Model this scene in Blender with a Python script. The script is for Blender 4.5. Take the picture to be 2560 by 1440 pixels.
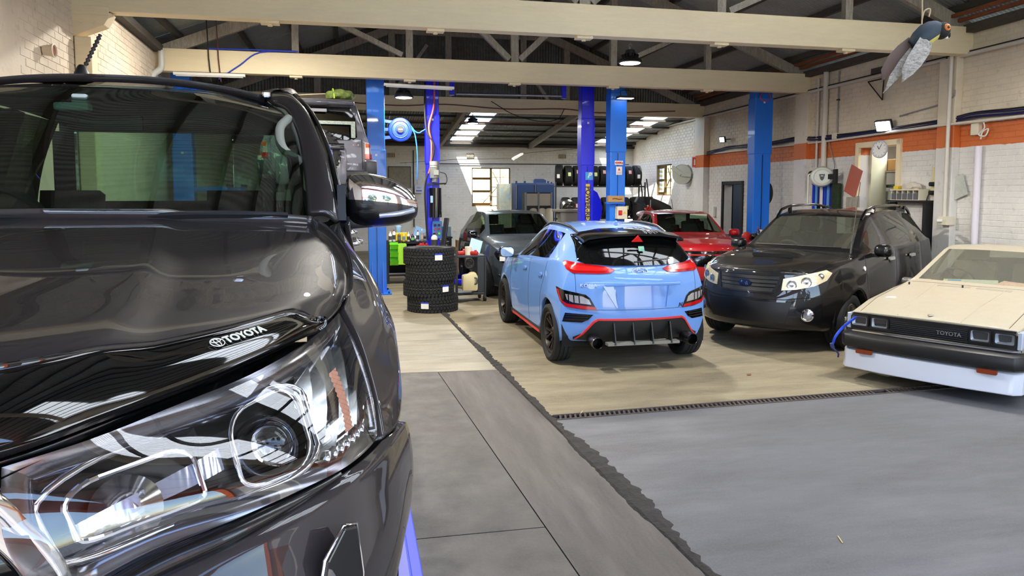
import bpy, bmesh, math, random
from mathutils import Vector, Matrix
from mathutils.bvhtree import BVHTree
R = math.radians
rnd = random.Random(7)
SC = bpy.context.scene
COL = SC.collection
for o in list(bpy.data.objects): bpy.data.objects.remove(o)
# ---------------------------------------------------------------- camera
CAMH = 1.96
F_PX, PITCH, YAW, HORIZ = 1800.0, R(4.5), math.atan(399/1800.0), 482.0
cd = bpy.data.cameras.new('camera'); cam = bpy.data.objects.new('camera', cd); COL.objects.link(cam)
cd.sensor_width = 36.0; cd.lens = F_PX/2560*36; cd.clip_start = .02; cd.clip_end = 300
cd.shift_y = (HORIZ + F_PX*math.tan(PITCH) - 720)/2560
cam.location = (0, 0, CAMH); cam.rotation_euler = (math.pi/2 - PITCH, 0, -YAW)
SC.camera = cam
# ---------------------------------------------------------------- view
SC.view_settings.view_transform = 'Standard'; SC.view_settings.look = 'None'
SC.view_settings.gamma = 1.0; SC.view_settings.use_curve_mapping = False
SC.view_settings.exposure = 0.42
SC.cycles.max_bounces = 9; SC.cycles.diffuse_bounces = 4; SC.cycles.glossy_bounces = 4; SC.cycles.transparent_max_bounces = 12
SC.cycles.caustics_reflective = False; SC.cycles.caustics_refractive = False
# ---------------------------------------------------------------- sky and sun
W = bpy.data.worlds.new('World'); SC.world = W; W.use_nodes = True
wn = W.node_tree.nodes; wl = W.node_tree.links
SUN_DIR = Vector((.30, .52, -.80)).normalized()
sk = wn.new('ShaderNodeTexSky'); sk.sky_type = 'NISHITA'; sk.sun_disc = False
sk.sun_elevation = math.asin(-SUN_DIR.z); sk.sun_rotation = math.atan2(-SUN_DIR.x, -SUN_DIR.y)
bgn = wn['Background']; bgn.inputs['Strength'].default_value = 1.0
wl.new(sk.outputs['Color'], bgn.inputs['Color'])
sd = bpy.data.lights.new('sun', 'SUN'); sd.energy = 18.0; sd.angle = R(.5); sd.color = (1, .95, .86)
so = bpy.data.objects.new('sun', sd); COL.objects.link(so); so.rotation_euler = SUN_DIR.to_track_quat('-Z', 'Y').to_euler()
# ---------------------------------------------------------------- materials
def lin(c):
 c = c/255.0
 return c/12.92 if c <= .04045 else ((c+.055)/1.055)**2.4
def rgb(r, g, b): return (lin(r), lin(g), lin(b), 1)
MATS = {}
def mat(name, col=(128,128,128), rough=.5, metal=0.0, var=0.0, scale=8.0, bump=0.0, bscale=None, coat=0.0, emit=None, estr=1.0,
  spec=None, col2=None, stretch=None, flake=0, trans=0.0, ior=1.45, croughn=.03):
 if name in MATS: return MATS[name]
 m = bpy.data.materials.new(name); m.use_nodes = True; nt = m.node_tree; N = nt.nodes; L = nt.links
 b = N['Principled BSDF']; c = rgb(*col)
 b.inputs['Base Color'].default_value = c; b.inputs['Roughness'].default_value = rough; b.inputs['Metallic'].default_value = metal
 if coat: b.inputs['Coat Weight'].default_value = coat; b.inputs['Coat Roughness'].default_value = croughn
 if spec is not None: b.inputs['Specular IOR Level'].default_value = spec
 if trans: b.inputs['Transmission Weight'].default_value = trans; b.inputs['IOR'].default_value = ior
 if emit: b.inputs['Emission Color'].default_value = rgb(*emit); b.inputs['Emission Strength'].default_value = estr
 if var or bump or col2:
  g = N.new('ShaderNodeNewGeometry'); mp = N.new('ShaderNodeMapping'); L.new(g.outputs['Position'], mp.inputs['Vector'])
  mp.inputs['Scale'].default_value = stretch or (1,1,1)
  t = N.new('ShaderNodeTexNoise'); t.inputs['Scale'].default_value = scale; t.inputs['Detail'].default_value = 6; t.inputs['Roughness'].default_value = 1.0
  L.new(mp.outputs['Vector'], t.inputs['Vector'])
  if var or col2:
   mx = N.new('ShaderNodeMix'); mx.data_type = 'RGBA'
   rp = N.new('ShaderNodeMapRange'); rp.inputs[1].default_value = .35; rp.inputs[2].default_value = .68
   L.new(t.outputs['Fac'], rp.inputs[0]); L.new(rp.outputs[0], mx.inputs[0])
   mx.inputs[6].default_value = c
   mx.inputs[7].default_value = rgb(*col2) if col2 else tuple(min(1, v*(1-var)) for v in c[:3])+(1,)
   L.new(mx.outputs[2], b.inputs['Base Color'])
  if bump:
   t2 = N.new('ShaderNodeTexNoise'); t2.inputs['Scale'].default_value = bscale or scale*4; t2.inputs['Detail'].default_value = 5
   L.new(mp.outputs['Vector'], t2.inputs['Vector'])
   bp = N.new('ShaderNodeBump'); bp.inputs['Strength'].default_value = bump; bp.inputs['Distance'].default_value = .01
   L.new(t2.outputs['Fac'], bp.inputs['Height']); L.new(bp.outputs['Normal'], b.inputs['Normal'])
 MATS[name] = m
 return m
def glass(name, tint=(200,220,215), refl=1.0, rough=.0, dust=0.0, f0=.085):
 """thin glass: clear tinted pane with a Fresnel reflection"""
 if name in MATS: return MATS[name]
 m = bpy.data.materials.new(name); m.use_nodes = True; N = m.node_tree.nodes; L = m.node_tree.links
 N.remove(N['Principled BSDF']); out = N['Material Output']
 tr = N.new('ShaderNodeBsdfTransparent'); tr.inputs['Color'].default_value = rgb(*tint)
 gl = N.new('ShaderNodeBsdfGlossy'); gl.inputs['Roughness'].default_value = rough; gl.inputs['Color'].default_value = (refl,refl,refl,1)
 lw = N.new('ShaderNodeLayerWeight'); pw = N.new('ShaderNodeMath'); pw.operation = 'POWER'; pw.inputs[1].default_value = 5.0; L.new(lw.outputs['Facing'], pw.inputs[0])
 fr = N.new('ShaderNodeMath'); fr.operation = 'MULTIPLY_ADD'; fr.inputs[1].default_value = .90; fr.inputs[2].default_value = f0; L.new(pw.outputs[0], fr.inputs[0])
 mx = N.new('ShaderNodeMixShader'); L.new(fr.outputs[0], mx.inputs[0]); L.new(tr.outputs[0], mx.inputs[1]); L.new(gl.outputs[0], mx.inputs[2])
 res = mx.outputs[0]
 if dust:
  df = N.new('ShaderNodeBsdfDiffuse'); df.inputs[0].default_value = rgb(206,204,186); m2 = N.new('ShaderNodeMixShader'); m2.inputs[0].default_value = dust
  L.new(res, m2.inputs[1]); L.new(df.outputs[0], m2.inputs[2]); res = m2.outputs[0]
 L.new(res, out.inputs['Surface']); MATS[name] = m
 return m
def emis(name, col, st):
 if name in MATS: return MATS[name]
 m = bpy.data.materials.new(name); m.use_nodes = True; N = m.node_tree.nodes; L = m.node_tree.links
 N.remove(N['Principled BSDF']); e = N.new('ShaderNodeEmission'); e.inputs[0].default_value = rgb(*col); e.inputs[1].default_value = st
 L.new(e.outputs[0], N['Material Output'].inputs['Surface']); MATS[name] = m
 return m
# ---------------------------------------------------------------- object helpers
def tag(o, label=None, cat=None, group=None, kind=None):
 if label: o['label'] = label
 if cat: o['category'] = cat
 if group: o['group'] = group
 if kind: o['kind'] = kind
 return o
def empty(name, loc=(0,0,0), rz=0.0, label=None, cat=None, group=None, kind=None):
 o = bpy.data.objects.new(name, None); COL.objects.link(o); o.empty_display_size = .1
 o.location = loc; o.rotation_euler = (0,0,rz)
 return tag(o, label, cat, group, kind)
def link(name, me, parent=None, label=None, cat=None, group=None, kind=None):
 o = bpy.data.objects.new(name, me); COL.objects.link(o)
 if parent is not None: o.parent = parent
 return tag(o, label, cat, group, kind)
def obj(name, bm, m, parent=None, label=None, cat=None, group=None, kind=None, smooth=None, bevel=0, loc=None, rot=None):
 bmesh.ops.recalc_face_normals(bm, faces=bm.faces)
 if bevel:
  try: bmesh.ops.bevel(bm, geom=[e for e in bm.edges if len(e.link_faces)==2 and e.calc_face_angle(0) > .6], offset=bevel, segments=2, affect='EDGES', profile=.5, clamp_overlap=True)
  except Exception: pass
 if smooth is not None:
  for f in bm.faces: f.smooth = True
  for e in bm.edges:
   if len(e.link_faces)==2 and e.calc_face_angle(0) > smooth: e.smooth = False
 me = bpy.data.meshes.new(name); bm.to_mesh(me); bm.free()
 ms = m if isinstance(m, (list,tuple)) else [m]
 for x in ms: me.materials.append(x)
 o = link(name, me, parent, label, cat, group, kind)
 if loc is not None: o.location = loc
 if rot is not None: o.rotation_euler = rot
 return o
def NB(): return bmesh.new()
def box(bm, c, s, rot=None, mi=0):
 M = Matrix.Translation(Vector(c)) @ (rot.to_4x4() if rot is not None else Matrix.Identity(4)) @ Matrix.Diagonal((s[0], s[1], s[2], 1))
 g = bmesh.ops.create_cube(bm, size=1, matrix=M)
 if mi:
  for v in g['verts']:
   for f in v.link_faces: f.material_index = mi
 return g['verts']
def bx(bm, a, b, mi=0):
 return box(bm, [(a[i]+b[i])/2 for i in range(3)], [abs(b[i]-a[i]) for i in range(3)], None, mi)
def beam(bm, a, b, w, h, up=(0,0,1), mi=0):
 """rectangular bar from a to b, width w across, height h along up"""
 a = Vector(a); b = Vector(b); d = b-a; L = d.length; z = d.normalized(); u = Vector(up)
 if abs(z.dot(u)) > .98: u = Vector((0,1,0)) if abs(z.y) < .9 else Vector((1,0,0))
 x = u.cross(z).normalized(); y = z.cross(x)
 rot = Matrix((x, y, z)).transposed()
 return box(bm, (a+b)/2, (w, h, L), rot, mi)
def cyl(bm, a, b, r, n=16, r2=None, caps=True, mi=0):
 a = Vector(a); b = Vector(b); d = b-a
 M = Matrix.Translation((a+b)/2) @ d.to_track_quat('Z','Y').to_matrix().to_4x4()
 g = bmesh.ops.create_cone(bm, cap_ends=caps, segments=n, radius1=r, radius2=r if r2 is None else r2, depth=d.length, matrix=M)
 if mi:
  for v in g['verts']:
   for f in v.link_faces: f.material_index = mi
 return g['verts']
def smoothpath(pts, n=6):
 pts = [Vector(p) for p in pts]
 if len(pts) < 3: return pts
 out = []
 P = [pts[0]*2-pts[1]] + pts + [pts[-1]*2-pts[-2]]
 for i in range(1, len(P)-2):
  for k in range(n):
   t = k/n; a,b,c,d = P[i-1],P[i],P[i+1],P[i+2]
   out.append(.5*((2*b)+(c-a)*t+(2*a-5*b+4*c-d)*t*t+(3*b-a-3*c+d)*t**3))
 out.append(pts[-1])
 return out
def tube(bm, pts, r, n=8, closed=False, mi=0, rr=None):
 pts = [Vector(p) for p in pts]; rings = []
 N_ = len(pts); prev = None
 for i, p in enumerate(pts):
  if closed: t = pts[(i+1)%N_]-pts[i-1]
  else: t = pts[min(i+1,N_-1)]-pts[max(i-1,0)]
  t.normalize()
  if prev is None:
   u = Vector((0,0,1)) if abs(t.z) < .9 else Vector((1,0,0))
   x = u.cross(t).normalized()
  else:
   x = prev - t*prev.dot(t)
   x = x.normalized() if x.length > 1e-6 else Vector((1,0,0)).cross(t).normalized()
  prev = x; y = t.cross(x); R_ = rr[i] if rr else r
  rings.append([bm.verts.new(p + (x*math.cos(2*math.pi*k/n)+y*math.sin(2*math.pi*k/n))*R_) for k in range(n)])
 fs = []
 for i in range(N_ if closed else N_-1):
  A = rings[i]; B = rings[(i+1)%N_]
  for k in range(n): fs.append(bm.faces.new((A[k], A[(k+1)%n], B[(k+1)%n], B[k])))
 if not closed:
  fs.append(bm.faces.new(rings[0][::-1])); fs.append(bm.faces.new(rings[-1]))
 for f in fs: f.material_index = mi
 return rings
def lathe(bm, prof, c=(0,0,0), axis='Z', n=32, mi=0, close=False):
 """revolve (radius, height) profile"""
 rings = []
 for (r, h) in prof:
  ring = []
  for k in range(n):
   a = 2*math.pi*k/n; x, y = r*math.cos(a), r*math.sin(a)
   p = (x,y,h) if axis=='Z' else ((h,x,y) if axis=='X' else (y,h,x))
   ring.append(bm.verts.new(Vector(p)+Vector(c)))
  rings.append(ring)
 pr = list(zip(rings, rings[1:])) + ([(rings[-1], rings[0])] if close else [])
 for A, B in pr:
  for k in range(n):
   f = bm.faces.new((A[k], A[(k+1)%n], B[(k+1)%n], B[k])); f.material_index = mi
 if not close:
  for ring in (rings[0][::-1], rings[-1]):
   if (ring[0].co-ring[n//2].co).length > 1e-4: bm.faces.new(ring).material_index = mi
 return rings
def prism(bm, poly, d, M=None, mi=0):
 """2D polygon (x,y) extruded along z by d, placed by matrix M"""
 M = M or Matrix.Identity(4)
 A = [bm.verts.new(M @ Vector((p[0],p[1],0))) for p in poly]; B = [bm.verts.new(M @ Vector((p[0],p[1],d))) for p in poly]
 n = len(poly); fs = [bm.faces.new(A[::-1]), bm.faces.new(B)]
 for k in range(n): fs.append(bm.faces.new((A[k],A[(k+1)%n],B[(k+1)%n],B[k])))
 for f in fs: f.material_index = mi
 return fs
def rrect(w, h, r, n=4, cx=0, cy=0):
 out = []
 for (sx,sy,a0) in ((1,1,0),(-1,1,90),(-1,-1,180),(1,-1,270)):
  for k in range(n+1):
   a = R(a0+90*k/n); out.append((cx+sx*(w/2-r)+r*math.cos(a), cy+sy*(h/2-r)+r*math.sin(a)))
 return out
def axes(o, x, y, z):
 """matrix with given column axes and origin"""
 x,y,z = Vector(x).normalized(),Vector(y).normalized(),Vector(z).normalized()
 M = Matrix((x,y,z)).transposed().to_4x4(); M.translation = Vector(o); return M
def text_bm(s, size=.1, depth=.004, align='CENTER', space=1.0, bold=0.0, shear=0.0, sx=1.0):
 cu = bpy.data.curves.new('lettering','FONT'); cu.body = s; cu.size = size; cu.extrude = depth/2; cu.align_x = align; cu.align_y = 'CENTER'
 cu.space_character = space; cu.offset = bold; cu.shear = shear; cu.resolution_u = 3
 o = bpy.data.objects.new('lettering', cu); COL.objects.link(o)
 dg = bpy.context.evaluated_depsgraph_get(); me = bpy.data.meshes.new_from_object(o.evaluated_get(dg))
 bm = NB(); bm.from_mesh(me); bpy.data.objects.remove(o); bpy.data.meshes.remove(me)
 if sx != 1: bmesh.ops.scale(bm, vec=(sx,1,1), verts=bm.verts)
 return bm
def text(s, M, size, m, parent, name='lettering', depth=.004, **k):
 bm = text_bm(s, size, depth, **k); bm.transform(M)
 return obj(name, bm, m, parent)
def copy_tree(o, parent=None):
 c = o.copy(); COL.objects.link(c)
 if parent is not None: c.parent = parent
 for ch in o.children: copy_tree(ch, c)
 return c
def sheet_mesh(name, w, L, m, pitch=.076, amp=.009, thick=True):
 bm = NB(); n = int(round(w/pitch))*8; a = []; b = []
 for k in range(n+1):
  x = w*k/n; z = amp*math.sin(2*math.pi*x/pitch)
  a.append(bm.verts.new((x,0,z))); b.append(bm.verts.new((x,L,z)))
 for k in range(n): bm.faces.new((a[k],a[k+1],b[k+1],b[k])).smooth = True
 me = bpy.data.meshes.new(name); bm.to_mesh(me); bm.free(); me.materials.append(m); return me
# ================================================================ STRUCTURE
YF, YB = -2.0, 24.73
def xl(y): return -3.13 - .0385*(y-9.5)
def xr(y): return 8.856 + .0454*y
BEAMZ, BEAMT, WTOP = 4.066, 4.476, 4.466
RIDGE_X, RIDGE_Z = 3.10, 6.99
TRUSS_Y = [.9, 5.2, 9.5, 13.77, 18.9]
M_cream = mat('cream_paint', (240,223,186), .55, var=.12, scale=1.2, bump=.15, bscale=14, stretch=(.4,3,3))
M_rawwood = mat('weathered_timber', (178,172,160), .8, col2=(118,110,100), scale=3, bump=.4, bscale=18, stretch=(6,6,1))
M_roofwood = mat('dark_timber', (86,80,72), .85, col2=(60,54,48), scale=4, bump=.3, stretch=(4,.6,4))
M_iron = mat('roof_iron', (150,156,152), .5, .12, var=.3, scale=1.5)
M_gable = mat('gable_iron', (104,112,110), .5, .4, col2=(84,72,62), scale=1.2)
def wallpaint(name, band, up, lo, x_end=None):
 m = bpy.data.materials.new(name); m.use_nodes = True; N = m.node_tree.nodes; L = m.node_tree.links; b = N['Principled BSDF']
 b.inputs['Roughness'].default_value = .55
 g = N.new('ShaderNodeNewGeometry'); sx = N.new('ShaderNodeSeparateXYZ'); L.new(g.outputs['Position'], sx.inputs[0])
 t = N.new('ShaderNodeTexNoise'); t.inputs['Scale'].default_value = .9; t.inputs['Detail'].default_value = 8; t.inputs['Roughness'].default_value = .65; L.new(g.outputs['Position'], t.inputs['Vector'])
 t2 = N.new('ShaderNodeTexNoise'); t2.inputs['Scale'].default_value = 9; t2.inputs['Detail'].default_value = 6; L.new(g.outputs['Position'], t2.inputs['Vector'])
 def mix(fac, a, c):
  x = N.new('ShaderNodeMix'); x.data_type = 'RGBA'
  for s, v in ((0,fac),(6,a),(7,c)):
   if hasattr(v,'links') or hasattr(v,'is_linked'): L.new(v, x.inputs[s])
   else: x.inputs[s].default_value = v
  return x.outputs[2]
 def math_(op, a, c=None):
  x = N.new('ShaderNodeMath'); x.operation = op
  for i, v in ((0,a),(1,c)):
   if v is None: continue
   if hasattr(v,'is_linked'): L.new(v, x.inputs[i])
   else: x.inputs[i].default_value = v
  return x.outputs[0]
 wob = math_('MULTIPLY', math_('SUBTRACT', t2.outputs['Fac'], .5), .035)
 zz = math_('ADD', sx.outputs['Z'], wob)
 col = rgb(*up)
 if band:
  isup = math_('GREATER_THAN', zz, band[1]); isband = math_('GREATER_THAN', zz, band[0])
  if x_end: isband = math_('MULTIPLY', isband, math_('LESS_THAN', sx.outputs['Y'], x_end));
  col = mix(isband, rgb(*lo), rgb(*band[2])); col = mix(isup, col, rgb(*up))
 def rng(src, a, b_, c, d):
  x = N.new('ShaderNodeMapRange'); x.inputs[1].default_value=a; x.inputs[2].default_value=b_; x.inputs[3].default_value=c; x.inputs[4].default_value=d
  L.new(src, x.inputs[0]); return x.outputs[0]
 hsv = N.new('ShaderNodeHueSaturation')
 L.new(rng(t.outputs['Fac'], .3, .7, .80, 1.06), hsv.inputs['Value'])
 if hasattr(col,'is_linked'): L.new(col, hsv.inputs['Color'])
 else: hsv.inputs['Color'].default_value = col
 scuff = rng(t2.outputs['Fac'], .62, .74, 0, .28)
 L.new(mix(scuff, hsv.outputs[0], rgb(120,108,95)), b.inputs['Base Color'])
 bp = N.new('ShaderNodeBump'); bp.inputs['Strength'].default_value = .25; bp.inputs['Distance'].default_value = .008
 t3 = N.new('ShaderNodeTexNoise'); t3.inputs['Scale'].default_value = 30; L.new(g.outputs['Position'], t3.inputs['Vector']); L.new(t3.outputs['Fac'], bp.inputs['Height']); L.new(bp.outputs[0], b.inputs['Normal'])
 MATS[name] = m
 return m
M_wr = wallpaint('painted_brick_right', (2.667, 3.01, (212,112,52)), (230,218,194), (226,223,218), 19.0)  # tan tone above the band puts the warm lighting into the paint colour
M_wl = wallpaint('painted_brick_left', None, (222,206,184), None)
M_wb = wallpaint('painted_brick_back', (-1, 3.03, (222,222,220)), (222,216,200), (222,222,220))
def brick_wall(name, P0, T, L, H, holes, m, nrm, vis, label, single=300, course=.086, blen=.24):
 """wall with a recessed joint face, each brick a proud piece; vis = (s0,s1,z0,z1) span in view, nearest first along vis order"""
 P0 = Vector(P0); T = Vector(T).normalized(); nrm = Vector(nrm).normalized()
 wo = bpy.data.objects.new(name, None); COL.objects.link(wo); tag(wo, label, None, None, 'structure')
 bm = NB(); ss = sorted({0, L} | {h[0] for h in holes} | {h[1] for h in holes}); zs = sorted({0, H} | {h[2] for h in holes} | {h[3] for h in holes})
 Mx = Matrix((T, -nrm, Vector((0,0,1)))).transposed().to_4x4(); Mx.translation = P0
 for a, b_ in zip(ss, ss[1:]):
  for c, d in zip(zs, zs[1:]):
   ms, mz = (a+b_)/2, (c+d)/2
   if any(h[0] < ms < h[1] and h[2] < mz < h[3] for h in holes): continue
   bx(bm, (a, 0, c), (b_, .22, d))
 bm.transform(Mx); obj('wall_core', bm, m, wo)
 r2 = random.Random(hash(name) % 1000 if False else len(name)*13)
 cells = []
 nz = int(H/course)
 for j in range(nz):
  s = -(.5*blen if j % 2 else 0)
  while s < L:
   a, b_ = max(0, s), min(L, s+blen); s += blen
   if b_-a < .05: continue
   c, d = j*course, (j+1)*course
   if any(not (b_ <= h[0]+.001 or a >= h[1]-.001 or d <= h[2]+.001 or c >= h[3]-.001) for h in holes):
    ok = False
    for h in holes:
     if d > h[2]+.001 and c < h[3]-.001 and b_ > h[0] and a < h[1]:
      if a < h[0]-.05: b_ = h[0]; ok = True
      elif b_ > h[1]+.05: a = h[1]; ok = True
      else: ok = False
      break
    if not ok: continue
   if b_ < vis[0] or a > vis[1] or d < vis[2] or c > vis[3]: continue
   cells.append((a, b_, c, d))
 cells.sort(key=lambda q: q[0] if vis[4] > 0 else -q[0])
 def bbox(bm, a, b_, c, d, pr):
  j = .005; x0,x1,z0,z1 = a+j, b_-j, c+j, d-j; e = .003
  v = [bm.verts.new(p) for p in ((x0,.0,z0),(x1,.0,z0),(x1,.0,z1),(x0,.0,z1),(x0+e,-pr,z0+e),(x1-e,-pr,z0+e),(x1-e,-pr,z1-e),(x0+e,-pr,z1-e))]
  for f in ((4,5,6,7),(0,1,5,4),(1,2,6,5),(2,3,7,6),(3,0,4,7)): bm.faces.new([v[i] for i in f])
 shared = {}
 for q in cells[:single]:
  a,b_,c,d = q; k = (round(b_-a,3), r2.randrange(5))
  if k not in shared:
   bm = NB(); bbox(bm, 0, b_-a, 0, course, (.005,.006,.007,.0055,.0085)[k[1]]); bmesh.ops.recalc_face_normals(bm, faces=bm.faces)
   me = bpy.data.meshes.new('brick'); bm.to_mesh(me); bm.free(); me.materials.append(m); shared[k] = me
  o = link('brick', shared[k], wo); M2 = Mx.copy(); M2.translation = Mx @ Vector((a,0,c)); o.matrix_world = M2
 bm = NB()
 for q in cells[single:]: bbox(bm, *q, .0045+.004*r2.random())
 if cells[single:]:
  bm.transform(Mx); obj('brickwork', bm, m, wo, kind='stuff')
 return wo
# right wall -------------------------------------------------------------
tR = Vector((.0454, 1, 0)).normalized(); nR = Vector((-1, .0454, 0)).normalized()
kR = math.sqrt(1+.0454**2)
def sR(y): return (y-YF)*kR
DOOR_Y = (10.93, 11.95); DK_Y = (16.52, 17.5); WIN_Y = (21.1, 22.4)
brick_wall('wall_right', (xr(YF), YF, 0), tR, sR(YB)+.1, WTOP, [(sR(DOOR_Y[0]), sR(DOOR_Y[1]), 0, 2.824), (sR(DK_Y[0]), sR(DK_Y[1]), 0, 2.18), (sR(WIN_Y[0]), sR(WIN_Y[1]), 1.874, 2.868)],
  M_wr, nR, (sR(8.0), sR(YB), .6, WTOP, 1), 'painted brick wall with an orange band on the right')
def onR(y, z, off=0.0):
 return Vector((xr(y), y, z)) + nR*off
tL = Vector((-.0385, 1, 0)).normalized(); nL = Vector((1, .0385, 0)).normalized()
brick_wall('wall_left', (xl(YF), YF, 0), tL, YB-YF, WTOP, [], M_wl, nL, (8.0+2, 26.7, 2.9, WTOP, 1), 'cream painted brick wall on the left')
BW = xr(YB)-xl(YB)
WIN2 = (4.06-xl(YB), 5.42-xl(YB), 1.496, 2.824)
brick_wall('wall_back', (xl(YB), YB, 0), (1,0,0), BW, 3.62, [WIN2], M_wb, (0,-1,0), (2.2, BW, .5, 3.62, 1), 'painted brick back wall', single=0)
for i, (y, w, dp) in enumerate(((9.74, .36, .12), (13.82, .45, .11), (18.74, .6, .17), (7.94,.22,.05))):
 bm = NB(); a = onR(y-w/2, 0); b = onR(y+w/2, 0)
 beam(bm, (a+b)/2 + nR*(dp/2), (a+b)/2 + nR*(dp/2)+Vector((0,0,BEAMZ)), w, dp, up=nR)
 obj('trim_%d'%(i+1), bm, M_wr, None, 'painted brick pier on the right wall', kind='structure', bevel=.006)
# floor ------------------------------------------------------------------
def concrete(name, c1, c2, c3, sc, st=(1,1,1), rough=.62, bump=.25):
 m = bpy.data.materials.new(name); m.use_nodes = True; N = m.node_tree.nodes; L = m.node_tree.links; b = N['Principled BSDF']
 g = N.new('ShaderNodeNewGeometry'); mp = N.new('ShaderNodeMapping'); mp.inputs['Scale'].default_value = st; L.new(g.outputs['Position'], mp.inputs[0])
 def noise(s, d=8, r=.65, v=mp.outputs[0]):
  t = N.new('ShaderNodeTexNoise'); t.inputs['Scale'].default_value = s; t.inputs['Detail'].default_value = d; t.inputs['Roughness'].default_value = r; L.new(v, t.inputs[0]); return t.outputs['Fac']
 def rng(src, a, b_, c=0, d=1):
  x = N.new('ShaderNodeMapRange'); x.inputs[1].default_value=a; x.inputs[2].default_value=b_; x.inputs[3].default_value=c; x.inputs[4].default_value=d; L.new(src, x.inputs[0]); return x.outputs[0]
 def mix(f, a, c):
  x = N.new('ShaderNodeMix'); x.data_type='RGBA'
  for s, v in ((0,f),(6,a),(7,c)):
   if hasattr(v,'is_linked'): L.new(v, x.inputs[s])
   else: x.inputs[s].default_value = v
  return x.outputs[2]
 c = mix(rng(noise(sc),.35,.65), rgb(*c1), rgb(*c2))
 c = mix(rng(noise(sc*.35, 10, .7),.52,.72,0,.75), c, rgb(*c3))
 c = mix(rng(noise(70, 3, .6, g.outputs['Position']),.42,.75,0,.25), c, rgb(*[min(255, v*1.25) for v in c1]))
 c = mix(rng(noise(sc*6, 6, .75, g.outputs['Position']),.62,.75,0,.45), c, rgb(*[v*.6 for v in c3]))
 L.new(c, b.inputs['Base Color']); L.new(rng(noise(sc*2),.3,.7,rough-.12,rough+.12), b.inputs['Roughness'])
 bp = N.new('ShaderNodeBump'); bp.inputs['Strength'].default_value = bump; bp.inputs['Distance'].default_value = .004; L.new(noise(45,6,.7,g.outputs['Position']), bp.inputs['Height']); L.new(bp.outputs[0], b.inputs['Normal'])
 MATS[name] = m; return m
M_cgrey = concrete('grey_slab', (97,98,102), (82,82,83), (66,63,60), 1.0, (.5,1.6,1))
M_cbrown = concrete('brown_slab', (86,80,75), (73,68,64), (61,57,54), 1.4, (2.6,.35,1))
M_cbrown2 = concrete('brown_slab_left', (84,80,75), (69,66,62), (88,78,75), 1.4)
M_ctan = concrete('tan_slab', (142,132,107), (108,98,79), (72,64,51), 1.5, (.6,2,1))
M_ctan2 = concrete('tan_slab_left', (146,140,123), (126,119,103), (88,82,72), 1.4, (.5,2.2,1))
M_grime = mat('rubble', (58,54,50), .95, col2=(34,32,30), scale=25, bump=1.0, bscale=60)
floor = tag(bpy.data.objects.new('floor', None), 'concrete workshop floor of several slabs', None, None, 'structure'); COL.objects.link(floor)
def cx(y):   # main crack
 return 1.76 - .118*(y-3.25)/2.75 if y < 6 else 1.642 - .04*(y-6)
def slab(name, pts, m, z=0.0):
 bm = NB(); prism(bm, pts, .12, Matrix.Translation((0,0,z-.12))); return obj(name, bm, m, floor)
CR = .028
r3 = random.Random(5)
def jag(a, b, n, amp, off):
 return [(a[0]+(b[0]-a[0])*k/n+off+(r3.random()-.5)*amp, a[1]+(b[1]-a[1])*k/n) for k in range(n+1)]
drY0, drY1 = 5.92, 6.02    # drain channel line (at the crack) ; runs slightly away
def dr(x): return 5.93 + (x-1.65)*.028
edge = jag((1.88,-6),(1.655,dr(1.65)-.07), 70, .03, CR)
slab('slab', edge + [(2.0, dr(2)-.07), (12, dr(12)-.07), (12,-6)], M_cgrey)
edge = jag((1.642, dr(1.65)+.07),(1.2, 17), 70, .03, CR)
slab('slab', [(x,y) for x,y in edge] + [(1.2+CR,25),(12,25),(12,dr(12)+.07)], M_ctan)
jx = lambda y: 1.106 - (y-3.4)*.05
slab('slab', [(jx(-6)+.004,-6),(1.88-CR,-6)] + [(cx(y)-CR, y) for y in (-2,0,2,3.25,4,5,6,7,7.71)] + [(jx(7.75)+.004,7.75)], M_cbrown)
slab('slab', [(-4,-6),(jx(-6)-.004,-6),(jx(3.95)-.004,3.95),(-4,4.05)], M_cbrown2)
slab('slab', [(-4,4.06),(jx(3.96)-.004,3.96),(jx(7.78)-.004,7.78),(-4,8.15)], M_cbrown2)
slab('slab', [(-4,8.16),(1.575-CR,7.72),(1.50-CR,9.48),(-4,9.6)], M_ctan2)
slab('slab', [(-4,9.61),(1.50-CR,9.49),(1.44-CR,11.3),(-4,11.5)], M_ctan2)
slab('slab', [(-4,11.51),(1.44-CR,11.31),(1.2-CR,17),(1.2-CR,25),(-4,25)], M_ctan)
bm = NB(); prev = None
for k in range(240):
 y = -1.5 + k*.055; wdt = CR*(1.0+1.3*max(0, math.sin(y*1.7)+.3*math.sin(y*5.1)))*(1.25 if y < 7.6 else .9); c = (cx(y) if y > 3.25 else 1.76+.0245*(3.25-y))
 row = [bm.verts.new((c-wdt*.9+(r3.random()-.5)*.018, y, -.012)), bm.verts.new((c-wdt*.4, y, .004+.012*r3.random())), bm.verts.new((c+wdt*.5+(r3.random()-.5)*.02, y, .006+.014*r3.random())), bm.verts.new((c+wdt*1.9+(r3.random()-.5)*.05, y, -.006))]
 if prev:
  for i in range(3): bm.faces.new((prev[i],prev[i+1],row[i+1],row[i]))
 prev = row
obj('crack_filler', bm, M_grime, floor, kind='stuff')
bm = NB(); bx(bm, (-4,-6,-.2),(12,25,-.05)); obj('subfloor', bm, M_grime, floor)
M_grate = mat('drain_iron', (96,88,84), .6, .4, col2=(66,56,50), scale=20, bump=.3)
dch = tag(bpy.data.objects.new('drain_channel', None), 'narrow slotted iron floor drain across the concrete', 'drain'); COL.objects.link(dch)
bm = NB()
for k in range(2):
 off = (-.062,.058)[k]; beam(bm, (1.70,dr(1.7)+off,-.008),(9,dr(9)+off,-.008), .018,.03)
obj('frame', bm, M_grate, dch)
me = None
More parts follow.
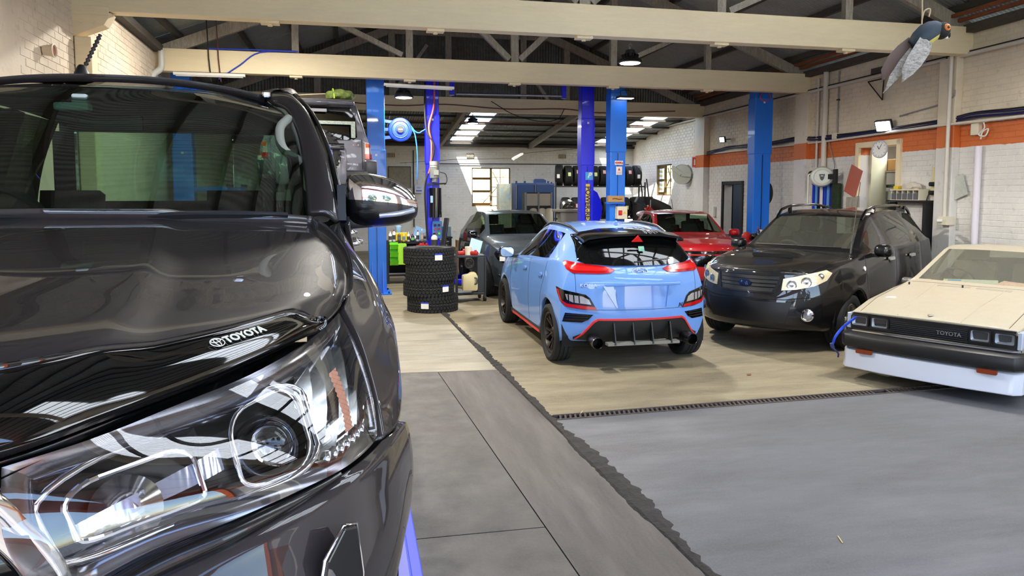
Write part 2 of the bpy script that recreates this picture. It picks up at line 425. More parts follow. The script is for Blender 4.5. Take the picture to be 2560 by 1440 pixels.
for k in range(150):
 x = 1.75 + k*.046
 if 150 > k > 62 and k % 17 in (3,4,5): continue
 if me is None:
  bm = NB(); beam(bm, (-.012,-.052,-.008),(.012,.052,-.008), .018, .022); o = obj('bar', bm, M_grate, dch); me = o.data
 else: o = link('bar', me, dch)
 o.location = (x, dr(x), 0)
bm = NB(); bx(bm, (-30,-60,-.2),(40,-6,-.02)); obj('driveway', bm, M_cgrey, None, 'grey concrete driveway outside the entrance', kind='structure')
# roof -------------------------------------------------------------------
def roof_z(x):
 if x < RIDGE_X: return WTOP + (RIDGE_Z-WTOP)*(x+3.3)/(RIDGE_X+3.3)
 return WTOP + (RIDGE_Z-WTOP)*(9.5-x)/(9.5-RIDGE_X)
ceil = tag(bpy.data.objects.new('ceiling', None), 'gable roof of corrugated iron sheets on timber purlins', None, None, 'structure'); COL.objects.link(ceil)
LL = math.hypot(RIDGE_X+3.9, RIDGE_Z-roof_z(-3.9)); LR = math.hypot(10.2-RIDGE_X, RIDGE_Z-roof_z(10.2))
M_fibre = None
def translucent(name, col, clear=.25):
 m = bpy.data.materials.new(name); m.use_nodes = True; N = m.node_tree.nodes; L = m.node_tree.links; N.remove(N['Principled BSDF'])
 a = N.new('ShaderNodeBsdfTranslucent'); a.inputs[0].default_value = rgb(*col); t = N.new('ShaderNodeBsdfTransparent'); t.inputs[0].default_value = rgb(*col)
 mx = N.new('ShaderNodeMixShader'); mx.inputs[0].default_value = clear; L.new(a.outputs[0], mx.inputs[1]); L.new(t.outputs[0], mx.inputs[2]); L.new(mx.outputs[0], N['Material Output'].inputs['Surface'])
 MATS[name] = m; return m
M_fibre = translucent('fibreglass_sheet', (250,250,245), .0)
mesh_cache = {}
def roof_sheet(side, y, w, fibre):
 L_ = LL if side < 0 else LR
 k = (side, round(w,3), fibre)
 if k not in mesh_cache: mesh_cache[k] = sheet_mesh('roof_sheet', w, L_, M_fibre if fibre else M_iron)
 o = link('skylight_sheet' if fibre else 'roof_sheet', mesh_cache[k], ceil)
 xe = -3.9 if side < 0 else 10.2
 d = Vector((RIDGE_X-xe, 0, RIDGE_Z-roof_z(xe))).normalized()
 M = Matrix((Vector((0,1,0)), d, Vector((0,1,0)).cross(d))).transposed().to_4x4(); M.translation = Vector((xe, y, roof_z(xe)+.20 + .004*(int(y*10) % 2)))
 o.matrix_world = M
y = YF-.4; i = 0
while y < 18.95:
 for side in (-1, 1):
  roof_sheet(side, y, .76, side > 0 and i in (4,5,9,10))
 y += .74; i += 1
bm_cache = None
for side in (-1, 1):
 for k in range(7):
  xe = (-2.95 + k*(RIDGE_X+2.75)/6.6) if side < 0 else (9.1 - k*(9.0-RIDGE_X)/6.6)
  bm = NB(); beam(bm, (xe, YF-.3, roof_z(xe)+.135), (xe, 18.9, roof_z(xe)+.135), .075, .10)
  obj('purlin', bm, M_roofwood, ceil)
bm = NB(); beam(bm, (RIDGE_X, YF-.3, RIDGE_Z+.05), (RIDGE_X, 18.9, RIDGE_Z+.05), .05, .2); obj('ridge_board', bm, M_roofwood, ceil)
bm = NB(); prism(bm, [(-.35,-.14),(0,.0),(.35,-.14),(.35,-.12),(0,.03),(-.35,-.12)], 22, axes((RIDGE_X,YF-.5,RIDGE_Z+.24),(1,0,0),(0,0,1),(0,1,0))); obj('ridge_cap', bm, M_iron, ceil)
names = ['nearest the entrance', 'above the white coupe', 'the large front one in view', 'the second one in view', 'the rear one under the iron gable']
for ti, ty in enumerate(TRUSS_Y):
 a, b = xl(ty)-.05, xr(ty)+.05
 t = tag(bpy.data.objects.new('roof_truss', None), 'cream painted timber tie beam truss, '+names[ti], None, 'roof trusses', 'structure'); COL.objects.link(t)
 bm = NB(); z1 = BEAMT + (.05 if ti == 2 else 0)
 hgt = .39 if ti != 4 else .37
 bx(bm, (a, ty-.1, BEAMZ), (b, ty+.1, BEAMZ+hgt+(.02 if ti==2 else 0))); obj('tie_beam', bm, M_cream, t, bevel=.008)
 z1 = BEAMZ+hgt
 for s, xe in ((-1, a), (1, b)):
  bm = NB(); x0 = -3.2 if s < 0 else 9.4
  beam(bm, (x0, ty, z1-.05+0*roof_z(x0)), (RIDGE_X, ty, RIDGE_Z-.05), .09, .2, up=(0,1,0) if False else (0,0,1)); obj('rafter', bm, M_rawwood, t)
 if ti == 4: continue
 for px_ in (-4.05, -2.01, 0, 2.01, 4.05):
  x = RIDGE_X+px_; bm = NB(); top = roof_z(x)-.03 if px_ else RIDGE_Z
  w = .15 if px_ == 0 else (.13 if abs(px_) < 2.5 else .12)
  bx(bm, (x-w/2, ty-.05, z1-.01), (x+w/2, ty+.05, top)); obj('post', bm, M_rawwood, t)
 for s in (-1, 1):
  bm = NB(); beam(bm, (RIDGE_X+s*.10, ty, z1+.06), (RIDGE_X+s*1.86, ty, roof_z(RIDGE_X+s*1.86)-.08), .10, .11); obj('strut', bm, M_rawwood, t)
  bm = NB(); beam(bm, (RIDGE_X+s*2.14, ty, z1+.06), (RIDGE_X+s*3.95, ty, roof_z(RIDGE_X+s*3.95)-.1), .09, .09); obj('strut', bm, M_rawwood, t)
 bm = NB()
 for px_ in (-4.05, -2.01, 0, 2.01, 4.05):
  x = RIDGE_X+px_; bx(bm, (x-.11, ty-.07, BEAMZ-.035), (x+.11, ty+.07, BEAMZ+.001));
  cyl(bm, (x,ty,BEAMZ-.06),(x,ty,BEAMZ-.03),.03,8)
 obj('bolt_plate', bm, M_cream, t, kind='stuff')
for ti in (2,):
 ty = TRUSS_Y[ti]; x = xl(ty)
 bm = NB(); bx(bm, (x+.02, ty-.11, 0), (x+.20, ty+.09, 3.77)); c = obj('trim_5', bm, M_cream, None, 'cream timber column against the left wall under the front truss', kind='structure', bevel=.01)
 bm = NB(); prism(bm, [(0,0),(.34,.14),(.42,.28),(0,.28)], .2, axes((x+.0, ty+.1, 3.77),(1,0,0),(0,0,1),(0,-1,0))); bx(bm,(x-.02,ty-.115,4.02),(x+.4,ty-.1,4.12)); obj('corbel', bm, M_cream, c, bevel=.006)
 bm = NB()
 for dx in (.1,.24): cyl(bm,(x+dx,ty-.115,3.94),(x+dx,ty-.1,3.94),.018,8); cyl(bm,(x+dx,ty-.13,4.08),(x+dx,ty-.11,4.08),.018,8)
 obj('bolt', bm, M_cream, c)
for s in (-1, 1):
 bm = NB(); f = xl if s < 0 else xr
 beam(bm, (f(YF)-s*.03, YF, WTOP-.02), (f(18.9)-s*.03, 18.9, WTOP-.02), .22, .12); obj('wall_plate', bm, M_roofwood, ceil)
M_redwood = mat('red_brown_timber', (150,84,52), .7, col2=(96,58,40), scale=6, stretch=(3,.5,3))
for dx, dz in ((-.22,.10),(-.34,.16)):
 bm = NB(); beam(bm, (xr(YF)+dx, YF, WTOP+dz), (xr(18.8)+dx, 18.8, WTOP+dz), .06, .05); obj('batten', bm, M_redwood, ceil)
gm = {}
x = xl(18.9); g = tag(bpy.data.objects.new('trim_6', None), 'gable wall of vertical corrugated iron above the rear beam', None, None, 'structure'); COL.objects.link(g)
i = 0
while x < 9.6:
 h = max(.3, roof_z(x+.38)+.50-4.4)
 me = sheet_mesh('gable_sheet', .76, h, M_gable); o = link('gable_sheet', me, g)
 M = Matrix((Vector((1,0,0)), Vector((0,0,1)), Vector((0,-1,0)))).transposed().to_4x4(); M.translation = Vector((x, 19.02+.004*(i%2), 4.3)); o.matrix_world = M
 x += .74; i += 1
for z in (5.19, 6.05):
 bm = NB(); w = (RIDGE_Z-z)/(RIDGE_Z-WTOP)*6.3; beam(bm, (RIDGE_X-w, 18.94, z), (RIDGE_X+w, 18.94, z), .08, .1); obj('girt', bm, M_rawwood, g)
for dx in (-3.9,-2.05,-.6,1.4,2.6,3.9):
 x = RIDGE_X+dx; bm = NB(); bx(bm, (x-.08,18.88,4.4),(x+.08,18.96,roof_z(x))); obj('stud', bm, M_rawwood, g)
for s,x0 in ((-1,1.0),(1,5.2)):
 bm = NB(); beam(bm, (x0,18.9,4.4),(x0+s*-.95,18.9,5.75),.1,.08); obj('brace', bm, M_rawwood, g)
# lean-to roof behind ------------------------------------------------------
LT0, LT1 = (18.85, 4.23), (25.05, 3.62)
def lz(y): return LT0[1] + (LT1[1]-LT0[1])*(y-LT0[0])/(LT1[0]-LT0[0])
lean = tag(bpy.data.objects.new('ceiling_lean_to', None), 'low lean-to roof of corrugated iron with clear sheets at the back', None, None, 'structure'); COL.objects.link(lean)
slope = Vector((0, LT1[0]-LT0[0], LT1[1]-LT0[1])); LS = slope.length; slope.normalize()
M_open = translucent('clear_roof_sheet', (252,252,250), .72)
x = xl(23.8)-.44; i = 0
m1 = sheet_mesh('roof_sheet', .76, LS, M_iron, amp=.014); m2 = sheet_mesh('skylight_sheet', .76, LS, M_open, amp=.014)
SKY_X = (3.28, 8.46)
while x < 10.2:
 sky = any(abs(x-s) < .37 for s in SKY_X)
 o = link('skylight_sheet' if sky else 'roof_sheet', m2 if sky else m1, lean)
 M = Matrix((Vector((1,0,0)), slope, Vector((1,0,0)).cross(slope))).transposed().to_4x4(); M.translation = Vector((x, LT0[0], LT0[1]+.09+.004*(i%2))); o.matrix_world = M
 x += .74; i += 1
for k in range(6):
 y = 19.35 + k*1.02
 bm = NB(); beam(bm, (xl(y), y, lz(y)+.03), (xr(y), y, lz(y)+.03), .08, .06); obj('purlin', bm, M_roofwood, lean)
for x in (-1.3, 2.94, 6.1):
 bm = NB(); beam(bm, (x, 18.9, lz(18.9)-.08), (x, 24.7, lz(24.7)-.08), .11, .17); obj('rafter', bm, M_rawwood, lean)
bm = NB(); bx(bm, (xl(24.7),24.55,3.54),(xr(24.7),24.7,3.62)); obj('wall_plate', bm, M_roofwood, lean)
bm = NB(); bx(bm, (xl(24.7),24.80,3.5),(xr(24.7),24.86,3.745)); obj('light_gap_board', bm, M_roofwood, lean)  # added board, stops daylight leaking in over the back wall
M_or = mat('orange_paint', (232,104,40), .5, var=.1, scale=2)
fr = tag(bpy.data.objects.new('door_1', None), 'wide open entrance with an orange painted frame', None, None, 'structure'); COL.objects.link(fr)
bm = NB(); bx(bm, (xl(YF)-.2,YF-.25,3.9),(xr(YF)+.2,YF,4.6)); obj('lintel', bm, M_or, fr)
for x in (xl(YF)-.1, xr(YF)+.1): bm = NB(); bx(bm, (x-.25,YF-.25,0),(x+.25,YF,3.9)); obj('jamb', bm, M_or, fr)
# ================================================================ CAR LIBRARY
def tab(t, x):
 if x <= t[0][0]: return t[0][1]
 for (a,va),(b,vb) in zip(t, t[1:]):
  if x <= b: return va + (vb-va)*((x-a)/(b-a) if b > a else 0)
 return t[-1][1]
M_black = mat('black_plastic', (18,18,20), .45)
M_blackg = mat('black_gloss', (6,6,8), .12, coat=.6)
M_rubber = mat('tyre_rubber', (26,27,29), .78, var=.25, scale=12, bump=.15, bscale=60)
M_chrome = mat('chrome', (225,225,230), .08, 1.0)
M_alloy = mat('alloy', (168,165,158), .3, .9)
M_under = mat('underbody', (10,10,11), .9)
M_red = mat('red_lens', (170,10,16), .12, coat=.5)
M_redb = mat('bright_red_lens', (225,30,30), .15, coat=.5)
M_amber = mat('amber_lens', (190,80,20), .2, coat=.5)
M_refl = mat('lamp_reflector', (215,215,215), .12, .95)
M_seat = mat('seat_fabric', (46,46,48), .85)
M_trimgrey = mat('interior_trim', (36,37,38), .6)
M_plate = mat('plate_white', (235,235,228), .4)
M_disc = mat('brake_disc', (120,118,116), .35, .9)
M_gl_dark = mat('privacy_glass', (8,9,10), .03, spec=.6, coat=.3)
M_gl = glass('window_glass', (150,168,158))
M_gl_grey = glass('tinted_glass', (70,78,74))
M_lens = glass('clear_lens', (245,248,250))
JN = 14
class Car:
 def __init__(s, name, spec, paint, label, cat='car'):
  s.sp = spec; s.paint = paint; s.root = empty(name, label=label, cat=cat); s.build()
 def sec(s, x):
  """half section at station x; y positive"""
  p = s.sp; zt = tab(p['top'], x); ey, ez = tab(p['edge_y'], x), tab(p['edge_z'], x)
  by, bz = tab(p['belt_y'], x), tab(p['belt_z'], x); wy, wz = tab(p['wide_y'], x), tab(p['wide_z'], x)
  sz = tab(p['sill_z'], x); arch = 0
  for (ax, r, az) in p['arches']:
   d = abs(x-ax)
   if d < r:
    za = az + math.sqrt(max(0, r*r-d*d))
    if za > sz: sz = za; arch = 1
  sy = tab(p['sill_y'], x)
  if arch: sy = wy-.004+p.get('flare',.0)
  wz = max(wz, sz+.05)
  l = lambda a,b,t: a+(b-a)*t
  bl = p.get('tuck', .5)
  P = [(sy-.08, sz+.004), (sy, sz), (l(sy,wy,.75)+p.get('flare',0)*arch*.6, l(sz,wz,.45)), (wy, wz), (l(wy,by,bl), l(wz,bz,.6)), (by, bz)]
  gy = by-.018; gb = tab(p['gb'], x) if 'gb' in p else .012
  cab = max(0, min(1, (ez-bz-.03)/.15))
  P += [(l(by-.01,gy,cab), l(bz+.004, bz+gb, cab)), (l(gy,ey,.5)+.015*cab, l(bz+gb, ez-.02*cab,.5)), (ey+.012*cab, ez-.025*cab), (ey, ez+.0), (ey-.05, l(ez,zt,.22)+.004)]
  cr = p.get('crown', .0)
  P += [(ey*.68, l(ez,zt,.60)), (ey*.34, l(ez,zt,.90)), (0, zt)]
  bow = tab(p['bow'], x)
  ym = max(.3, by)
  out = []
  for k,(y,z) in enumerate(P):
   q = (min(1, y/ym))
   out.append(Vector((x + bow*(q**2.2), y, z)))
  if 'mod' in p: p['mod'](x, out)
  return out
 def build(s):
  p = s.sp; xs = p['xs']; K = len(xs); bm = NB(); mi = p['mats']
  S = [s.sec(x) for x in xs]
  V = {}
  for i in range(K):
   for j in range(JN):
    v = S[i][j]
    V[i,j,1] = bm.verts.new((v.x, v.y, v.z))
    V[i,j,-1] = V[i,j,1] if j == JN-1 else bm.verts.new((v.x, -v.y, v.z))
  cl = bm.edges.layers.float.new('crease_edge')
  def face(vs, m, sd):
   vs = [v for k,v in enumerate(vs) if v not in vs[:k]]
   if len(vs) < 3: return
   f = bm.faces.new(vs if sd > 0 else vs[::-1]); f.material_index = m; return f
  for i in range(K-1):
   for j in range(JN-1):
    m = mi(i, j)
    for sd in (1,-1): face((V[i,j,sd],V[i,j+1,sd],V[i+1,j+1,sd],V[i+1,j,sd]), m, sd)
  for end, i0, prof in (('f',0,p['front']),('r',K-1,p['rear'])):
   sg = -1 if end == 'f' else 1
   rows = [5,4,3,2,1,0]; x0 = S[i0][13].x; z5 = S[i0][5].z; Yw = S[i0][5].y; bow = tab(p['bow'], xs[i0])
   G = {}
   for r, j in enumerate(rows):
    for c in range(5, JN):
     if r == 0:
      for sd in (1,-1): G[r,c,sd] = V[i0,c,sd]
      continue
     base = S[i0][j]; ctop = S[i0][c]
     if c == 5:
      for sd in (1,-1): G[r,c,sd] = V[i0,j,sd]
      continue
     t = (ctop.y/max(.01,S[i0][5].y)); y = base.y*t
     z = base.z + (ctop.z - z5)*max(0, 1-r/2.2)
     if j == 0: z = base.z
     dxp = tab(prof, z)
     if j == 0: dxp = dxp - .10
     edgef = 1-(t**3)      # profile fades out at the corner
     xx = x0 + bow*(t**2.2) + sg*dxp*edgef + (base.x-(S[i0][5].x))*(t**3)
     for sd in (1,-1):
      G[r,c,sd] = G[r,c,1] if (c == JN-1 and sd < 0) else bm.verts.new((xx, sd*y, z))
   for r in range(5):
    for c in range(5, JN-1):
     for sd in (1,-1): face((G[r,c,sd],G[r,c+1,sd],G[r+1,c+1,sd],G[r+1,c,sd]), p.get('fmat',lambda e,r,c:0)(end,r,c), sd if end=='f' else -sd)
   for r in range(5):
    for c in range(5, JN):
     for sd in (1,-1):
      w = p.get('fcrease', lambda e,r,c: (.55 if r == 0 else 0))(end, r, c)
      if w and c < JN-1:
       e = bm.edges.get((G[r,c,sd],G[r,c+1,sd]))
       if e: e[cl] = w
  for (j, a, b, w) in p['crease_j']:
   for i in range(a, min(b, K-1)):
    for sd in (1,-1):
     e = bm.edges.get((V[i,j,sd],V[i+1,j,sd]))
     if e: e[cl] = w
  for (i, a, b, w) in p['crease_i']:
   for j in range(a, b):
    for sd in (1,-1):
     e = bm.edges.get((V[i,j,sd],V[i,j+1,sd]))
     if e: e[cl] = w
  bmesh.ops.recalc_face_normals(bm, faces=bm.faces)
  me = bpy.data.meshes.new('cage'); bm.to_mesh(me); bm.free()
  o = bpy.data.objects.new('cage', me); COL.objects.link(o)
  md = o.modifiers.new('s','SUBSURF'); md.levels = p.get('lv',2); md.render_levels = md.levels; md.boundary_smooth = 'PRESERVE_CORNERS'
  dg = bpy.context.evaluated_depsgraph_get(); me2 = bpy.data.meshes.new_from_object(o.evaluated_get(dg))
  bpy.data.objects.remove(o)
  s.bm = NB(); s.bm.from_mesh(me2); bpy.data.meshes.remove(me2)
  s.bm.normal_update()
  s.bvh = BVHTree.FromBMesh(s.bm)
 def cut(s, pred, dst):
  for f in s.bm.faces:
   if pred(f.calc_center_median()): f.material_index = dst
 def split(s, names, mats):
  """write the body out, one object per material; panes one by one"""
  s.parts = {}
  for k, nm in names.items():
   src = [f for f in s.bm.faces if f.material_index == k]
   if not src: continue
   todo = set(src); comps = []
   if k == 0: comps = [src]
   else:
    while todo:
     st = [todo.pop()]; comp = []
     while st:
      f = st.pop(); comp.append(f)
      for e in f.edges:
       for g in e.link_faces:
        if g in todo: todo.discard(g); st.append(g)
     comps.append(comp)
   for comp in comps:
    nb = NB(); mp = {}
    for f in comp:
     vs = []
     for v in f.verts:
      if v not in mp: mp[v] = nb.verts.new(v.co)
      vs.append(mp[v])
     nb.faces.new(vs).smooth = True
    me = bpy.data.meshes.new(nm);
    nb.normal_update(); nb.to_mesh(me); nb.free(); me.materials.append(mats[k])
    o = link(nm, me, s.root); s.parts.setdefault(nm, []).append(o)
    if k == 0:
     pass
 def hit(s, o, d):
  h = s.bvh.ray_cast(Vector(o), Vector(d).normalized())
  return h[0]
 def patch(s, name, poly, M, m, off=.004, sink=.02, res=.05, parent=None, smooth=True, label=None, curve=None, bm_out=False, back=None, flat=None):
  """outline in the plane of M, dropped onto the body along -z of M, raised by off"""
  bm = NB(); vs = [bm.verts.new((q[0],q[1],0)) for q in poly]; bm.faces.new(vs)
  xs = [q[0] for q in poly]; ys = [q[1] for q in poly]
  for ax, lo, hi in ((0,min(xs),max(xs)),(1,min(ys),max(ys))):
   n = max(1, int((hi-lo)/res))
   for k in range(1, n):
    no = (1,0,0) if ax == 0 else (0,1,0); co = [0,0,0]; co[ax] = lo+(hi-lo)*k/n
    bmesh.ops.bisect_plane(bm, geom=bm.verts[:]+bm.edges[:]+bm.faces[:], plane_co=co, plane_no=no)
  bmesh.ops.triangulate(bm, faces=[f for f in bm.faces if len(f.verts) > 4])
  D = -(M.to_3x3() @ Vector((0,0,1))).normalized()
  bad = []
  for v in bm.verts:
   o = M @ v.co; h = s.hit(o, D)
   if h is None: bad.append((v,o)); v.co = o
   else: v.co = h - D*off
  good = [v.co for v in bm.verts if v not in [b[0] for b in bad]]
  for v, o in bad:
   h = s.bvh.find_nearest(o + D*.3);
   if good:
    g = min(good, key=lambda c: ((c-o)-(c-o).dot(D)*D).length); v.co = o + D*((g-o).dot(D))
  if sink:
   be = [e for e in bm.edges if len(e.link_faces) == 1]
   r = bmesh.ops.extrude_edge_only(bm, edges=be)
   for v in [q for q in r['geom'] if isinstance(q, bmesh.types.BMVert)]: v.co += D*sink
  bmesh.ops.recalc_face_normals(bm, faces=bm.faces)
  if bm_out: return bm
  return obj(name, bm, m, parent or s.root, label=label, smooth=R(38) if smooth else None)
 def line_on(s, pts, M, off=0.0, n=12):
  """polyline in the plane of M dropped onto the body"""
  D = -(M.to_3x3() @ Vector((0,0,1))).normalized(); out = []
  for a, b in zip(pts, pts[1:]):
   for k in range(n):
    q = M @ Vector((a[0]+(b[0]-a[0])*k/n, a[1]+(b[1]-a[1])*k/n, 0)); h = s.hit(q, D)
    if h is not None: out.append(h - D*off)
  q = M @ Vector((pts[-1][0],pts[-1][1],0)); h = s.hit(q, D)
  if h is not None: out.append(h - D*off)
  return out
 def seam(s, pts, M, r=.003, name='shut_line', m=None, n=10, off=-.0005):
  ps = s.line_on(pts, M, off, n)
  if len(ps) < 2: return
  bm = NB(); tube(bm, ps, r, 6); return obj(name, bm, m or M_black, s.root, smooth=R(60))
def MF(x=-2.0): return axes((x,0,0), (0,1,0),(0,0,1),(-1,0,0)) if False else Matrix(((0,0,-1,x),(1,0,0,0),(0,1,0,0),(0,0,0,1)))
def MB_(x=9.0): return Matrix(((0,0,1,x),(1,0,0,0),(0,1,0,0),(0,0,0,1)))       # from behind: u = +y
def MSL(y=-3.0): return Matrix(((1,0,0,0),(0,0,-1,y),(0,1,0,0),(0,0,0,1)))     # left side (-y): u = x
def MSR(y=3.0): return Matrix(((1,0,0,0),(0,0,1,y),(0,1,0,0),(0,0,0,1)))
def MT(z=4.0): return Matrix(((1,0,0,0),(0,1,0,0),(0,0,1,z),(0,0,0,1)))        # from above
def MDIR(o, d, up=(0,0,1)):
 """plane at o whose outward normal is d; u horizontal, v up"""
 d = Vector(d).normalized(); u = Vector(up).cross(d).normalized(); v = d.cross(u)
 M = Matrix((u,v,d)).transposed().to_4x4(); M.translation = Vector(o); return M
def fy(poly): return [(-a,b) for a,b in poly][::-1]
def tyre_profile(R_, w, rim, sq=.82):
 h = w/2
 return [(rim,-h*.72),(rim+.012,-h*.86),(rim+(R_-rim)*.5,-h*1.0),(R_-.03,-h*.95),(R_-.010,-h*.86),(R_,-h*.62),
   (R_+.001,-h*.2),(R_+.001,h*.2),(R_,h*.62),(R_-.010,h*.86),(R_-.03,h*.95),(rim+(R_-rim)*.5,h*1.0),(rim+.012,h*.86),(rim,h*.72)]
_tyres = {}
def tyre_mesh(R_, w, rim, n=48, grooves=3, blocks=0):
 k = (R_,w,rim,grooves,blocks)
 if k in _tyres: return _tyres[k]
 bm = NB(); h = w/2
 prof = [(rim,-h*.72),(rim+.012,-h*.88),(rim+(R_-rim)*.5,-h*1.0),(R_-.028,-h*.97),(R_-.008,-h*.88)]
 gx = [(-1+2*(q+1)/(grooves+1))*.80*h for q in range(grooves)]
 for g in gx: prof += [(R_,g-.006),(R_-.009,g-.004),(R_-.009,g+.004),(R_,g+.006)]
 prof += [(R_-.008,h*.88),(R_-.028,h*.97),(rim+(R_-rim)*.5,h*1.0),(rim+.012,h*.88),(rim,h*.72)]
 lathe(bm, prof, axis='Y', n=n, close=True)
 if blocks:   # tread blocks
  for q in range(blocks):
   a = 2*math.pi*q/blocks
   for row in range(-2, 3):
    aa = a + (row % 2)*math.pi/blocks; ww = w*.165; y = row*w*.195
    M = Matrix.Rotation(aa, 4, 'Y') @ Matrix.Translation((0, y, R_+.002)) @ Matrix.Rotation(R(18 if row%2 else -22),4,'Z')
    box_verts = bmesh.ops.create_cube(bm, size=1, matrix=M @ Matrix.Diagonal((2*math.pi*R_/blocks*.72, ww, .016, 1)))
   for sd in (-1,1):
    M = Matrix.Rotation(a+.03*sd, 4, 'Y') @ Matrix.Translation((0, sd*h*.955, R_-.022))
    bmesh.ops.create_cube(bm, size=1, matrix=M @ Matrix.Diagonal((2*math.pi*R_/blocks*.55, .02, .045, 1)))
 bmesh.ops.recalc_face_normals(bm, faces=bm.faces)
 for f in bm.faces: f.smooth = True
 for e in bm.edges:
  if len(e.link_faces)==2 and e.calc_face_angle(0) > .6: e.smooth = False
 me = bpy.data.meshes.new('tyre'); bm.to_mesh(me); bm.free(); me.materials.append(M_rubber); _tyres[k] = me
 return me
def rim_bm(r, w, spokes=5, style='twin', dish=.35):
 """outer face towards -y"""
 bm = NB(); h = w/2
 lathe(bm, [(r-.002,-h*.76),(r-.012,-h*.80),(r-.028,-h*.74),(r-.040,-h*.4),(r-.045,h*.7),(r-.03,h*.7),(r-.02,-h*.3)], axis='Y', n=40, close=True)
 yo = -h*.66
 lathe(bm, [(.0,yo+.012),(.03,yo+.010),(.055,yo+.02),(.075,yo+.05),(.075,yo+.09),(0,yo+.09)], axis='Y', n=20)
 for k in range(spokes):
  a = 2*math.pi*k/spokes
  def P(rr, da, y): return Vector((rr*math.sin(a+da), y, rr*math.cos(a+da)))
  if style == 'twin':
   for s_ in (-1,1): beam(bm, P(.05, s_*.25, yo+.045), P(r-.03, s_*.16, yo+.012), .024, .03, up=(0,1,0))
  elif style == 'vee':
   for s_ in (-1,1): beam(bm, P(.06, 0, yo+.045), P(r-.028, s_*.30, yo+.012), .017, .028, up=(0,1,0))
   for s_ in (-1,1): beam(bm, P(r*.62, s_*.02, yo+.03), P(r-.028, s_*.10, yo+.012), .010, .02, up=(0,1,0))
  else:
   beam(bm, P(.04, 0, yo+.05), P(r-.028, 0, yo+.015), .06, .03, up=(0,1,0)); beam(bm, P(r*.55,0,yo+.03), P(r-.028, 0, yo+.012), .085, .026, up=(0,1,0))
 for k in range(5):
  a = 2*math.pi*k/5+.3; cyl(bm, (.035*math.sin(a),yo+.0,.035*math.cos(a)),(.035*math.sin(a),yo+.03,.035*math.cos(a)),.007,6)
 return bm
def wheels(car, pos, R_, w, rim, m, spokes=5, style='twin', steer=0.0, lift=0.0):
 """pos = list of (x, y) ; y sign gives the side"""
 bm = rim_bm(rim+.006, w, spokes, style); rm = obj('wheel', bm, m, car.root, smooth=R(35)); me = rm.data; bpy.data.objects.remove(rm)
 tm = tyre_mesh(R_, w, rim)
 for k,(x,y) in enumerate(pos):
  o = link('wheel', me, car.root); o.location = (x, y, R_+lift); o.rotation_euler = (0, .35*k, (0 if y < 0 else math.pi) + (steer if k < 2 else 0))
  t = link('tyre', tm, o)
  bm = NB(); lathe(bm, [(.06,.02),(rim*.72,.02),(rim*.72,.04),(.06,.04)], axis='Y', n=24, close=True); obj('brake_disc', bm, M_disc, o)
def underbody(car, x0, x1, hw, z0, z1, arches=()):
 bm = NB(); bx(bm, (x0, -hw, z0), (x1, hw, z1))
 obj('underbody', bm, M_under, car.root)
 for (ax, r, az) in arches:
  for sd in (-1, 1):
   bm = NB()
   A = []; B = []
   for k in range(13):
    a = math.pi*k/12*1.16 - math.pi*.08
    p = (ax+(r+.02)*math.cos(a), az+(r+.02)*math.sin(a))
    A.append(bm.verts.new((p[0], sd*(car.sp['ywell']), p[1]))); B.append(bm.verts.new((p[0], sd*(car.sp['ywell']-.36), p[1])))
   for k in range(12): bm.faces.new((A[k],A[k+1],B[k+1],B[k]))
   bm.faces.new(B)
   obj('wheel_well', bm, M_under, car.root)
def steering(car, x, y, z, r=.185, tilt=25, m=None):
 o = empty('steering_wheel'); o.parent = car.root; o.location = (x,y,z); o.rotation_euler = (0, R(90-tilt), 0)
 bm = NB(); tube(bm, [(r*math.cos(2*math.pi*k/28), r*math.sin(2*math.pi*k/28), 0) for k in range(28)], .016, 8, closed=True)
 for a in (0, 140, 220): beam(bm, (.03*math.cos(R(a)),.03*math.sin(R(a)),0),(r*math.cos(R(a)),r*math.sin(R(a)),0), .03,.02)
 cyl(bm, (0,0,-.03),(0,0,.02),.06,16)
 bmesh.ops.transform(bm, matrix=Matrix.Translation((x,y,z)) @ Matrix.Rotation(R(90-tilt),4,'Y'), verts=bm.verts)
 bpy.data.objects.remove(o)
 return obj('steering_wheel', bm, m or M_trimgrey, car.root, smooth=R(40))
def seat(car, x, y, z, m=None, w=.5, h=.62):
 bm = NB(); box(bm, (x,y,z+.08),(.5,w,.16))
 rot = Matrix.Rotation(R(14),3,'Y'); box(bm, (x+.27,y,z+.42),(.12,w*.94,h),rot);
 box(bm, (x+.37,y,z+.42+h*.5+.11),(.09,w*.5,.19),rot)
 for s_ in (-1,1): cyl(bm,(x+.34,y+s_*.06,z+.40+h*.45),(x+.36,y+s_*.06,z+.44+h*.5),.008,6)
 return obj('seat', bm, m or M_seat, car.root, bevel=.04, smooth=R(60))
def dash(car, x0, x1, hw, z, zb):
 bm = NB(); bx(bm, (x0,-hw,zb),(x1,hw,z)); return obj('dashboard', bm, M_trimgrey, car.root, bevel=.04, smooth=R(50))
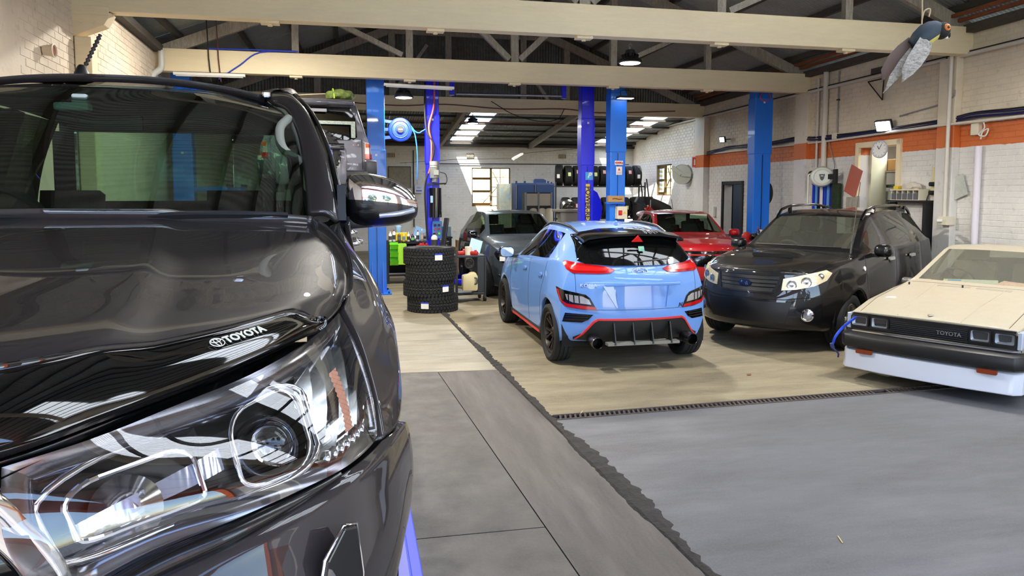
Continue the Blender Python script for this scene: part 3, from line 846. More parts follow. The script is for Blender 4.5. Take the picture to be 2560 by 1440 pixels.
def mirror_door(car, x, y, z, m, sz=(.10,.20,.15), tilt=0, arm=True):
 """door mirror at the car side, y sign gives side"""
 s_ = 1 if y > 0 else -1
 bm = NB(); prof = rrect(sz[1], sz[2], min(sz[1],sz[2])*.38, 5)
 M = axes((x, y+s_*sz[1]*.55, z), (0,s_,0), (0,0,1), (1,0,0) if s_>0 else (1,0,0))
 rings = []
 for t, sc in ((-1.0,.35),(-.85,.66),(-.5,.90),(0,1.0),(.6,1.0),(.8,.96)):
  rings.append([bm.verts.new(M @ Vector((q[0]*sc, q[1]*sc, t*sz[0]))) for q in prof])
 for A,B in zip(rings, rings[1:]):
  for k in range(len(A)): bm.faces.new((A[k],A[(k+1)%len(A)],B[(k+1)%len(A)],B[k]))
 bm.faces.new(rings[0]); bm.faces.new(rings[-1])
 h = obj('door_mirror', bm, m, car.root, smooth=R(50))
 bm = NB(); prism(bm, [(a*.88,b*.86) for a,b in prof], .003, axes((x+sz[0]*.8, y+s_*sz[1]*.55, z),(0,s_,0),(0,0,1),(1,0,0))); obj('mirror_glass', bm, M_chrome, h)
 if arm:
  bm = NB(); beam(bm, (x+.02, y-s_*.10, z-sz[2]*.45), (x, y+s_*sz[1]*.35, z-sz[2]*.40), .06, .04); obj('mirror_arm', bm, M_black, h)
 return h
def std_mats(ws, rw, sides, pillars=()):
 def f(i, j):
  if 10 <= j <= 12 and ws[0] <= i < ws[1]: return 1
  if 10 <= j <= 12 and rw and rw[0] <= i < rw[1]: return 3
  if 6 <= j <= 7:
   for a,b in sides:
    if a <= i < b: return 2
   for a in pillars:
    if i == a: return 4
  return 0
 return f
# ---------------------------------------------------------------- light blue crossover, seen from behind
def axs(ax, r): return [ax-r*1.03, ax-r*.95, ax-r*.74, ax-r*.40, ax, ax+r*.40, ax+r*.74, ax+r*.95, ax+r*1.03]
def near(xs, v): return min(range(len(xs)), key=lambda i: abs(xs[i]-v))
NAMES = {0:'body', 1:'windscreen', 2:'side_window', 3:'rear_window', 4:'pillar_trim', 5:'bumper'}
def paint(name, c, rough=.5, metal=0.0, coat=1.0, **k): return mat(name, c, max(rough,.45), metal, coat=coat, spec=.2, **k)
def place(car, x, y, rz, z=0.0, pitch=0.0):
 car.root.location = (x,y,z); car.root.rotation_euler = (0, R(pitch), R(rz))
def rail(car, pts, r=.018, h=.03, m=None, hug=None):
 q = smoothpath(pts, 6)
 if hug:
  n = len(q)-1
  for i, p in enumerate(q):
   z = car.hit((p.x,p.y,5),(0,0,-1))
   if z is not None: p.z = z.z + hug*min(1, 5.0*min(i, n-i)/n)
 bm = NB(); tube(bm, q, r, 8); return obj('roof_rail', bm, m or M_black, car.root, smooth=R(60))
def konica():
 r = .40; az = .345
 xs = sorted(set([0,.08,.22] + axs(.86,r) + axs(3.46,r) + [1.52,1.95,2.34,2.42,2.75,3.20,3.30-.22,3.90,3.98]))
 xs = [x for x in xs if abs(x-3.08) > .001]
 I = lambda v: near(xs, v)
 sp = dict(xs=xs, arches=[(.86,r,az),(3.46,r,az)], ywell=.86, flare=.0,
 top=[(0,.86),(.08,.93),(.5,1.03),(1.1,1.10),(1.25,1.14),(1.95,1.52),(2.34,1.595),(2.75,1.605),(3.2,1.58),(3.6,1.53),(3.72,1.50),(3.9,1.26),(3.98,1.13)],
 edge_y=[(0,.60),(.3,.70),(1.1,.75),(1.25,.73),(1.95,.60),(2.75,.60),(3.2,.585),(3.6,.56),(3.72,.56),(3.9,.66),(3.98,.69)],
 edge_z=[(0,.84),(.08,.90),(.5,1.0),(1.1,1.06),(1.25,1.10),(1.95,1.47),(2.34,1.54),(2.75,1.55),(3.2,1.525),(3.6,1.47),(3.72,1.44),(3.9,1.235),(3.98,1.13)],
 belt_y=[(0,.66),(.3,.80),(.9,.84),(2.5,.85),(3.3,.85),(3.7,.82),(3.98,.76)],
 belt_z=[(0,.78),(.3,.92),(1.0,1.03),(1.5,1.06),(3.0,1.12),(3.4,1.17),(3.7,1.19),(3.98,1.12)],
 wide_y=[(0,.74),(.4,.88),(.86,.905),(1.6,.89),(2.8,.89),(3.46,.915),(3.98,.88)], wide_z=[(0,.6),(1,.74),(3,.76),(3.98,.80)],
 sill_y=[(0,.70),(.4,.86),(2,.865),(3.5,.88),(3.98,.86)], sill_z=[(0,.24),(.5,.22),(2,.23),(3.7,.28),(3.98,.30)],
 bow=[(0,.34),(.5,.12),(1.1,.10),(1.95,.10),(2.5,0),(3.2,-.04),(3.72,-.10),(3.98,-.14)],
 front=[(.2,.0),(.4,.07),(.6,.08),(.8,.03),(1,0)], rear=[(.25,.02),(.34,.10),(.55,.16),(.66,.145),(.70,.115),(.90,.105),(.95,.13),(1.06,.10),(1.13,0)],
 crease_j=[(1,0,99,1.0),(5,I(1.3),I(3.9),.35),(9,I(1.26),I(3.6),.3)], crease_i=[(I(3.6),9,13,.5),(len(xs)-1,5,13,.5),(I(1.26),9,13,.5)],
 mats=std_mats((I(1.27),I(1.95)), (I(3.86),I(3.98)) if False else None, [(I(1.52),I(2.34)),(I(2.42),I(3.20))], [I(2.34)]), lv=2)
 c = Car('hatchback', sp, None, 'light blue crossover hatchback seen from behind in the middle of the workshop')
 P = paint('blue_paint', (100,144,212), .35)
 c.split(NAMES, {0:P, 1:M_gl_dark, 2:M_gl_dark, 3:M_gl_dark, 4:M_blackg})
 B = MB_();
 c.patch('rear_window', [(-.60,1.47),(-.53,1.505),(0,1.525),(.53,1.505),(.60,1.47),(.66,1.30),(.675,1.21),(.60,1.175),(.3,1.15),(-.3,1.15),(-.60,1.175),(-.675,1.21),(-.66,1.30)], B, M_gl_dark, off=.022, sink=.04, res=.035)
 bm = NB()
 pts = [(-.60,1.475),(-.55,1.505),(-.3,1.54),(0,1.55),(.3,1.54),(.55,1.505),(.60,1.475)]
 rows = []
 for (y,z) in pts:
  k = abs(y)/.7; x1 = 3.98-.10*k**2; rows.append([bm.verts.new(q) for q in ((3.46-.1*k,y*.97,z+.0),(3.75-.1*k,y,z-.012),(x1-.06,y,z-.045),(x1-.065,y,z-.07),(3.68-.1*k,y*.97,z-.09))])
 for A,Bq in zip(rows, rows[1:]):
  for k in range(4): bm.faces.new((A[k],A[k+1],Bq[k+1],Bq[k]))
 for A in (rows[0],rows[-1]): bm.faces.new(A)
 sp_ = obj('spoiler', bm, M_blackg, c.root, smooth=R(40))
 bm = NB(); prism(bm, [(-.065,0),(.065,0),(0,.075)], .02, axes((3.915,-.0,1.415),(0,1,0),(.35,0,1),(1,0,-.2))); obj('brake_light', bm, M_redb, sp_)
 for y in (.12,.18,.25):
  bm = NB(); beam(bm, (3.50,y,1.553),(3.88,y+.01,1.512),.012,.008); obj('stripe', bm, mat('silver_trim',(170,170,175),.25,.9), sp_)
 bm = NB(); prism(bm, rrect(.07,.06,.006), .002, axes((3.90,.06,1.33),(0,1,0),(-.45,0,1),(1,0,.45))); obj('window_sticker', bm, mat('green_sticker',(150,205,120),.5,col2=(60,140,190),scale=40), c.root)
 ps = c.line_on([(-.05,1.185),(.40,1.215)], B, .02, 8); bm = NB(); tube(bm, ps, .011, 6); obj('wiper', bm, M_black, c.root)
 TL = [(-.93,1.185),(-.90,1.20),(-.725,1.18),(-.44,1.142),(-.331,1.108),(-.388,1.073),(-.528,1.067),(-.80,1.072),(-.88,1.11)]
 TR = [(-a,b) for a,b in TL][::-1]
 DL = MDIR((5.2,-1.6,1.1), (1,-.42,0)); DR = MDIR((5.2,1.6,1.1), (1,.42,0))
 def reproj(poly, M, xp=4.10):
  D = (M.to_3x3() @ Vector((0,0,1))); out = []
  inv = M.inverted()
  for y,z in poly:
   xx = xp - .55*max(0,abs(y)-.62)**1.3
   q = inv @ Vector((xx,y,z)); out.append((q.x,q.y))
  return out
 for nm, poly, M, sg in (('l',TL,DL,-1),('r',TR,DR,1)):
  q = reproj(poly, M); a = c.patch('tail_light', q, M, M_red, off=.012, sink=.04, res=.04)
  inn = [((p[0]-sum(t[0] for t in poly)/len(poly))*.80+sum(t[0] for t in poly)/len(poly), (p[1]-1.125)*.5+1.125) for p in poly]
  c.patch('lamp_bar', reproj(inn, M), M, mat('lamp_bar_red',(196,22,24),.2,coat=.5), off=.015, sink=.01, res=.05, parent=a)
 LLp = [(-.99,.905),(-.90,.885),(-.665,.838),(-.614,.80),(-.531,.67),(-.70,.675),(-.865,.697),(-.934,.76),(-.975,.846)]
 for poly, M in ((LLp,DL),([(-a,b) for a,b in LLp][::-1],DR)):
  sg = -1 if poly is LLp else 1
  a = c.patch('fog_light_cluster', reproj(poly,M), M, M_blackg, off=.010, sink=.04, res=.04)
  red = [(-.985,.88),(-.955,.88),(-.915,.77),(-.86,.735),(-.56,.705),(-.535,.675),(-.70,.68),(-.865,.70),(-.93,.765)]
  cl = [(-.88,.84),(-.70,.82),(-.63,.785),(-.60,.73),(-.80,.75),(-.86,.78)]
  for pl, mm, nm in ((red,M_red,'reflector'),(cl,mat('clear_lamp',(190,190,195),.15,.6),'reversing_lamp')):
   pl2 = pl if sg < 0 else [(-u,v) for u,v in pl][::-1]
   c.patch(nm, reproj(pl2,M), M, mm, off=.014, sink=.01, res=.04, parent=a)
  for k in range(3):
   u = -.845+k*.055; bm = NB(); pl = [(u,.745),(u+.012,.745),(u+.004,.835),(u-.008,.837)]
   pl2 = pl if sg < 0 else [(-p[0],p[1]) for p in pl][::-1]
   bm.free(); c.patch('lamp_divider', reproj(pl2,M), M, M_blackg, off=.017, sink=.01, res=.05, parent=a)
  v = [(-.93,.53),(-.90,.63),(-.60,.62),(-.65,.567),(-.726,.528)]
  v = v if sg < 0 else [(-u,w) for u,w in v][::-1]
  o = c.patch('bumper_vent', reproj(v,M,4.16), M, M_blackg, off=.004, sink=.02, res=.04)
  for z in (.555,.585,.61):
   pl = [(-.90,z),(-.66,z),(-.66,z+.008),(-.90,z+.008)]; pl = pl if sg < 0 else [(-u,w) for u,w in pl][::-1]
   c.patch('slat', reproj(pl,M,4.16), M, M_black, off=.012, sink=.01, res=.06, parent=o)
 df = c.patch('diffuser', [(-.74,.365),(-.735,.362),(-.66,.40),(-.54,.54),(-.49,.565),(.49,.565),(.54,.54),(.66,.40),(.735,.362),(.74,.365),(.74,.33),(.5,.315),(-.5,.315),(-.74,.33)], B, M_black, off=.012, sink=.05, res=.06)
 rp = [(-.735,.335),(-.66,.40),(-.545,.55),(-.50,.576),(.50,.576),(.545,.55),(.66,.40),(.735,.335)]
 pin = [(-.712,.335),(-.642,.395),(-.535,.532),(-.495,.556),(.495,.556),(.535,.532),(.642,.395),(.712,.335)]
 c.patch('red_strip', rp+pin[::-1], B, mat('red_trim',(205,44,46),.4), off=.02, sink=.02, res=.06, parent=df)
 for y in (-.33,-.11,.11,.33):
  bm = NB(); prism(bm, [(0,.30),(.10,.30),(.03,.53),(0,.53)], .012, axes((4.09,y,0),(1,0,0),(0,0,1),(0,-1,0))); obj('fin', bm, M_black, df)
 bm = NB(); beam(bm, (4.12,-.42,.305),(4.12,.42,.305),.10,.03); obj('lip', bm, mat('grey_lip',(120,118,110),.5), df)
 for y in (-.555,.555):
  bm = NB(); lathe(bm, [(.062,-.14),(.066,.06),(.060,.075),(.052,.06),(.048,-.14)], axis='X', n=28, c=(4.14,y,.335), close=True); e = obj('exhaust_tip', bm, mat('exhaust_steel',(110,108,108),.25,1), c.root, smooth=R(40))
  bm = NB(); cyl(bm, (4.06,y,.335),(4.07,y,.335),.052,20); obj('exhaust_bore', bm, M_under, e)
 rec = [(-.44,.965),(.44,.965),(.31,.69),(-.31,.69)]
 o = c.patch('plate_recess', [(-.30,.93),(.30,.93),(.285,.70),(-.285,.70)], B, P, off=.004, sink=.01, res=.1)
 bm = NB(); prism(bm, rrect(.88,.03,.012), .03, axes((4.105,0,.955),(0,1,0),(0,0,1),(1,0,0))); obj('handle_bar', bm, P, c.root, bevel=.006)
 for s_ in (-1,1):
  pl = [(s_*.44,.935),(s_*.33,.935),(s_*.285,.70),(s_*.30,.695)]; c.patch('recess_wedge', pl, B, P, off=.016, sink=.02, res=.1)
 zc = 1.088; xe = 4.10
 h = c.hit((9,0,zc),(-1,0,0)); xe = h.x+.004
 bm = NB(); tube(bm, [(xe,.088*math.cos(2*math.pi*k/28),zc+.045*math.sin(2*math.pi*k/28)) for k in range(28)], .006, 6, closed=True)
 tube(bm, smoothpath([(xe,-.055,zc-.03),(xe+.004,-.038,zc+.012),(xe+.004,-.028,zc+.036)],4), .007, 6); tube(bm, smoothpath([(xe,.028,zc-.036),(xe+.004,.038,zc-.012),(xe+.004,.055,zc+.03)],4), .007, 6)
 tube(bm, [(xe+.003,-.034,zc-.006),(xe+.003,.034,zc+.006)], .007, 6)
 obj('emblem', bm, M_chrome, c.root, smooth=R(60))
 def lett(s_, y, z, size, m, sp2=1.2, shear=0):
  h = c.hit((9,y,z),(-1,0,0)); h2 = c.hit((9,y+.1,z),(-1,0,0)); u = (h2-h).normalized()
  text(s_, axes(h+Vector((.004,0,0)), u, (0,0,1), u.cross(Vector((0,0,1)))), size, m, c.root, space=sp2, shear=shear, depth=.006)
 lett('KONA', -.59, .938, .055, M_chrome, 1.35); lett('N', .48, .70, .07, mat('badge_dark',(70,70,78),.3,.6), 1, .3)
 c.seam([(-.718,1.17),(-.716,.86),(-.66,.78),(-.535,.672),(.535,.672),(.66,.78),(.716,.86),(.718,1.17)], B, .0028)
 for M, in ((MSL(),),(MSR(),)):
  c.seam([(2.38,1.12),(2.40,.8),(2.42,.32)], M, .003); c.seam([(1.30,1.05),(1.33,.8),(1.36,.32)], M, .003)
  c.seam([(3.22,1.15),(3.18,.95),(3.06,.75),(3.02,.40)], M, .003)
  c.patch('sill_trim', [(1.30,.235),(3.02,.235),(3.02,.30),(1.30,.30)], M, M_black, off=.006, sink=.01, res=.2)
  c.patch('sill_stripe', [(1.42,.235),(2.95,.235),(2.95,.268),(1.42,.268)], M, mat('red_trim'), off=.010, sink=.01, res=.2)
  for x in (2.16,3.0):
   o = c.patch('door_handle', rrect(.19,.035,.016,4,x,.965), M, P, off=.022, sink=.012, res=.1)
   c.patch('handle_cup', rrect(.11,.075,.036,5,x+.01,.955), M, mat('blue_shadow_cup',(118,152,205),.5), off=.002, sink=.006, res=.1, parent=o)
 c.patch('fuel_flap', [(3.42+.085*math.cos(R(a)), .96+.085*math.sin(R(a))) for a in range(0,360,20)], MSR(), P, off=.002, sink=.004, res=.1)
 mirror_door(c, 1.52, -.88, 1.13, M_blackg, (.10,.21,.15)); mirror_door(c, 1.52, .88, 1.13, M_blackg, (.10,.21,.15))
 for s_ in (-1,1): rail(c, [(1.80,s_*.555,1.46),(2.0,s_*.56,1.545),(2.35,s_*.565,1.60),(2.8,s_*.565,1.61),(3.2,s_*.555,1.575),(3.48,s_*.545,1.50)], .016, hug=.022)
 bm = NB(); prism(bm, [(0,-.01),(.14,-.015),(.13,.035),(.10,.045)], .026, axes((3.15,.013,1.58),(1,0,0),(0,0,1),(0,-1,0))); obj('antenna_fin', bm, P, c.root, bevel=.008)
 underbody(c, .4, 3.86, .66, .28, .5, sp['arches'])
 wheels(c, [(.86,-.80),(.86,.80),(3.46,-.80),(3.46,.80)], .335, .235, .245, mat('dark_bronze_wheel',(62,56,52),.35,.7), 5, 'vee')
 place(c, 3.12, 11.5, -90)
konica()
# ---------------------------------------------------------------- black wagon with bonnet scoop
def lamp_cluster(c, outline, M, inner, depthm, lensm, name='headlight', n=2):
 o = c.patch(name, outline, M, depthm, off=.006, sink=.03, res=.04)
 return o
def bowl(name, o, d, r, parent, m=None, lens=True):
 """round reflector bowl at o facing d"""
 M = MDIR(o, d); bm = NB(); lathe(bm, [(r,0),(r*.92,-.008),(r*.75,-.03),(r*.3,-.05),(.004,-.052)], n=20); bm.transform(M); b = obj(name, bm, m or M_refl, parent, smooth=R(50))
 bm = NB(); lathe(bm, [(r*.16,-.05),(r*.16,-.015),(.003,-.008)], n=10); bm.transform(M); obj('bulb', bm, M_chrome, b, smooth=R(50))
 return b
def subaru():
 r = .37; az = .335
 xs = sorted(set([0,.08,.2] + axs(.88,r) + axs(3.40,r) + [1.36,1.48,1.95,2.36,2.44,3.18,3.26,3.92,4.12,4.28]))
 I = lambda v: near(xs, v)
 sp = dict(xs=xs, arches=[(.88,r,az),(3.40,r,az)], ywell=.84, flare=.018,
 top=[(0,.95),(.1,.985),(.6,1.05),(1.25,1.12),(1.36,1.16),(1.95,1.55),(2.36,1.625),(3.2,1.64),(3.9,1.58),(4.12,1.42),(4.28,1.15)],
 edge_y=[(0,.62),(.5,.70),(1.25,.74),(1.36,.73),(1.95,.61),(3.2,.61),(3.9,.58),(4.12,.62),(4.28,.68)],
 edge_z=[(0,.93),(.6,1.03),(1.25,1.10),(1.36,1.14),(1.95,1.52),(2.36,1.585),(3.2,1.595),(3.9,1.535),(4.12,1.38),(4.28,1.14)],
 belt_y=[(0,.70),(.3,.80),(1,.845),(3.5,.85),(4.28,.78)], belt_z=[(0,.90),(.3,.97),(1.25,1.09),(2,1.13),(4.28,1.17)],
 wide_y=[(0,.78),(.35,.865),(.88,.89),(3.4,.89),(4.28,.84)], wide_z=[(0,.62),(1,.74),(4.3,.78)],
 sill_y=[(0,.74),(.4,.84),(2,.85),(4.3,.82)], sill_z=[(0,.27),(.5,.25),(2,.24),(4.3,.34)],
 bow=[(0,.30),(.5,.14),(1.25,.14),(1.95,.10),(2.5,0),(3.9,-.08),(4.28,-.14)],
 front=[(.2,.03),(.35,.10),(.55,.12),(.66,.08),(.72,.03),(.9,.02),(.95,0)], rear=[(.3,.0),(.4,.10),(.6,.12),(.8,.06),(1.1,.03)],
 crease_j=[(1,0,99,1.0),(5,I(1.4),I(3.9),.4),(9,0,I(3.9),.35)], crease_i=[(I(1.36),9,13,.6),(I(1.95),9,13,.4)],
 mats=std_mats((I(1.36),I(1.95)), (I(3.92),I(4.28)), [(I(1.48),I(2.36)),(I(2.44),I(3.18)),(I(3.26),I(3.92))], [I(2.36),I(3.18)]), lv=2)
 c = Car('wagon', sp, None, 'black four-wheel-drive wagon with a bonnet scoop facing the camera by the right wall')
 P = paint('black_paint', (7,7,11), .3); PH = paint('dusty_black_paint', (22,21,19), .42, coat=.8)
 c.split(NAMES, {0:P, 1:glass('wagon_screen',(206,222,210),1,0,.05), 2:glass('wagon_side',(96,104,98),1,.02,.05), 3:glass('wagon_rear',(150,160,150)), 4:P})
 F = MF()
 g = c.patch('grille', [(-.40,.90),(.40,.90),(.33,.71),(-.33,.71)], F, M_black, off=.002, sink=.02, res=.08)
 rim = [(-.42,.915),(.42,.915),(.345,.695),(-.345,.695)]; inn = [(-.385,.895),(.385,.895),(.32,.715),(-.32,.715)]
 for k in range(4):
  q = [rim[k],rim[(k+1)%4],inn[(k+1)%4],inn[k]]; c.patch('grille_surround', q, F, P, off=.012, sink=.03, res=.08, parent=g)
 for z in (.76,.80,.845): c.patch('grille_bar', [(-.36,z),(.36,z),(.36,z+.008),(-.36,z+.008)], F, M_blackg, off=.008, sink=.01, res=.1, parent=g)
 h = c.hit((-2,0,.80),(1,0,0)); bm = NB(); bmv = [( .075*math.cos(2*math.pi*k/24), .042*math.sin(2*math.pi*k/24)) for k in range(24)]
 prism(bm, bmv, .014, axes(h-Vector((.012,0,0)), (0,-1,0),(0,0,1),(-1,0,0))); e = obj('emblem', bm, mat('emblem_blue',(16,22,60),.2,coat=1), c.root)
 bm = NB()
 for (a,b,s_) in ((-.035,.012,.016),(.012,-.004,.008),(.032,-.006,.008),(.02,-.018,.008),(.04,-.02,.008),(.03,.012,.007)):
  M = axes(h+Vector((-.028,-a,b)), (0,-1,0),(0,0,1),(-1,0,0)); prism(bm, [(s_,0),(s_*.25,s_*.25),(0,s_),(-s_*.25,s_*.25),(-s_,0),(-s_*.25,-s_*.25),(0,-s_),(s_*.25,-s_*.25)], .003, M)
 obj('stars', bm, M_chrome, e)
 M_yel = mat('aged_lens', (226,214,176), .25, .3, var=.35, scale=30, coat=.4)
 for s_ in (-1,1):
  D = MDIR((-.9,s_*1.7,.85),(-1,s_*.62,0)); inv = D.inverted()
  out = []
  for y,z,x in ((.40,.735,.05),(.425,.865,.05),(.62,.915,.16),(.80,.965,.36),(.845,.93,.42),(.80,.85,.36),(.70,.79,.24),(.55,.75,.12)):
   q = inv @ Vector((x,s_*y,z)); out.append((q.x,q.y))
  if s_ > 0: out = out[::-1]
  hl = c.patch('headlight', out, D, M_yel, off=.012, sink=.05, res=.04)
  for y,z,x,rr in ((.50,.80,.10,.055),(.63,.835,.19,.058),(.755,.90,.30,.035)):
   hh = c.hit(Vector((x,s_*y,z))+Vector((-1,s_*.62,0)), (1,-s_*.62,0))
   if hh is None: continue
   M = MDIR(hh+Vector((-.014,s_*.009,0)), (-1,s_*.62,0)); bm = NB(); lathe(bm, [(rr,.001),(rr*.86,.006),(rr*.6,.002),(rr*.2,.006),(.002,.008)], n=20); bm.transform(M); obj('lamp_ring', bm, M_refl, hl, smooth=R(40))
  hh = c.hit((-2,s_*.66,.46),(1,0,0)); M = MDIR(hh+Vector((-.012,0,0)),(-1,s_*.35,0)); bm = NB(); lathe(bm,[(.075,.0),(.07,.012),(.056,.016),(.052,.004),(.045,.002)], n=24, close=True); bm.transform(M); f = obj('fog_light', bm, M_chrome, c.root, smooth=R(40))
  bm = NB(); lathe(bm,[(.052,-.02),(.05,.004),(.03,.010),(.002,.012)], n=20); bm.transform(M); obj('lens', bm, mat('fog_lens',(170,172,180),.1,.7), f, smooth=R(50))
  S = MSL() if s_ < 0 else MSR()
  c.patch('side_repeater', [(1.28+.028*math.cos(R(a)),.93+.028*math.sin(R(a))) for a in range(0,360,30)], S, M_plate, off=.012, sink=.01, res=.1)
  for x in (2.18,3.0):
   hnd = c.patch('door_handle', rrect(.20,.04,.018,4,x,1.0), S, mat('silver_handle',(196,196,192),.35,.5), off=.035, sink=.02, res=.1)
   c.patch('handle_cup', rrect(.10,.09,.04,5,x,.99), S, M_black, off=.004, sink=.006, res=.1, parent=hnd)
  c.seam([(1.33,1.10),(1.36,.8),(1.40,.30)], S); c.seam([(2.40,1.14),(2.42,.8),(2.42,.30)], S); c.seam([(3.22,1.15),(3.14,.85),(3.06,.6)], S)
  c.seam([(1.40,.52),(2.2,.56),(3.02,.56)], S, .008, name='side_moulding', m=P)
  mirror_door(c, 1.60, s_*.86, 1.135, P, (.09,.20,.155))
  rail(c, [(1.95,s_*.57,1.54),(2.10,s_*.575,1.62),(2.35,s_*.575,1.67),(3.1,s_*.575,1.70),(3.7,s_*.56,1.675),(4.0,s_*.55,1.56)], .02, m=M_blackg, hug=.07)
  for x in (2.35,3.35,3.55):
   bm = NB(); beam(bm, (x,s_*.57,1.56),(x+.02,s_*.575,1.66),.05,.03); obj('rail_foot', bm, M_blackg, c.root)
 c.patch('lower_grille', [(-.52,.60),(.52,.60),(.46,.36),(-.46,.36)], F, M_black, off=.004, sink=.02, res=.08)
 c.seam([(-.95,.66),(-.60,.655),(-.45,.63),(.45,.63),(.60,.655),(.95,.66)], F, .005, m=M_under)
 sc = [(.62,1.05,.30),(.75,1.085,.29),(1.05,1.13,.27)]
 bm = NB(); rows = []
 for (x,z,w) in ((.66,1.062,.34),(.70,1.105,.315),(.80,1.128,.30),(.98,1.138,.28),(1.16,1.118,.24)):
  rows.append([bm.verts.new((x+.05*(abs(y)/w)**2, y, z-.05*(abs(y)/w)**4*(1 if x>.68 else .2))) for y in [w*t for t in (-1,-.8,-.4,0,.4,.8,1)]])
 for A,B in zip(rows, rows[1:]):
  for k in range(6): bm.faces.new((A[k],A[k+1],B[k+1],B[k]))
 s2 = obj('bonnet_scoop', bm, PH, c.root, smooth=R(50))
 bm = NB(); prism(bm, rrect(.52,.045,.02,4), .02, axes((.655,0,1.078),(0,-1,0),(.1,0,1),(-1,0,.1))); obj('scoop_mouth', bm, M_under, s2)
 hood = [(.06,-.5),(.03,0),(.06,.5),(.14,.60),(.5,.685),(1.15,.715),(1.20,.5),(1.24,0),(1.20,-.5),(1.15,-.715),(.5,-.685),(.14,-.60)]
 c.patch('bonnet', hood, MT(), PH, off=.004, sink=.008, res=.06)
 bm = NB(); tube(bm, [(1.28,-.70,1.10),(1.30,-.70,1.22)], .012, 8); tube(bm, [(1.30,-.70,1.22),(1.50,-.705,1.98)], .005, 6); obj('aerial', bm, mat('aerial_black',(60,58,52),.4), c.root)
 for y0,y1,x0,x1 in ((-.02,-.58,1.28,1.32),(.55,.0,1.28,1.32)):
  bm = NB(); tube(bm, [(x0+.03,y0,1.165),(x1-.03,y1,1.17)], .009, 6); obj('wiper', bm, M_black, c.root)
 dash(c, 1.42, 1.80, .66, 1.10, .8); steering(c, 1.92, .36, 1.02); seat(c, 2.2, .36, .55); seat(c, 2.2, -.36, .55)
 bm = NB(); bx(bm,(3.0,-.6,.6),(3.12,.6,1.25)); obj('rear_seat', bm, M_seat, c.root, bevel=.05)
 underbody(c, .5, 4.0, .70, .30, .55, sp['arches'])
 bm = NB(); bx(bm,(.16,-.45,.34),(.3,.45,.8)); obj('front_crash_bar', bm, M_under, c.root)
 wheels(c, [(.88,-.79),(.88,.79),(3.40,-.79),(3.40,.79)], .325, .22, .215, M_alloy, 5, 'solid')
 place(c, 4.80, 8.10, 32); c.root.scale = (1.06,)*3
subaru()
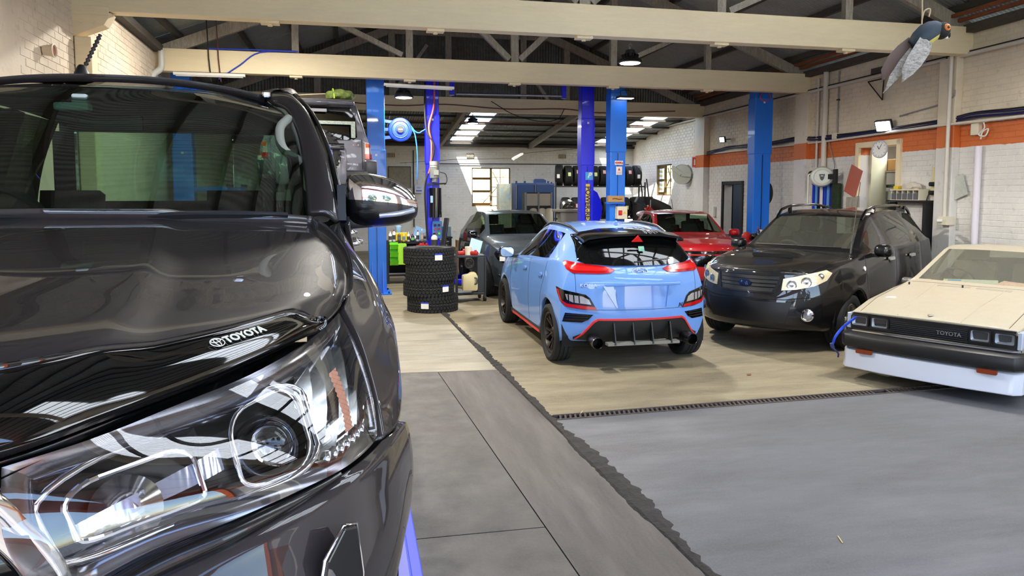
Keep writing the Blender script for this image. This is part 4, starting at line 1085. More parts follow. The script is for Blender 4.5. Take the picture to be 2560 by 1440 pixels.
# ---------------------------------------------------------------- old white coupe
def celica():
 r = .335; az = .30
 xs = sorted(set([0,.05,.15] + axs(.78,r) + axs(3.28,r) + [1.45,1.62,2.10,2.40,2.46,3.05,3.5,3.9,4.2]))
 I = lambda v: near(xs, v)
 sp = dict(xs=xs, arches=[(.78,r,az),(3.28,r,az)], ywell=.78,
 top=[(0,.755),(.05,.78),(.5,.87),(1.3,.985),(1.45,1.015),(2.10,1.37),(2.4,1.41),(3.0,1.39),(3.5,1.18),(3.9,1.0),(4.2,.94)],
 edge_y=[(0,.68),(.5,.70),(1.3,.70),(1.45,.69),(2.10,.55),(3.0,.55),(3.5,.60),(3.9,.68),(4.2,.68)],
 edge_z=[(0,.745),(.5,.86),(1.3,.975),(1.45,1.005),(2.10,1.35),(2.4,1.385),(3.0,1.36),(3.5,1.15),(3.9,.99),(4.2,.93)],
 belt_y=[(0,.79),(.5,.80),(3.9,.79),(4.2,.77)], belt_z=[(0,.735),(.5,.83),(1.3,.93),(3.5,.95),(4.2,.92)],
 wide_y=[(0,.81),(.5,.82),(4.2,.80)], wide_z=[(0,.60),(1,.65),(4.2,.65)], sill_y=[(0,.78),(.5,.79),(4.2,.77)], sill_z=[(0,.30),(.5,.24),(4.2,.30)],
 bow=[(0,.05),(.5,.02),(1.3,.12),(2.1,.12),(2.5,0),(3.5,-.1),(4.2,-.05)],
 front=[(.2,-.02),(.5,-.03),(.60,-.06),(.70,-.05),(.735,0)], rear=[(.3,.05),(.6,.05),(.88,0)],
 crease_j=[(1,0,99,1.0),(5,0,99,.85),(9,0,I(1.45),.5),(9,I(1.45),I(3.0),.4)], crease_i=[(0,5,13,.9),(I(1.45),9,13,.8),(I(2.10),9,13,.5)],
 fcrease=lambda e,r,c: (.9 if r == 0 else 0),
 mats=std_mats((I(1.45),I(2.10)), (I(3.05),I(3.5)), [(I(1.62),I(2.40)),(I(2.46),I(3.05))], [I(2.40)]), lv=2)
 c = Car('coupe', sp, None, 'dusty old cream white coupe with four square headlamps parked at the right edge')
 P = paint('old_white_paint', (172,163,143), .45, coat=.35, var=.10, scale=5)
 c.split(NAMES, {0:P, 1:glass('dusty_glass',(226,226,212),.8,.03,.13), 2:glass('coupe_side',(226,230,220)), 3:glass('coupe_rear',(200,205,195),1,0,.2), 4:M_black})
 F = MF()
 pan = c.patch('front_panel', [(-.79,.735),(.79,.735),(.79,.55),(-.79,.55)], F, M_black, off=.012, sink=.03, res=.1)
 zx = c.hit((-2,0,.64),(1,0,0)).x
 for k in range(8):
  z = .575+k*.0195; bm = NB(); beam(bm, (zx-.026,-.365,z),(zx-.026,.365,z),.03,.008); obj('grille_bar', bm, mat('grille_grey',(40,42,46),.4), pan)
 text('TOYOTA', axes((zx-.05,-.20,.635),(0,-1,0),(0,0,1),(-1,0,0)), .055, M_chrome, c.root, bold=.0015)
 for s_ in (-1,1):
  for y in (.475,.685):
   x = c.hit((-2,s_*y,.65),(1,0,0)).x-.03
   bm = NB(); o_ = rrect(.185,.125,.02,4); i_ = rrect(.16,.10,.016,4); M = axes((x,s_*y,.652),(0,-1,0),(0,0,1),(-1,0,0))
   A=[bm.verts.new(M@Vector((p[0],p[1],0))) for p in o_]; Bv=[bm.verts.new(M@Vector((p[0],p[1],.022))) for p in o_]; Cv=[bm.verts.new(M@Vector((p[0],p[1],.022))) for p in i_]; Dv=[bm.verts.new(M@Vector((p[0]*.8,p[1]*.8,-.03))) for p in i_]
   n=len(o_)
   for X,Y in ((A,Bv),(Bv,Cv)):
    for k in range(n): bm.faces.new((X[k],X[(k+1)%n],Y[(k+1)%n],Y[k]))
   hl = obj('headlamp', bm, mat('lamp_bezel',(54,50,46),.3,.5), c.root)
   bm = NB(); Cv=[bm.verts.new(M@Vector((p[0],p[1],.018))) for p in i_]; Dv=[bm.verts.new(M@Vector((p[0]*.55,p[1]*.5,-.025))) for p in i_]
   for k in range(n): bm.faces.new((Cv[k],Cv[(k+1)%n],Dv[(k+1)%n],Dv[k]))
   bm.faces.new(Dv); obj('reflector', bm, mat('lamp_silver',(200,204,210),.35,.6), hl, smooth=R(40))
   bm = NB(); prism(bm, i_, .004, M@Matrix.Translation((0,0,.017))); obj('lens', bm, M_lens, hl)
 def bar(name, rows, m, pts, parent=None, bev=.0):
  """bar along y: rows = section (dx,z) list; pts = (y, x)"""
  bm = NB(); R_ = []
  for (y,x) in pts: R_.append([bm.verts.new((x+d,y,z)) for d,z in rows])
  n = len(rows)
  for A,B in zip(R_, R_[1:]):
   for k in range(n): bm.faces.new((A[k],A[(k+1)%n],B[(k+1)%n],B[k]))
  bm.faces.new(R_[0]); bm.faces.new(R_[-1])
  return obj(name, bm, m, parent or c.root, bevel=bev, smooth=R(35))
 bar('chrome_strip', [(0,.548),(-.03,.548),(-.03,.532),(0,.532)], M_chrome, [(-.81,.09),(-.76,.03),(0,.0),(.76,.03),(.81,.09)])
 b = bar('bumper', [(.05,.53),(-.06,.52),(-.115,.50),(-.13,.43),(-.11,.37),(0,.36)], M_black, [(-.86,.40),(-.86,.10),(-.80,.02),(-.4,-.01),(0,-.02),(.4,-.01),(.80,.02),(.86,.10),(.86,.40)], bev=.008)
 for s_ in (-1,1):
  bm = NB(); prism(bm, rrect(.17,.045,.01,3), .03, axes((-.085,s_*.58,.335),(0,-1,0),(0,0,1),(-1,0,0))); obj('indicator', bm, mat('dark_amber',(120,48,18),.3), c.root)
 wl = paint('lip_white', (196,200,210), .4, coat=.4)
 bar('front_lip', [(0,.345),(-.06,.33),(-.075,.24),(-.10,.14),(-.09,.13),(.02,.14)], wl, [(-.85,.42),(-.85,.10),(-.79,.02),(-.4,-.03),(0,-.04),(.4,-.03),(.79,.02),(.85,.10),(.85,.42)], bev=.01)
 bar('valance', [(.02,.56),(-.02,.55),(-.02,.34),(.02,.34)], P, [(-.80,.10),(0,.03),(.80,.10)])
 for s_ in (-1,1):
  bm = NB(); bx(bm, (.02,s_*.785,.56),(.16,s_*.825,.73)); obj('corner_lamp', bm, mat('corner_lens',(200,210,225),.2,.4), c.root, bevel=.006)
  mirror_door(c, 1.85, s_*.80, .93, mat('grey_mirror',(120,120,118),.4,.5), (.05,.13,.085))
  S = MSL() if s_<0 else MSR(); c.seam([(1.50,.88),(1.52,.6),(1.55,.28)], S); c.seam([(2.62,.88),(2.60,.28)], S); c.seam([(.3,.52),(3.9,.52)], S, .008, m=M_black, name='side_moulding')
 T = MT()
 c.seam([(.02,.70),(.5,.715),(1.36,.70)], T, .003); c.seam([(.02,-.70),(.5,-.715),(1.36,-.70)], T, .003); c.seam([(1.38,-.70),(1.32,0),(1.38,.70)], T, .003)
 for s_ in (-1,1): c.seam([(.03,s_*.30),(1.30,s_*.36)], T, .006, name='bonnet_crease', m=P, off=.0)
 z0 = c.hit((.10,0,3),(0,0,-1)).z; bm = NB(); prism(bm, [(0,.045),(-.03,0),(.035,-.01)], .012, axes((.09,0,z0),(0,1,0),(-1,0,0),(0,0,1))); obj('bonnet_badge', bm, M_chrome, c.root)
 for y0 in (.15,-.25): c.patch('bonnet_vent', rrect(.07,.34,.01,3,1.26,y0), T, mat('vent_grey',(150,142,126),.6), off=.003, sink=.006, res=.1)
 for y0 in (.62,.05):
  bm = NB(); z0 = c.hit((1.22,y0,3),(0,0,-1)).z; cyl(bm,(1.22,y0,z0),(1.22,y0,z0+.03),.010,8); obj('washer_jet', bm, M_black, c.root)
 bm = NB(); prism(bm, [(0,0),(.06,0),(.06,.03)], .10, axes((1.02,-.2,.885),(1,0,0),(0,0,1),(0,1,0))); bm.free()
 dash(c, 1.62, 1.95, .62, .955, .5); steering(c, 2.0, .33, .96, .19); seat(c, 2.35, .33, .44, mat('old_seat',(120,112,98),.9)); seat(c, 2.35, -.33, .44, mat('old_seat'))
 bm = NB(); box(bm, (1.72,.12,.99),(.30,.56,.004), Matrix.Rotation(R(-7),3,'Y') @ Matrix.Rotation(R(14),3,'Z')); pp = obj('paper_form', bm, mat('paper',(214,220,214),.7,col2=(150,165,160),scale=25), c.root, label='printed paper lying on the dashboard')
 bm = NB(); box(bm, (1.76,.30,.997),(.06,.14,.003), Matrix.Rotation(R(-7),3,'Y') @ Matrix.Rotation(R(14),3,'Z')); obj('blue_sticker', bm, mat('blue_label',(50,140,200),.6), pp)
 bm = NB(); box(bm, (1.70,-.36,.995),(.26,.40,.006), Matrix.Rotation(R(-9),3,'Y') @ Matrix.Rotation(R(-12),3,'Z')); obj('paper_sheet', bm, mat('paper_red',(226,214,206),.7,col2=(206,120,110),scale=9), c.root)
 bm = NB(); box(bm, (1.66,.56,.99),(.10,.07,.004), Matrix.Rotation(R(30),3,'Z')); obj('yellow_tag', bm, mat('yellow_tag',(214,196,70),.6), c.root)
 underbody(c, .25, 4.1, .70, .26, .5, sp['arches'])
 wheels(c, [(.78,-.71),(.78,.71),(3.28,-.71),(3.28,.71)], .29, .185, .19, M_alloy, 5, 'solid')
 place(c, 5.50, 5.95, 29); c.root.scale = (.95,)*3
 return c
celica()
# ---------------------------------------------------------------- dark grey hatch on the middle lift
def suv_spec(L, W2, H, ax1, ax2, r, az, hood=.95, belt=1.05, ws0=1.30, ws1=2.05, roofe=3.5, glass_bits=None, **k):
 xs = sorted(set([0,.08,.2] + axs(ax1,r) + axs(ax2,r) + [ws0,ws0+.22,ws1,2.42,2.50,3.22,3.30,roofe,L-.35,L-.12]))
 xs = [x for i,x in enumerate(xs) if i == 0 or x-xs[i-1] > .012]
 I = lambda v: near(xs, v)
 e = L-.12
 sp = dict(xs=xs, arches=[(ax1,r,az),(ax2,r,az)], ywell=W2-.05, flare=.01,
 top=[(0,hood-.06),(.08,hood-.01),(.6,hood+.06),(ws0-.1,hood+.12),(ws0,hood+.15),(ws1,H-.05),(2.45,H),(3.2,H-.005),(roofe,H-.06),(L-.35,H-.16),(e,belt+.02)],
 edge_y=[(0,W2*.72),(.5,W2*.80),(ws0-.1,W2*.84),(ws0,W2*.83),(ws1,W2*.68),(3.2,W2*.67),(roofe,W2*.65),(L-.35,W2*.68),(e,W2*.76)],
 edge_z=[(0,hood-.08),(.6,hood+.035),(ws0-.1,hood+.10),(ws0,hood+.13),(ws1,H-.085),(2.45,H-.045),(3.2,H-.05),(roofe,H-.10),(L-.35,H-.20),(e,belt+.01)],
 belt_y=[(0,W2*.80),(.3,W2*.90),(1,W2*.94),(3.5,W2*.95),(e,W2*.87)], belt_z=[(0,hood-.12),(.3,hood-.03),(ws0,belt-.02),(2,belt),(e,belt)],
 wide_y=[(0,W2*.87),(.35,W2*.97),(1,W2),(ax2,W2),(e,W2*.95)], wide_z=[(0,.6),(1,.72),(e,.76)],
 sill_y=[(0,W2*.82),(.4,W2*.94),(2,W2*.95),(e,W2*.92)], sill_z=[(0,.24),(.5,.22),(2,.22),(e,.32)],
 bow=[(0,.32),(.5,.14),(ws0,.14),(ws1,.10),(2.5,0),(roofe,-.08),(e,-.14)],
 front=[(.2,.02),(.35,.07),(.55,.09),(.7,.07),(.85,.03),(.95,0)], rear=[(.3,.0),(.4,.10),(.6,.12),(.8,.08),(1.1,0)],
 crease_j=[(1,0,99,1.0),(5,I(1.4),I(3.6),.4),(9,0,I(roofe),.35)], crease_i=[(I(ws0),9,13,.6),(I(ws1),9,13,.4)],
 mats=std_mats((I(ws0),I(ws1)), (I(roofe),I(L-.12)), [(I(ws0+.22),I(2.42)),(I(2.50),I(3.22))], [I(2.42)]), lv=2)
 sp.update(k); return sp
def vw():
 sp = suv_spec(4.5, .90, 1.60, .86, 3.48, .385, .34, hood=1.0, belt=1.10, ws0=1.32, ws1=2.1)
 c = Car('hatchback', sp, None, 'dark slate grey hatchback with its bonnet facing the camera on the middle lift')
 P = paint('slate_paint', (52,60,66), .32)
 c.split(NAMES, {0:P, 1:glass('dark_screen',(150,165,160)), 2:glass('slate_side',(130,140,132)), 3:glass('slate_rear',(190,205,170)), 4:M_blackg})
 F = MF()
 c.patch('upper_grille', [(-.62,.80),(.62,.80),(.62,.74),(-.62,.74)], F, M_blackg, off=.004, sink=.02, res=.08)
 c.patch('light_strip', [(-.66,.835),(.66,.835),(.66,.815),(-.66,.815)], F, M_chrome, off=.01, sink=.02, res=.08)
 lg = c.patch('lower_grille', [(-.66,.60),(.66,.60),(.72,.42),(.5,.36),(-.5,.36),(-.72,.42)], F, M_black, off=.004, sink=.02, res=.08)
 for z in (.43,.48,.53,.57): c.patch('grille_bar', [(-.66,z),(.66,z),(.66,z+.012),(-.66,z+.012)], F, M_blackg, off=.012, sink=.01, res=.1, parent=lg)
 for s_ in (-1,1):
  D = MDIR((-.9,s_*1.7,.85),(-1,s_*.55,0)); inv = D.inverted(); out = []
  def Q(lst):
   o = []
   for y,z,x in lst: q = inv @ Vector((x,s_*y,z)); o.append((q.x,q.y))
   return o if s_ < 0 else o[::-1]
  hl = c.patch('headlight', Q([(.50,.745,.06),(.50,.83,.06),(.66,.865,.15),(.80,.90,.32),(.84,.84,.36),(.78,.74,.28),(.70,.69,.18)]), D, M_blackg, off=.008, sink=.04, res=.04)
  c.patch('projector_lamp', Q([(.655,.72,.16),(.66,.79,.16),(.75,.80,.24),(.745,.715,.24)]), D, mat('lit_reflector',(235,236,232),.15,.2), off=.012, sink=.01, res=.03, parent=hl)
  c.patch('daytime_strip', Q([(.52,.815,.07),(.52,.828,.07),(.66,.858,.15),(.79,.888,.31),(.795,.872,.31),(.66,.842,.15)]), D, M_refl, off=.014, sink=.01, res=.04, parent=hl)
  c.patch('chin_strip', Q([(.42,.36,.02),(.42,.385,.02),(.66,.40,.12),(.78,.47,.24),(.80,.45,.25),(.68,.365,.13)]), D, M_chrome, off=.012, sink=.02, res=.05)
  mirror_door(c, 1.62, s_*.87, 1.13, M_blackg, (.10,.21,.14))
  S = MSL() if s_ < 0 else MSR(); c.seam([(1.34,1.05),(1.38,.7),(1.40,.3)], S); c.seam([(2.46,1.06),(2.46,.3)], S)
  c.patch('arch_trim', [(.86+rr*math.cos(R(a)),.34+rr*math.sin(R(a))) for rr,seq in ((.44,range(-10,191,12)),(.385,range(190,-11,-12))) for a in seq], S, M_black, off=.004, sink=.01, res=.08)
 dash(c, 1.45, 1.8, .70, 1.02, .7); steering(c, 1.95, .36, 1.0, .18); seat(c, 2.25, .37, .55); seat(c, 2.25, -.37, .55)
 c.patch('bonnet_edge', [(.05,-.62),(.02,0),(.05,.62),(.07,.62),(.045,0),(.07,-.62)], MT(), M_black, off=.002, sink=.004, res=.1)
 for s_ in (-1,1): c.seam([(.12,s_*.60),(.5,s_*.70),(1.2,s_*.745)], MT(), .003)
 underbody(c, .5, 4.1, .70, .28, .5, sp['arches'])
 wheels(c, [(.86,-.80),(.86,.80),(3.48,-.80),(3.48,.80)], .345, .235, .235, mat('dark_two_tone_wheel',(70,68,64),.3,.8), 5, 'twin')
 place(c, 3.35, 12.59, 91)
vw()
def mazda():
 sp = suv_spec(4.25, .87, 1.50, .86, 3.42, .36, .325, hood=.93, belt=1.0, ws0=1.30, ws1=2.05, roofe=3.4)
 c = Car('hatchback', sp, None, 'red hatchback with its bonnet facing the camera behind the light blue car')
 P = paint('red_paint', (176,26,34), .3)
 c.split(NAMES, {0:P, 1:glass('green_screen',(180,205,190)), 2:glass('red_side',(170,185,176)), 3:glass('red_rear',(150,160,150)), 4:M_blackg})
 F = MF()
 g = c.patch('grille', [(-.55,.80),(.55,.80),(.44,.60),(.25,.52),(-.25,.52),(-.44,.60)], F, M_blackg, off=.006, sink=.03, res=.08)
 c.patch('grille_bar', [(-.5,.745),(.5,.745),(.5,.72),(-.5,.72)], F, P, off=.018, sink=.02, res=.1, parent=g)
 h = c.hit((-2,0,.735),(1,0,0)); x = h.x-.03
 bm = NB(); tube(bm, [(x,.075*math.cos(2*math.pi*k/28),.735+.058*math.sin(2*math.pi*k/28)) for k in range(28)], .008, 6, closed=True)
 tube(bm, smoothpath([(x,-.07,.745),(x,-.03,.738),(x,0,.715),(x,.03,.738),(x,.07,.745)],4), .008, 6); obj('emblem', bm, M_chrome, c.root, smooth=R(60))
 for s_ in (-1,1):
  D = MDIR((-.9,s_*1.7,.85),(-1,s_*.55,0)); inv = D.inverted(); out = []
  for y,z,xx in ((.48,.72,.06),(.50,.80,.06),(.78,.87,.30),(.82,.82,.33),(.70,.73,.2)):
   q = inv @ Vector((xx,s_*y,z)); out.append((q.x,q.y))
  c.patch('headlight', out if s_ < 0 else out[::-1], D, mat('lamp_grey',(120,122,126),.1,.7), off=.008, sink=.04, res=.04)
  mirror_door(c, 1.58, s_*.86, 1.06, P, (.10,.20,.145))
  c.seam([(.10,s_*.58),(.5,s_*.66),(1.2,s_*.70)], MT(), .003)
 dash(c, 1.45, 1.8, .66, .97, .6); steering(c, 1.95, .35, .97, .18); seat(c, 2.25, .36, .52); seat(c, 2.25, -.36, .52)
 bm = NB(); box(bm, (2.0,-.33,1.375),(.03,.36,.10)); obj('sun_visor', bm, mat('visor_cream',(206,206,186),.8), c.root, bevel=.01)
 bm = NB(); tube(bm, [(2.9,.0,1.485),(3.05,.0,1.72)], .006, 6); obj('aerial', bm, M_black, c.root)
 underbody(c, .5, 3.9, .70, .28, .5, sp['arches'])
 wheels(c, [(.86,-.77),(.86,.77),(3.42,-.77),(3.42,.77)], .32, .215, .22, M_alloy, 5, 'twin')
 place(c, 6.69, 12.67, 78); c.root.scale = (1.05,)*3
mazda()
# ---------------------------------------------------------------- grey off-roader up on the left lift
def pajero():
 r = .42; az = .38
 xs = sorted(set([0,.1,.25] + axs(.95,r) + axs(3.72,r) + [1.55,1.75,2.15,2.55,2.65,3.4,3.5,4.5,4.62,4.70]))
 xs = [x for i,x in enumerate(xs) if i == 0 or x-xs[i-1] > .012]
 I = lambda v: near(xs, v)
 sp = dict(xs=xs, arches=[(.95,r,az),(3.72,r,az)], ywell=.88, flare=.02,
 top=[(0,.98),(.1,1.02),(1.4,1.16),(1.55,1.2),(2.15,1.76),(2.6,1.83),(3.6,1.85),(4.5,1.83),(4.62,1.79),(4.70,1.18)],
 edge_y=[(0,.66),(1.4,.78),(1.55,.77),(2.15,.66),(3.6,.665),(4.5,.66),(4.62,.66),(4.70,.80)],
 edge_z=[(0,.96),(1.4,1.13),(1.55,1.17),(2.15,1.72),(2.6,1.78),(3.6,1.80),(4.5,1.78),(4.62,1.73),(4.70,1.17)],
 belt_y=[(0,.74),(.4,.84),(1.2,.87),(4.5,.87),(4.70,.85)], belt_z=[(0,.92),(1.5,1.13),(4.70,1.16)],
 wide_y=[(0,.80),(.5,.91),(4.5,.92),(4.70,.91)], wide_z=[(0,.7),(4.7,.82)], sill_y=[(0,.78),(.5,.88),(4.7,.88)], sill_z=[(0,.42),(.6,.42),(4.7,.50)],
 bow=[(0,.25),(1.4,.12),(2.15,.08),(2.6,0),(4.4,-.04),(4.70,-.08)],
 front=[(.3,.05),(.6,.10),(.98,0)], rear=[(.4,.10),(.62,.14),(.66,.04),(1.16,0)],
 crease_j=[(1,0,99,1.0),(5,I(1.6),I(4.5),.4),(9,0,I(4.5),.35)], crease_i=[(I(4.62),5,13,.6),(len(xs)-1,5,13,.5)],
 mats=std_mats((I(1.55),I(2.15)), None, [(I(1.75),I(2.55)),(I(2.65),I(3.4)),(I(3.5),I(4.5))], [I(2.55)]), lv=2)
 c = Car('off_roader', sp, None, 'grey off-roader raised on the lift, spare wheel on its tail door')
 P = paint('grey_metal_paint', (112,112,122), .35, .3)
 c.split(NAMES, {0:P, 1:M_gl_dark, 2:M_gl_dark, 3:M_gl_dark, 4:M_blackg})
 B = MB_()
 c.patch('rear_window', [(-.66,1.20),(-.64,1.52),(-.56,1.69),(.56,1.69),(.64,1.52),(.66,1.20),(.60,1.15),(-.60,1.15)], B, M_gl_dark, off=.012, sink=.03, res=.05)
 bm = NB(); bx(bm, (4.52,-.60,1.70),(4.86,.60,1.80)); obj('roof_spoiler', bm, paint('dark_grey_metal',(52,52,60),.3), c.root, bevel=.03, smooth=R(40))
 bm = NB(); bx(bm, (4.72,-.18,1.60),(4.735,.16,1.655)); obj('high_brake_light', bm, mat('pale_lamp',(206,214,222),.3), c.root, bevel=.01)
 bm = NB()
 for p in (((4.735,-.2,1.40),(4.745,.62,1.455)),((4.735,.55,1.18),(4.745,.62,1.40))): bx(bm, *p)
 obj('window_sticker', bm, mat('sticker_white',(176,188,178),.5,col2=(60,70,66),scale=45), c.root)
 yc, zc = -.06, .90
 sw = empty('spare_wheel'); sw.parent = c.root; sw.location = (4.93,yc,zc)
 t = link('tyre', tyre_mesh(.40,.24,.24,blocks=28), sw); t.rotation_euler = (0,0,math.pi/2)
 bm = NB(); lathe(bm, [(.315,-.02),(.31,.06),(.27,.115),(.15,.13),(.003,.135)], axis='X', n=40, c=(.0,0,0)); cv = obj('cover', bm, P, sw, smooth=R(40))
 bm = NB(); bx(bm, (.0,-.62,-.50),(.10,.50,.10)); obj('cover_panel', bm, P, sw, bevel=.04, smooth=R(40))
 bm = NB(); bx(bm, (.09,-.50,.06),(.135,.46,.165)); bar = obj('name_bar', bm, M_blackg, sw, bevel=.015, smooth=R(40))
 text('PAJERO', axes((.142,.0,.112),(0,1,0),(0,0,1),(1,0,0)), .085, M_chrome, sw, space=1.5, bold=.002, sx=1.25)
 bm = NB()
 for a in (90,210,330):
  u = Vector((0,math.cos(R(a)),math.sin(R(a)))); w = Vector((0,-u.z,u.y)); o0 = Vector((.155,.02,.235))
  vs = [o0, o0+u*.035+w*.021, o0+u*.07, o0+u*.035-w*.021]
  A=[bm.verts.new(q) for q in vs]; Bv=[bm.verts.new(q+Vector((-.06,0,0))) for q in vs]; bm.faces.new(A)
  for k in range(4): bm.faces.new((A[k],A[(k+1)%4],Bv[(k+1)%4],Bv[k]))
 obj('emblem', bm, M_chrome, sw)
 bm = NB(); bx(bm, (.10,-.04,-.15),(.11,.38,-.02)); pl = obj('number_plate', bm, M_plate, sw)
 text('5R', axes((.114,.27,-.085),(0,1,0),(0,0,1),(1,0,0)), .13, M_black, sw, bold=.002)
 for s_ in (-1,1):
  D = MDIR((6,s_*1.9,.95),(1,s_*.45,0)); inv = D.inverted()
  def Q(l):
   o = [];
   for y,z,x in l: q = inv @ Vector((x,s_*y,z)); o.append((q.x,q.y))
   return o if s_ > 0 else o[::-1]
  tl = c.patch('tail_light', Q([(.81,.83,4.72),(.925,.83,4.62),(.925,1.05,4.62),(.895,1.10,4.66),(.82,1.12,4.72)]), D, mat('tail_clear',(200,186,184),.15,.4,var=.2,scale=40), off=.02, sink=.05, res=.05)
  c.patch('red_lens', Q([(.81,.83,4.72),(.925,.83,4.62),(.925,.92,4.62),(.81,.92,4.72)]), D, M_red, off=.025, sink=.01, res=.05, parent=tl)
  c.patch('amber_lens', Q([(.83,1.03,4.72),(.905,1.03,4.64),(.895,1.09,4.66),(.83,1.10,4.72)]), D, M_amber, off=.025, sink=.01, res=.05, parent=tl)
  bm = NB(); bx(bm, (4.60,s_*.76,.56),(4.90,s_*.955,.80)); obj('bumper_corner', bm, mat('dark_bumper',(44,44,52),.4), c.root, bevel=.03, smooth=R(40))
  c.patch('reflector', Q([(.50,.60,4.8),(.66,.60,4.8),(.66,.63,4.8),(.50,.63,4.8)]), B if False else D, M_red, off=.02, sink=.02, res=.05)
  rail(c, [(2.3,s_*.60,1.80),(2.5,s_*.61,1.86),(3.4,s_*.61,1.89),(4.3,s_*.61,1.87),(4.45,s_*.60,1.82)], .02, hug=.05)
 bm = NB(); bx(bm, (4.66,-.80,.50),(4.92,.80,.63)); obj('bumper', bm, mat('dark_bumper'), c.root, bevel=.03, smooth=R(40))
 h = c.hit((9,.62,1.07),(-1,0,0)); bm = NB(); [bx(bm, (h.x,.54+.04*k,1.055),(h.x+.006,.57+.04*k,1.085)) for k in range(4)]; obj('model_badge', bm, M_chrome, c.root)
 c.seam([(.74,1.16),(.74,.66)], B, .006); c.seam([(-.74,1.16),(-.74,.66)], B, .006)
 underbody(c, .3, 4.6, .80, .42, .62, sp['arches'])
 bm = NB(); cyl(bm, (3.72,-.75,.38),(3.72,.75,.38),.06,12); cyl(bm,(.95,-.75,.38),(.95,.75,.38),.05,12)
 for s_ in (-1,1): beam(bm,(.4,s_*.45,.44),(4.6,s_*.45,.48),.07,.14)
 cyl(bm,(3.3,.4,.42),(4.65,.42,.44),.05,12); obj('chassis', bm, M_under, c.root)
 wheels(c, [(.95,-.79),(.95,.79),(3.72,-.79),(3.72,.79)], .385, .26, .235, M_alloy, 6, 'solid')
 place(c, -1.12, 17.16, -83, 1.70)
pajero()
# ================================================================ DARK GREY PICKUP in the foreground, raised on a lift
def spl(pts):
 """Catmull-Rom curve through points, parameter 0..1 by chord length"""
 P = [Vector(p) for p in pts]; d = [0.0]
 for a, b in zip(P, P[1:]): d.append(d[-1]+(b-a).length)
 T = d[-1]; d = [x/T for x in d]; E = [P[0]*2-P[1]] + P + [P[-1]*2-P[-2]]
 def f(t):
  t = max(0, min(1, t)); i = 0
  while i < len(d)-2 and t > d[i+1]: i += 1
  h = d[i+1]-d[i]; u = (t-d[i])/h if h else 0; a,b,c,e = E[i],E[i+1],E[i+2],E[i+3]
  h0 = d[i]-d[i-1] if i > 0 else h; h1 = d[i+2]-d[i+1] if i+2 < len(d) else h
  m0 = ((c-b)/h*h0+(b-a)/max(h0,1e-6)*h)/(h0+h)*h if h0+h > 0 else (c-a)/2
  m1 = ((c-b)/h*h1+(e-c)/max(h1,1e-6)*h)/(h1+h)*h if h1+h > 0 else (e-b)/2
  return (2*u**3-3*u*u+1)*b + (u**3-2*u*u+u)*m0 + (-2*u**3+3*u*u)*c + (u**3-u*u)*m1
 return f
def coons(front, rear, d0, d1, bump=None):
 """front(t), rear(t), d0(u) at t=0, d1(u) at t=1"""
 p00, p01, p10, p11 = front(0), front(1), rear(0), rear(1)
 def f(u, t):
  a = front(t)*(1-u)+rear(t)*u; b = d0(u)*(1-t)+d1(u)*t
  c = (p00*(1-t)+p01*t)*(1-u)+(p10*(1-t)+p11*t)*u
  q = a+b-c
  if bump: q = q + Vector(bump(u,t))
  return q
 return f
def surf(f, nu, nt, mir=True, us=None, ts=None, solid=0.0, both=False):
 """mesh(es) from surface f; y flipped for the left side (y<0) """
 res = []
 for sd in ((-1,1) if both else (-1,)):
  bm = NB(); us_ = us or [i/nu for i in range(nu+1)]; ts_ = ts or [j/nt for j in range(nt+1)]
  G = [[None]*len(ts_) for _ in us_]
  for i,u in enumerate(us_):
   for j,t in enumerate(ts_):
    q = f(u,t); G[i][j] = bm.verts.new((q.x, sd*q.y, q.z))
  for i in range(len(us_)-1):
   for j in range(len(ts_)-1):
    vs = (G[i][j],G[i][j+1],G[i+1][j+1],G[i+1][j])
    try: bm.faces.new(vs if sd > 0 else vs[::-1]).smooth = True
    except ValueError: pass
  bmesh.ops.remove_doubles(bm, verts=bm.verts, dist=1e-5)
  bm.normal_update(); res.append(bm)
 return res
def smoothstep(a, b, x):
 t = max(0, min(1, (x-a)/(b-a))); return t*t*(3-2*t)
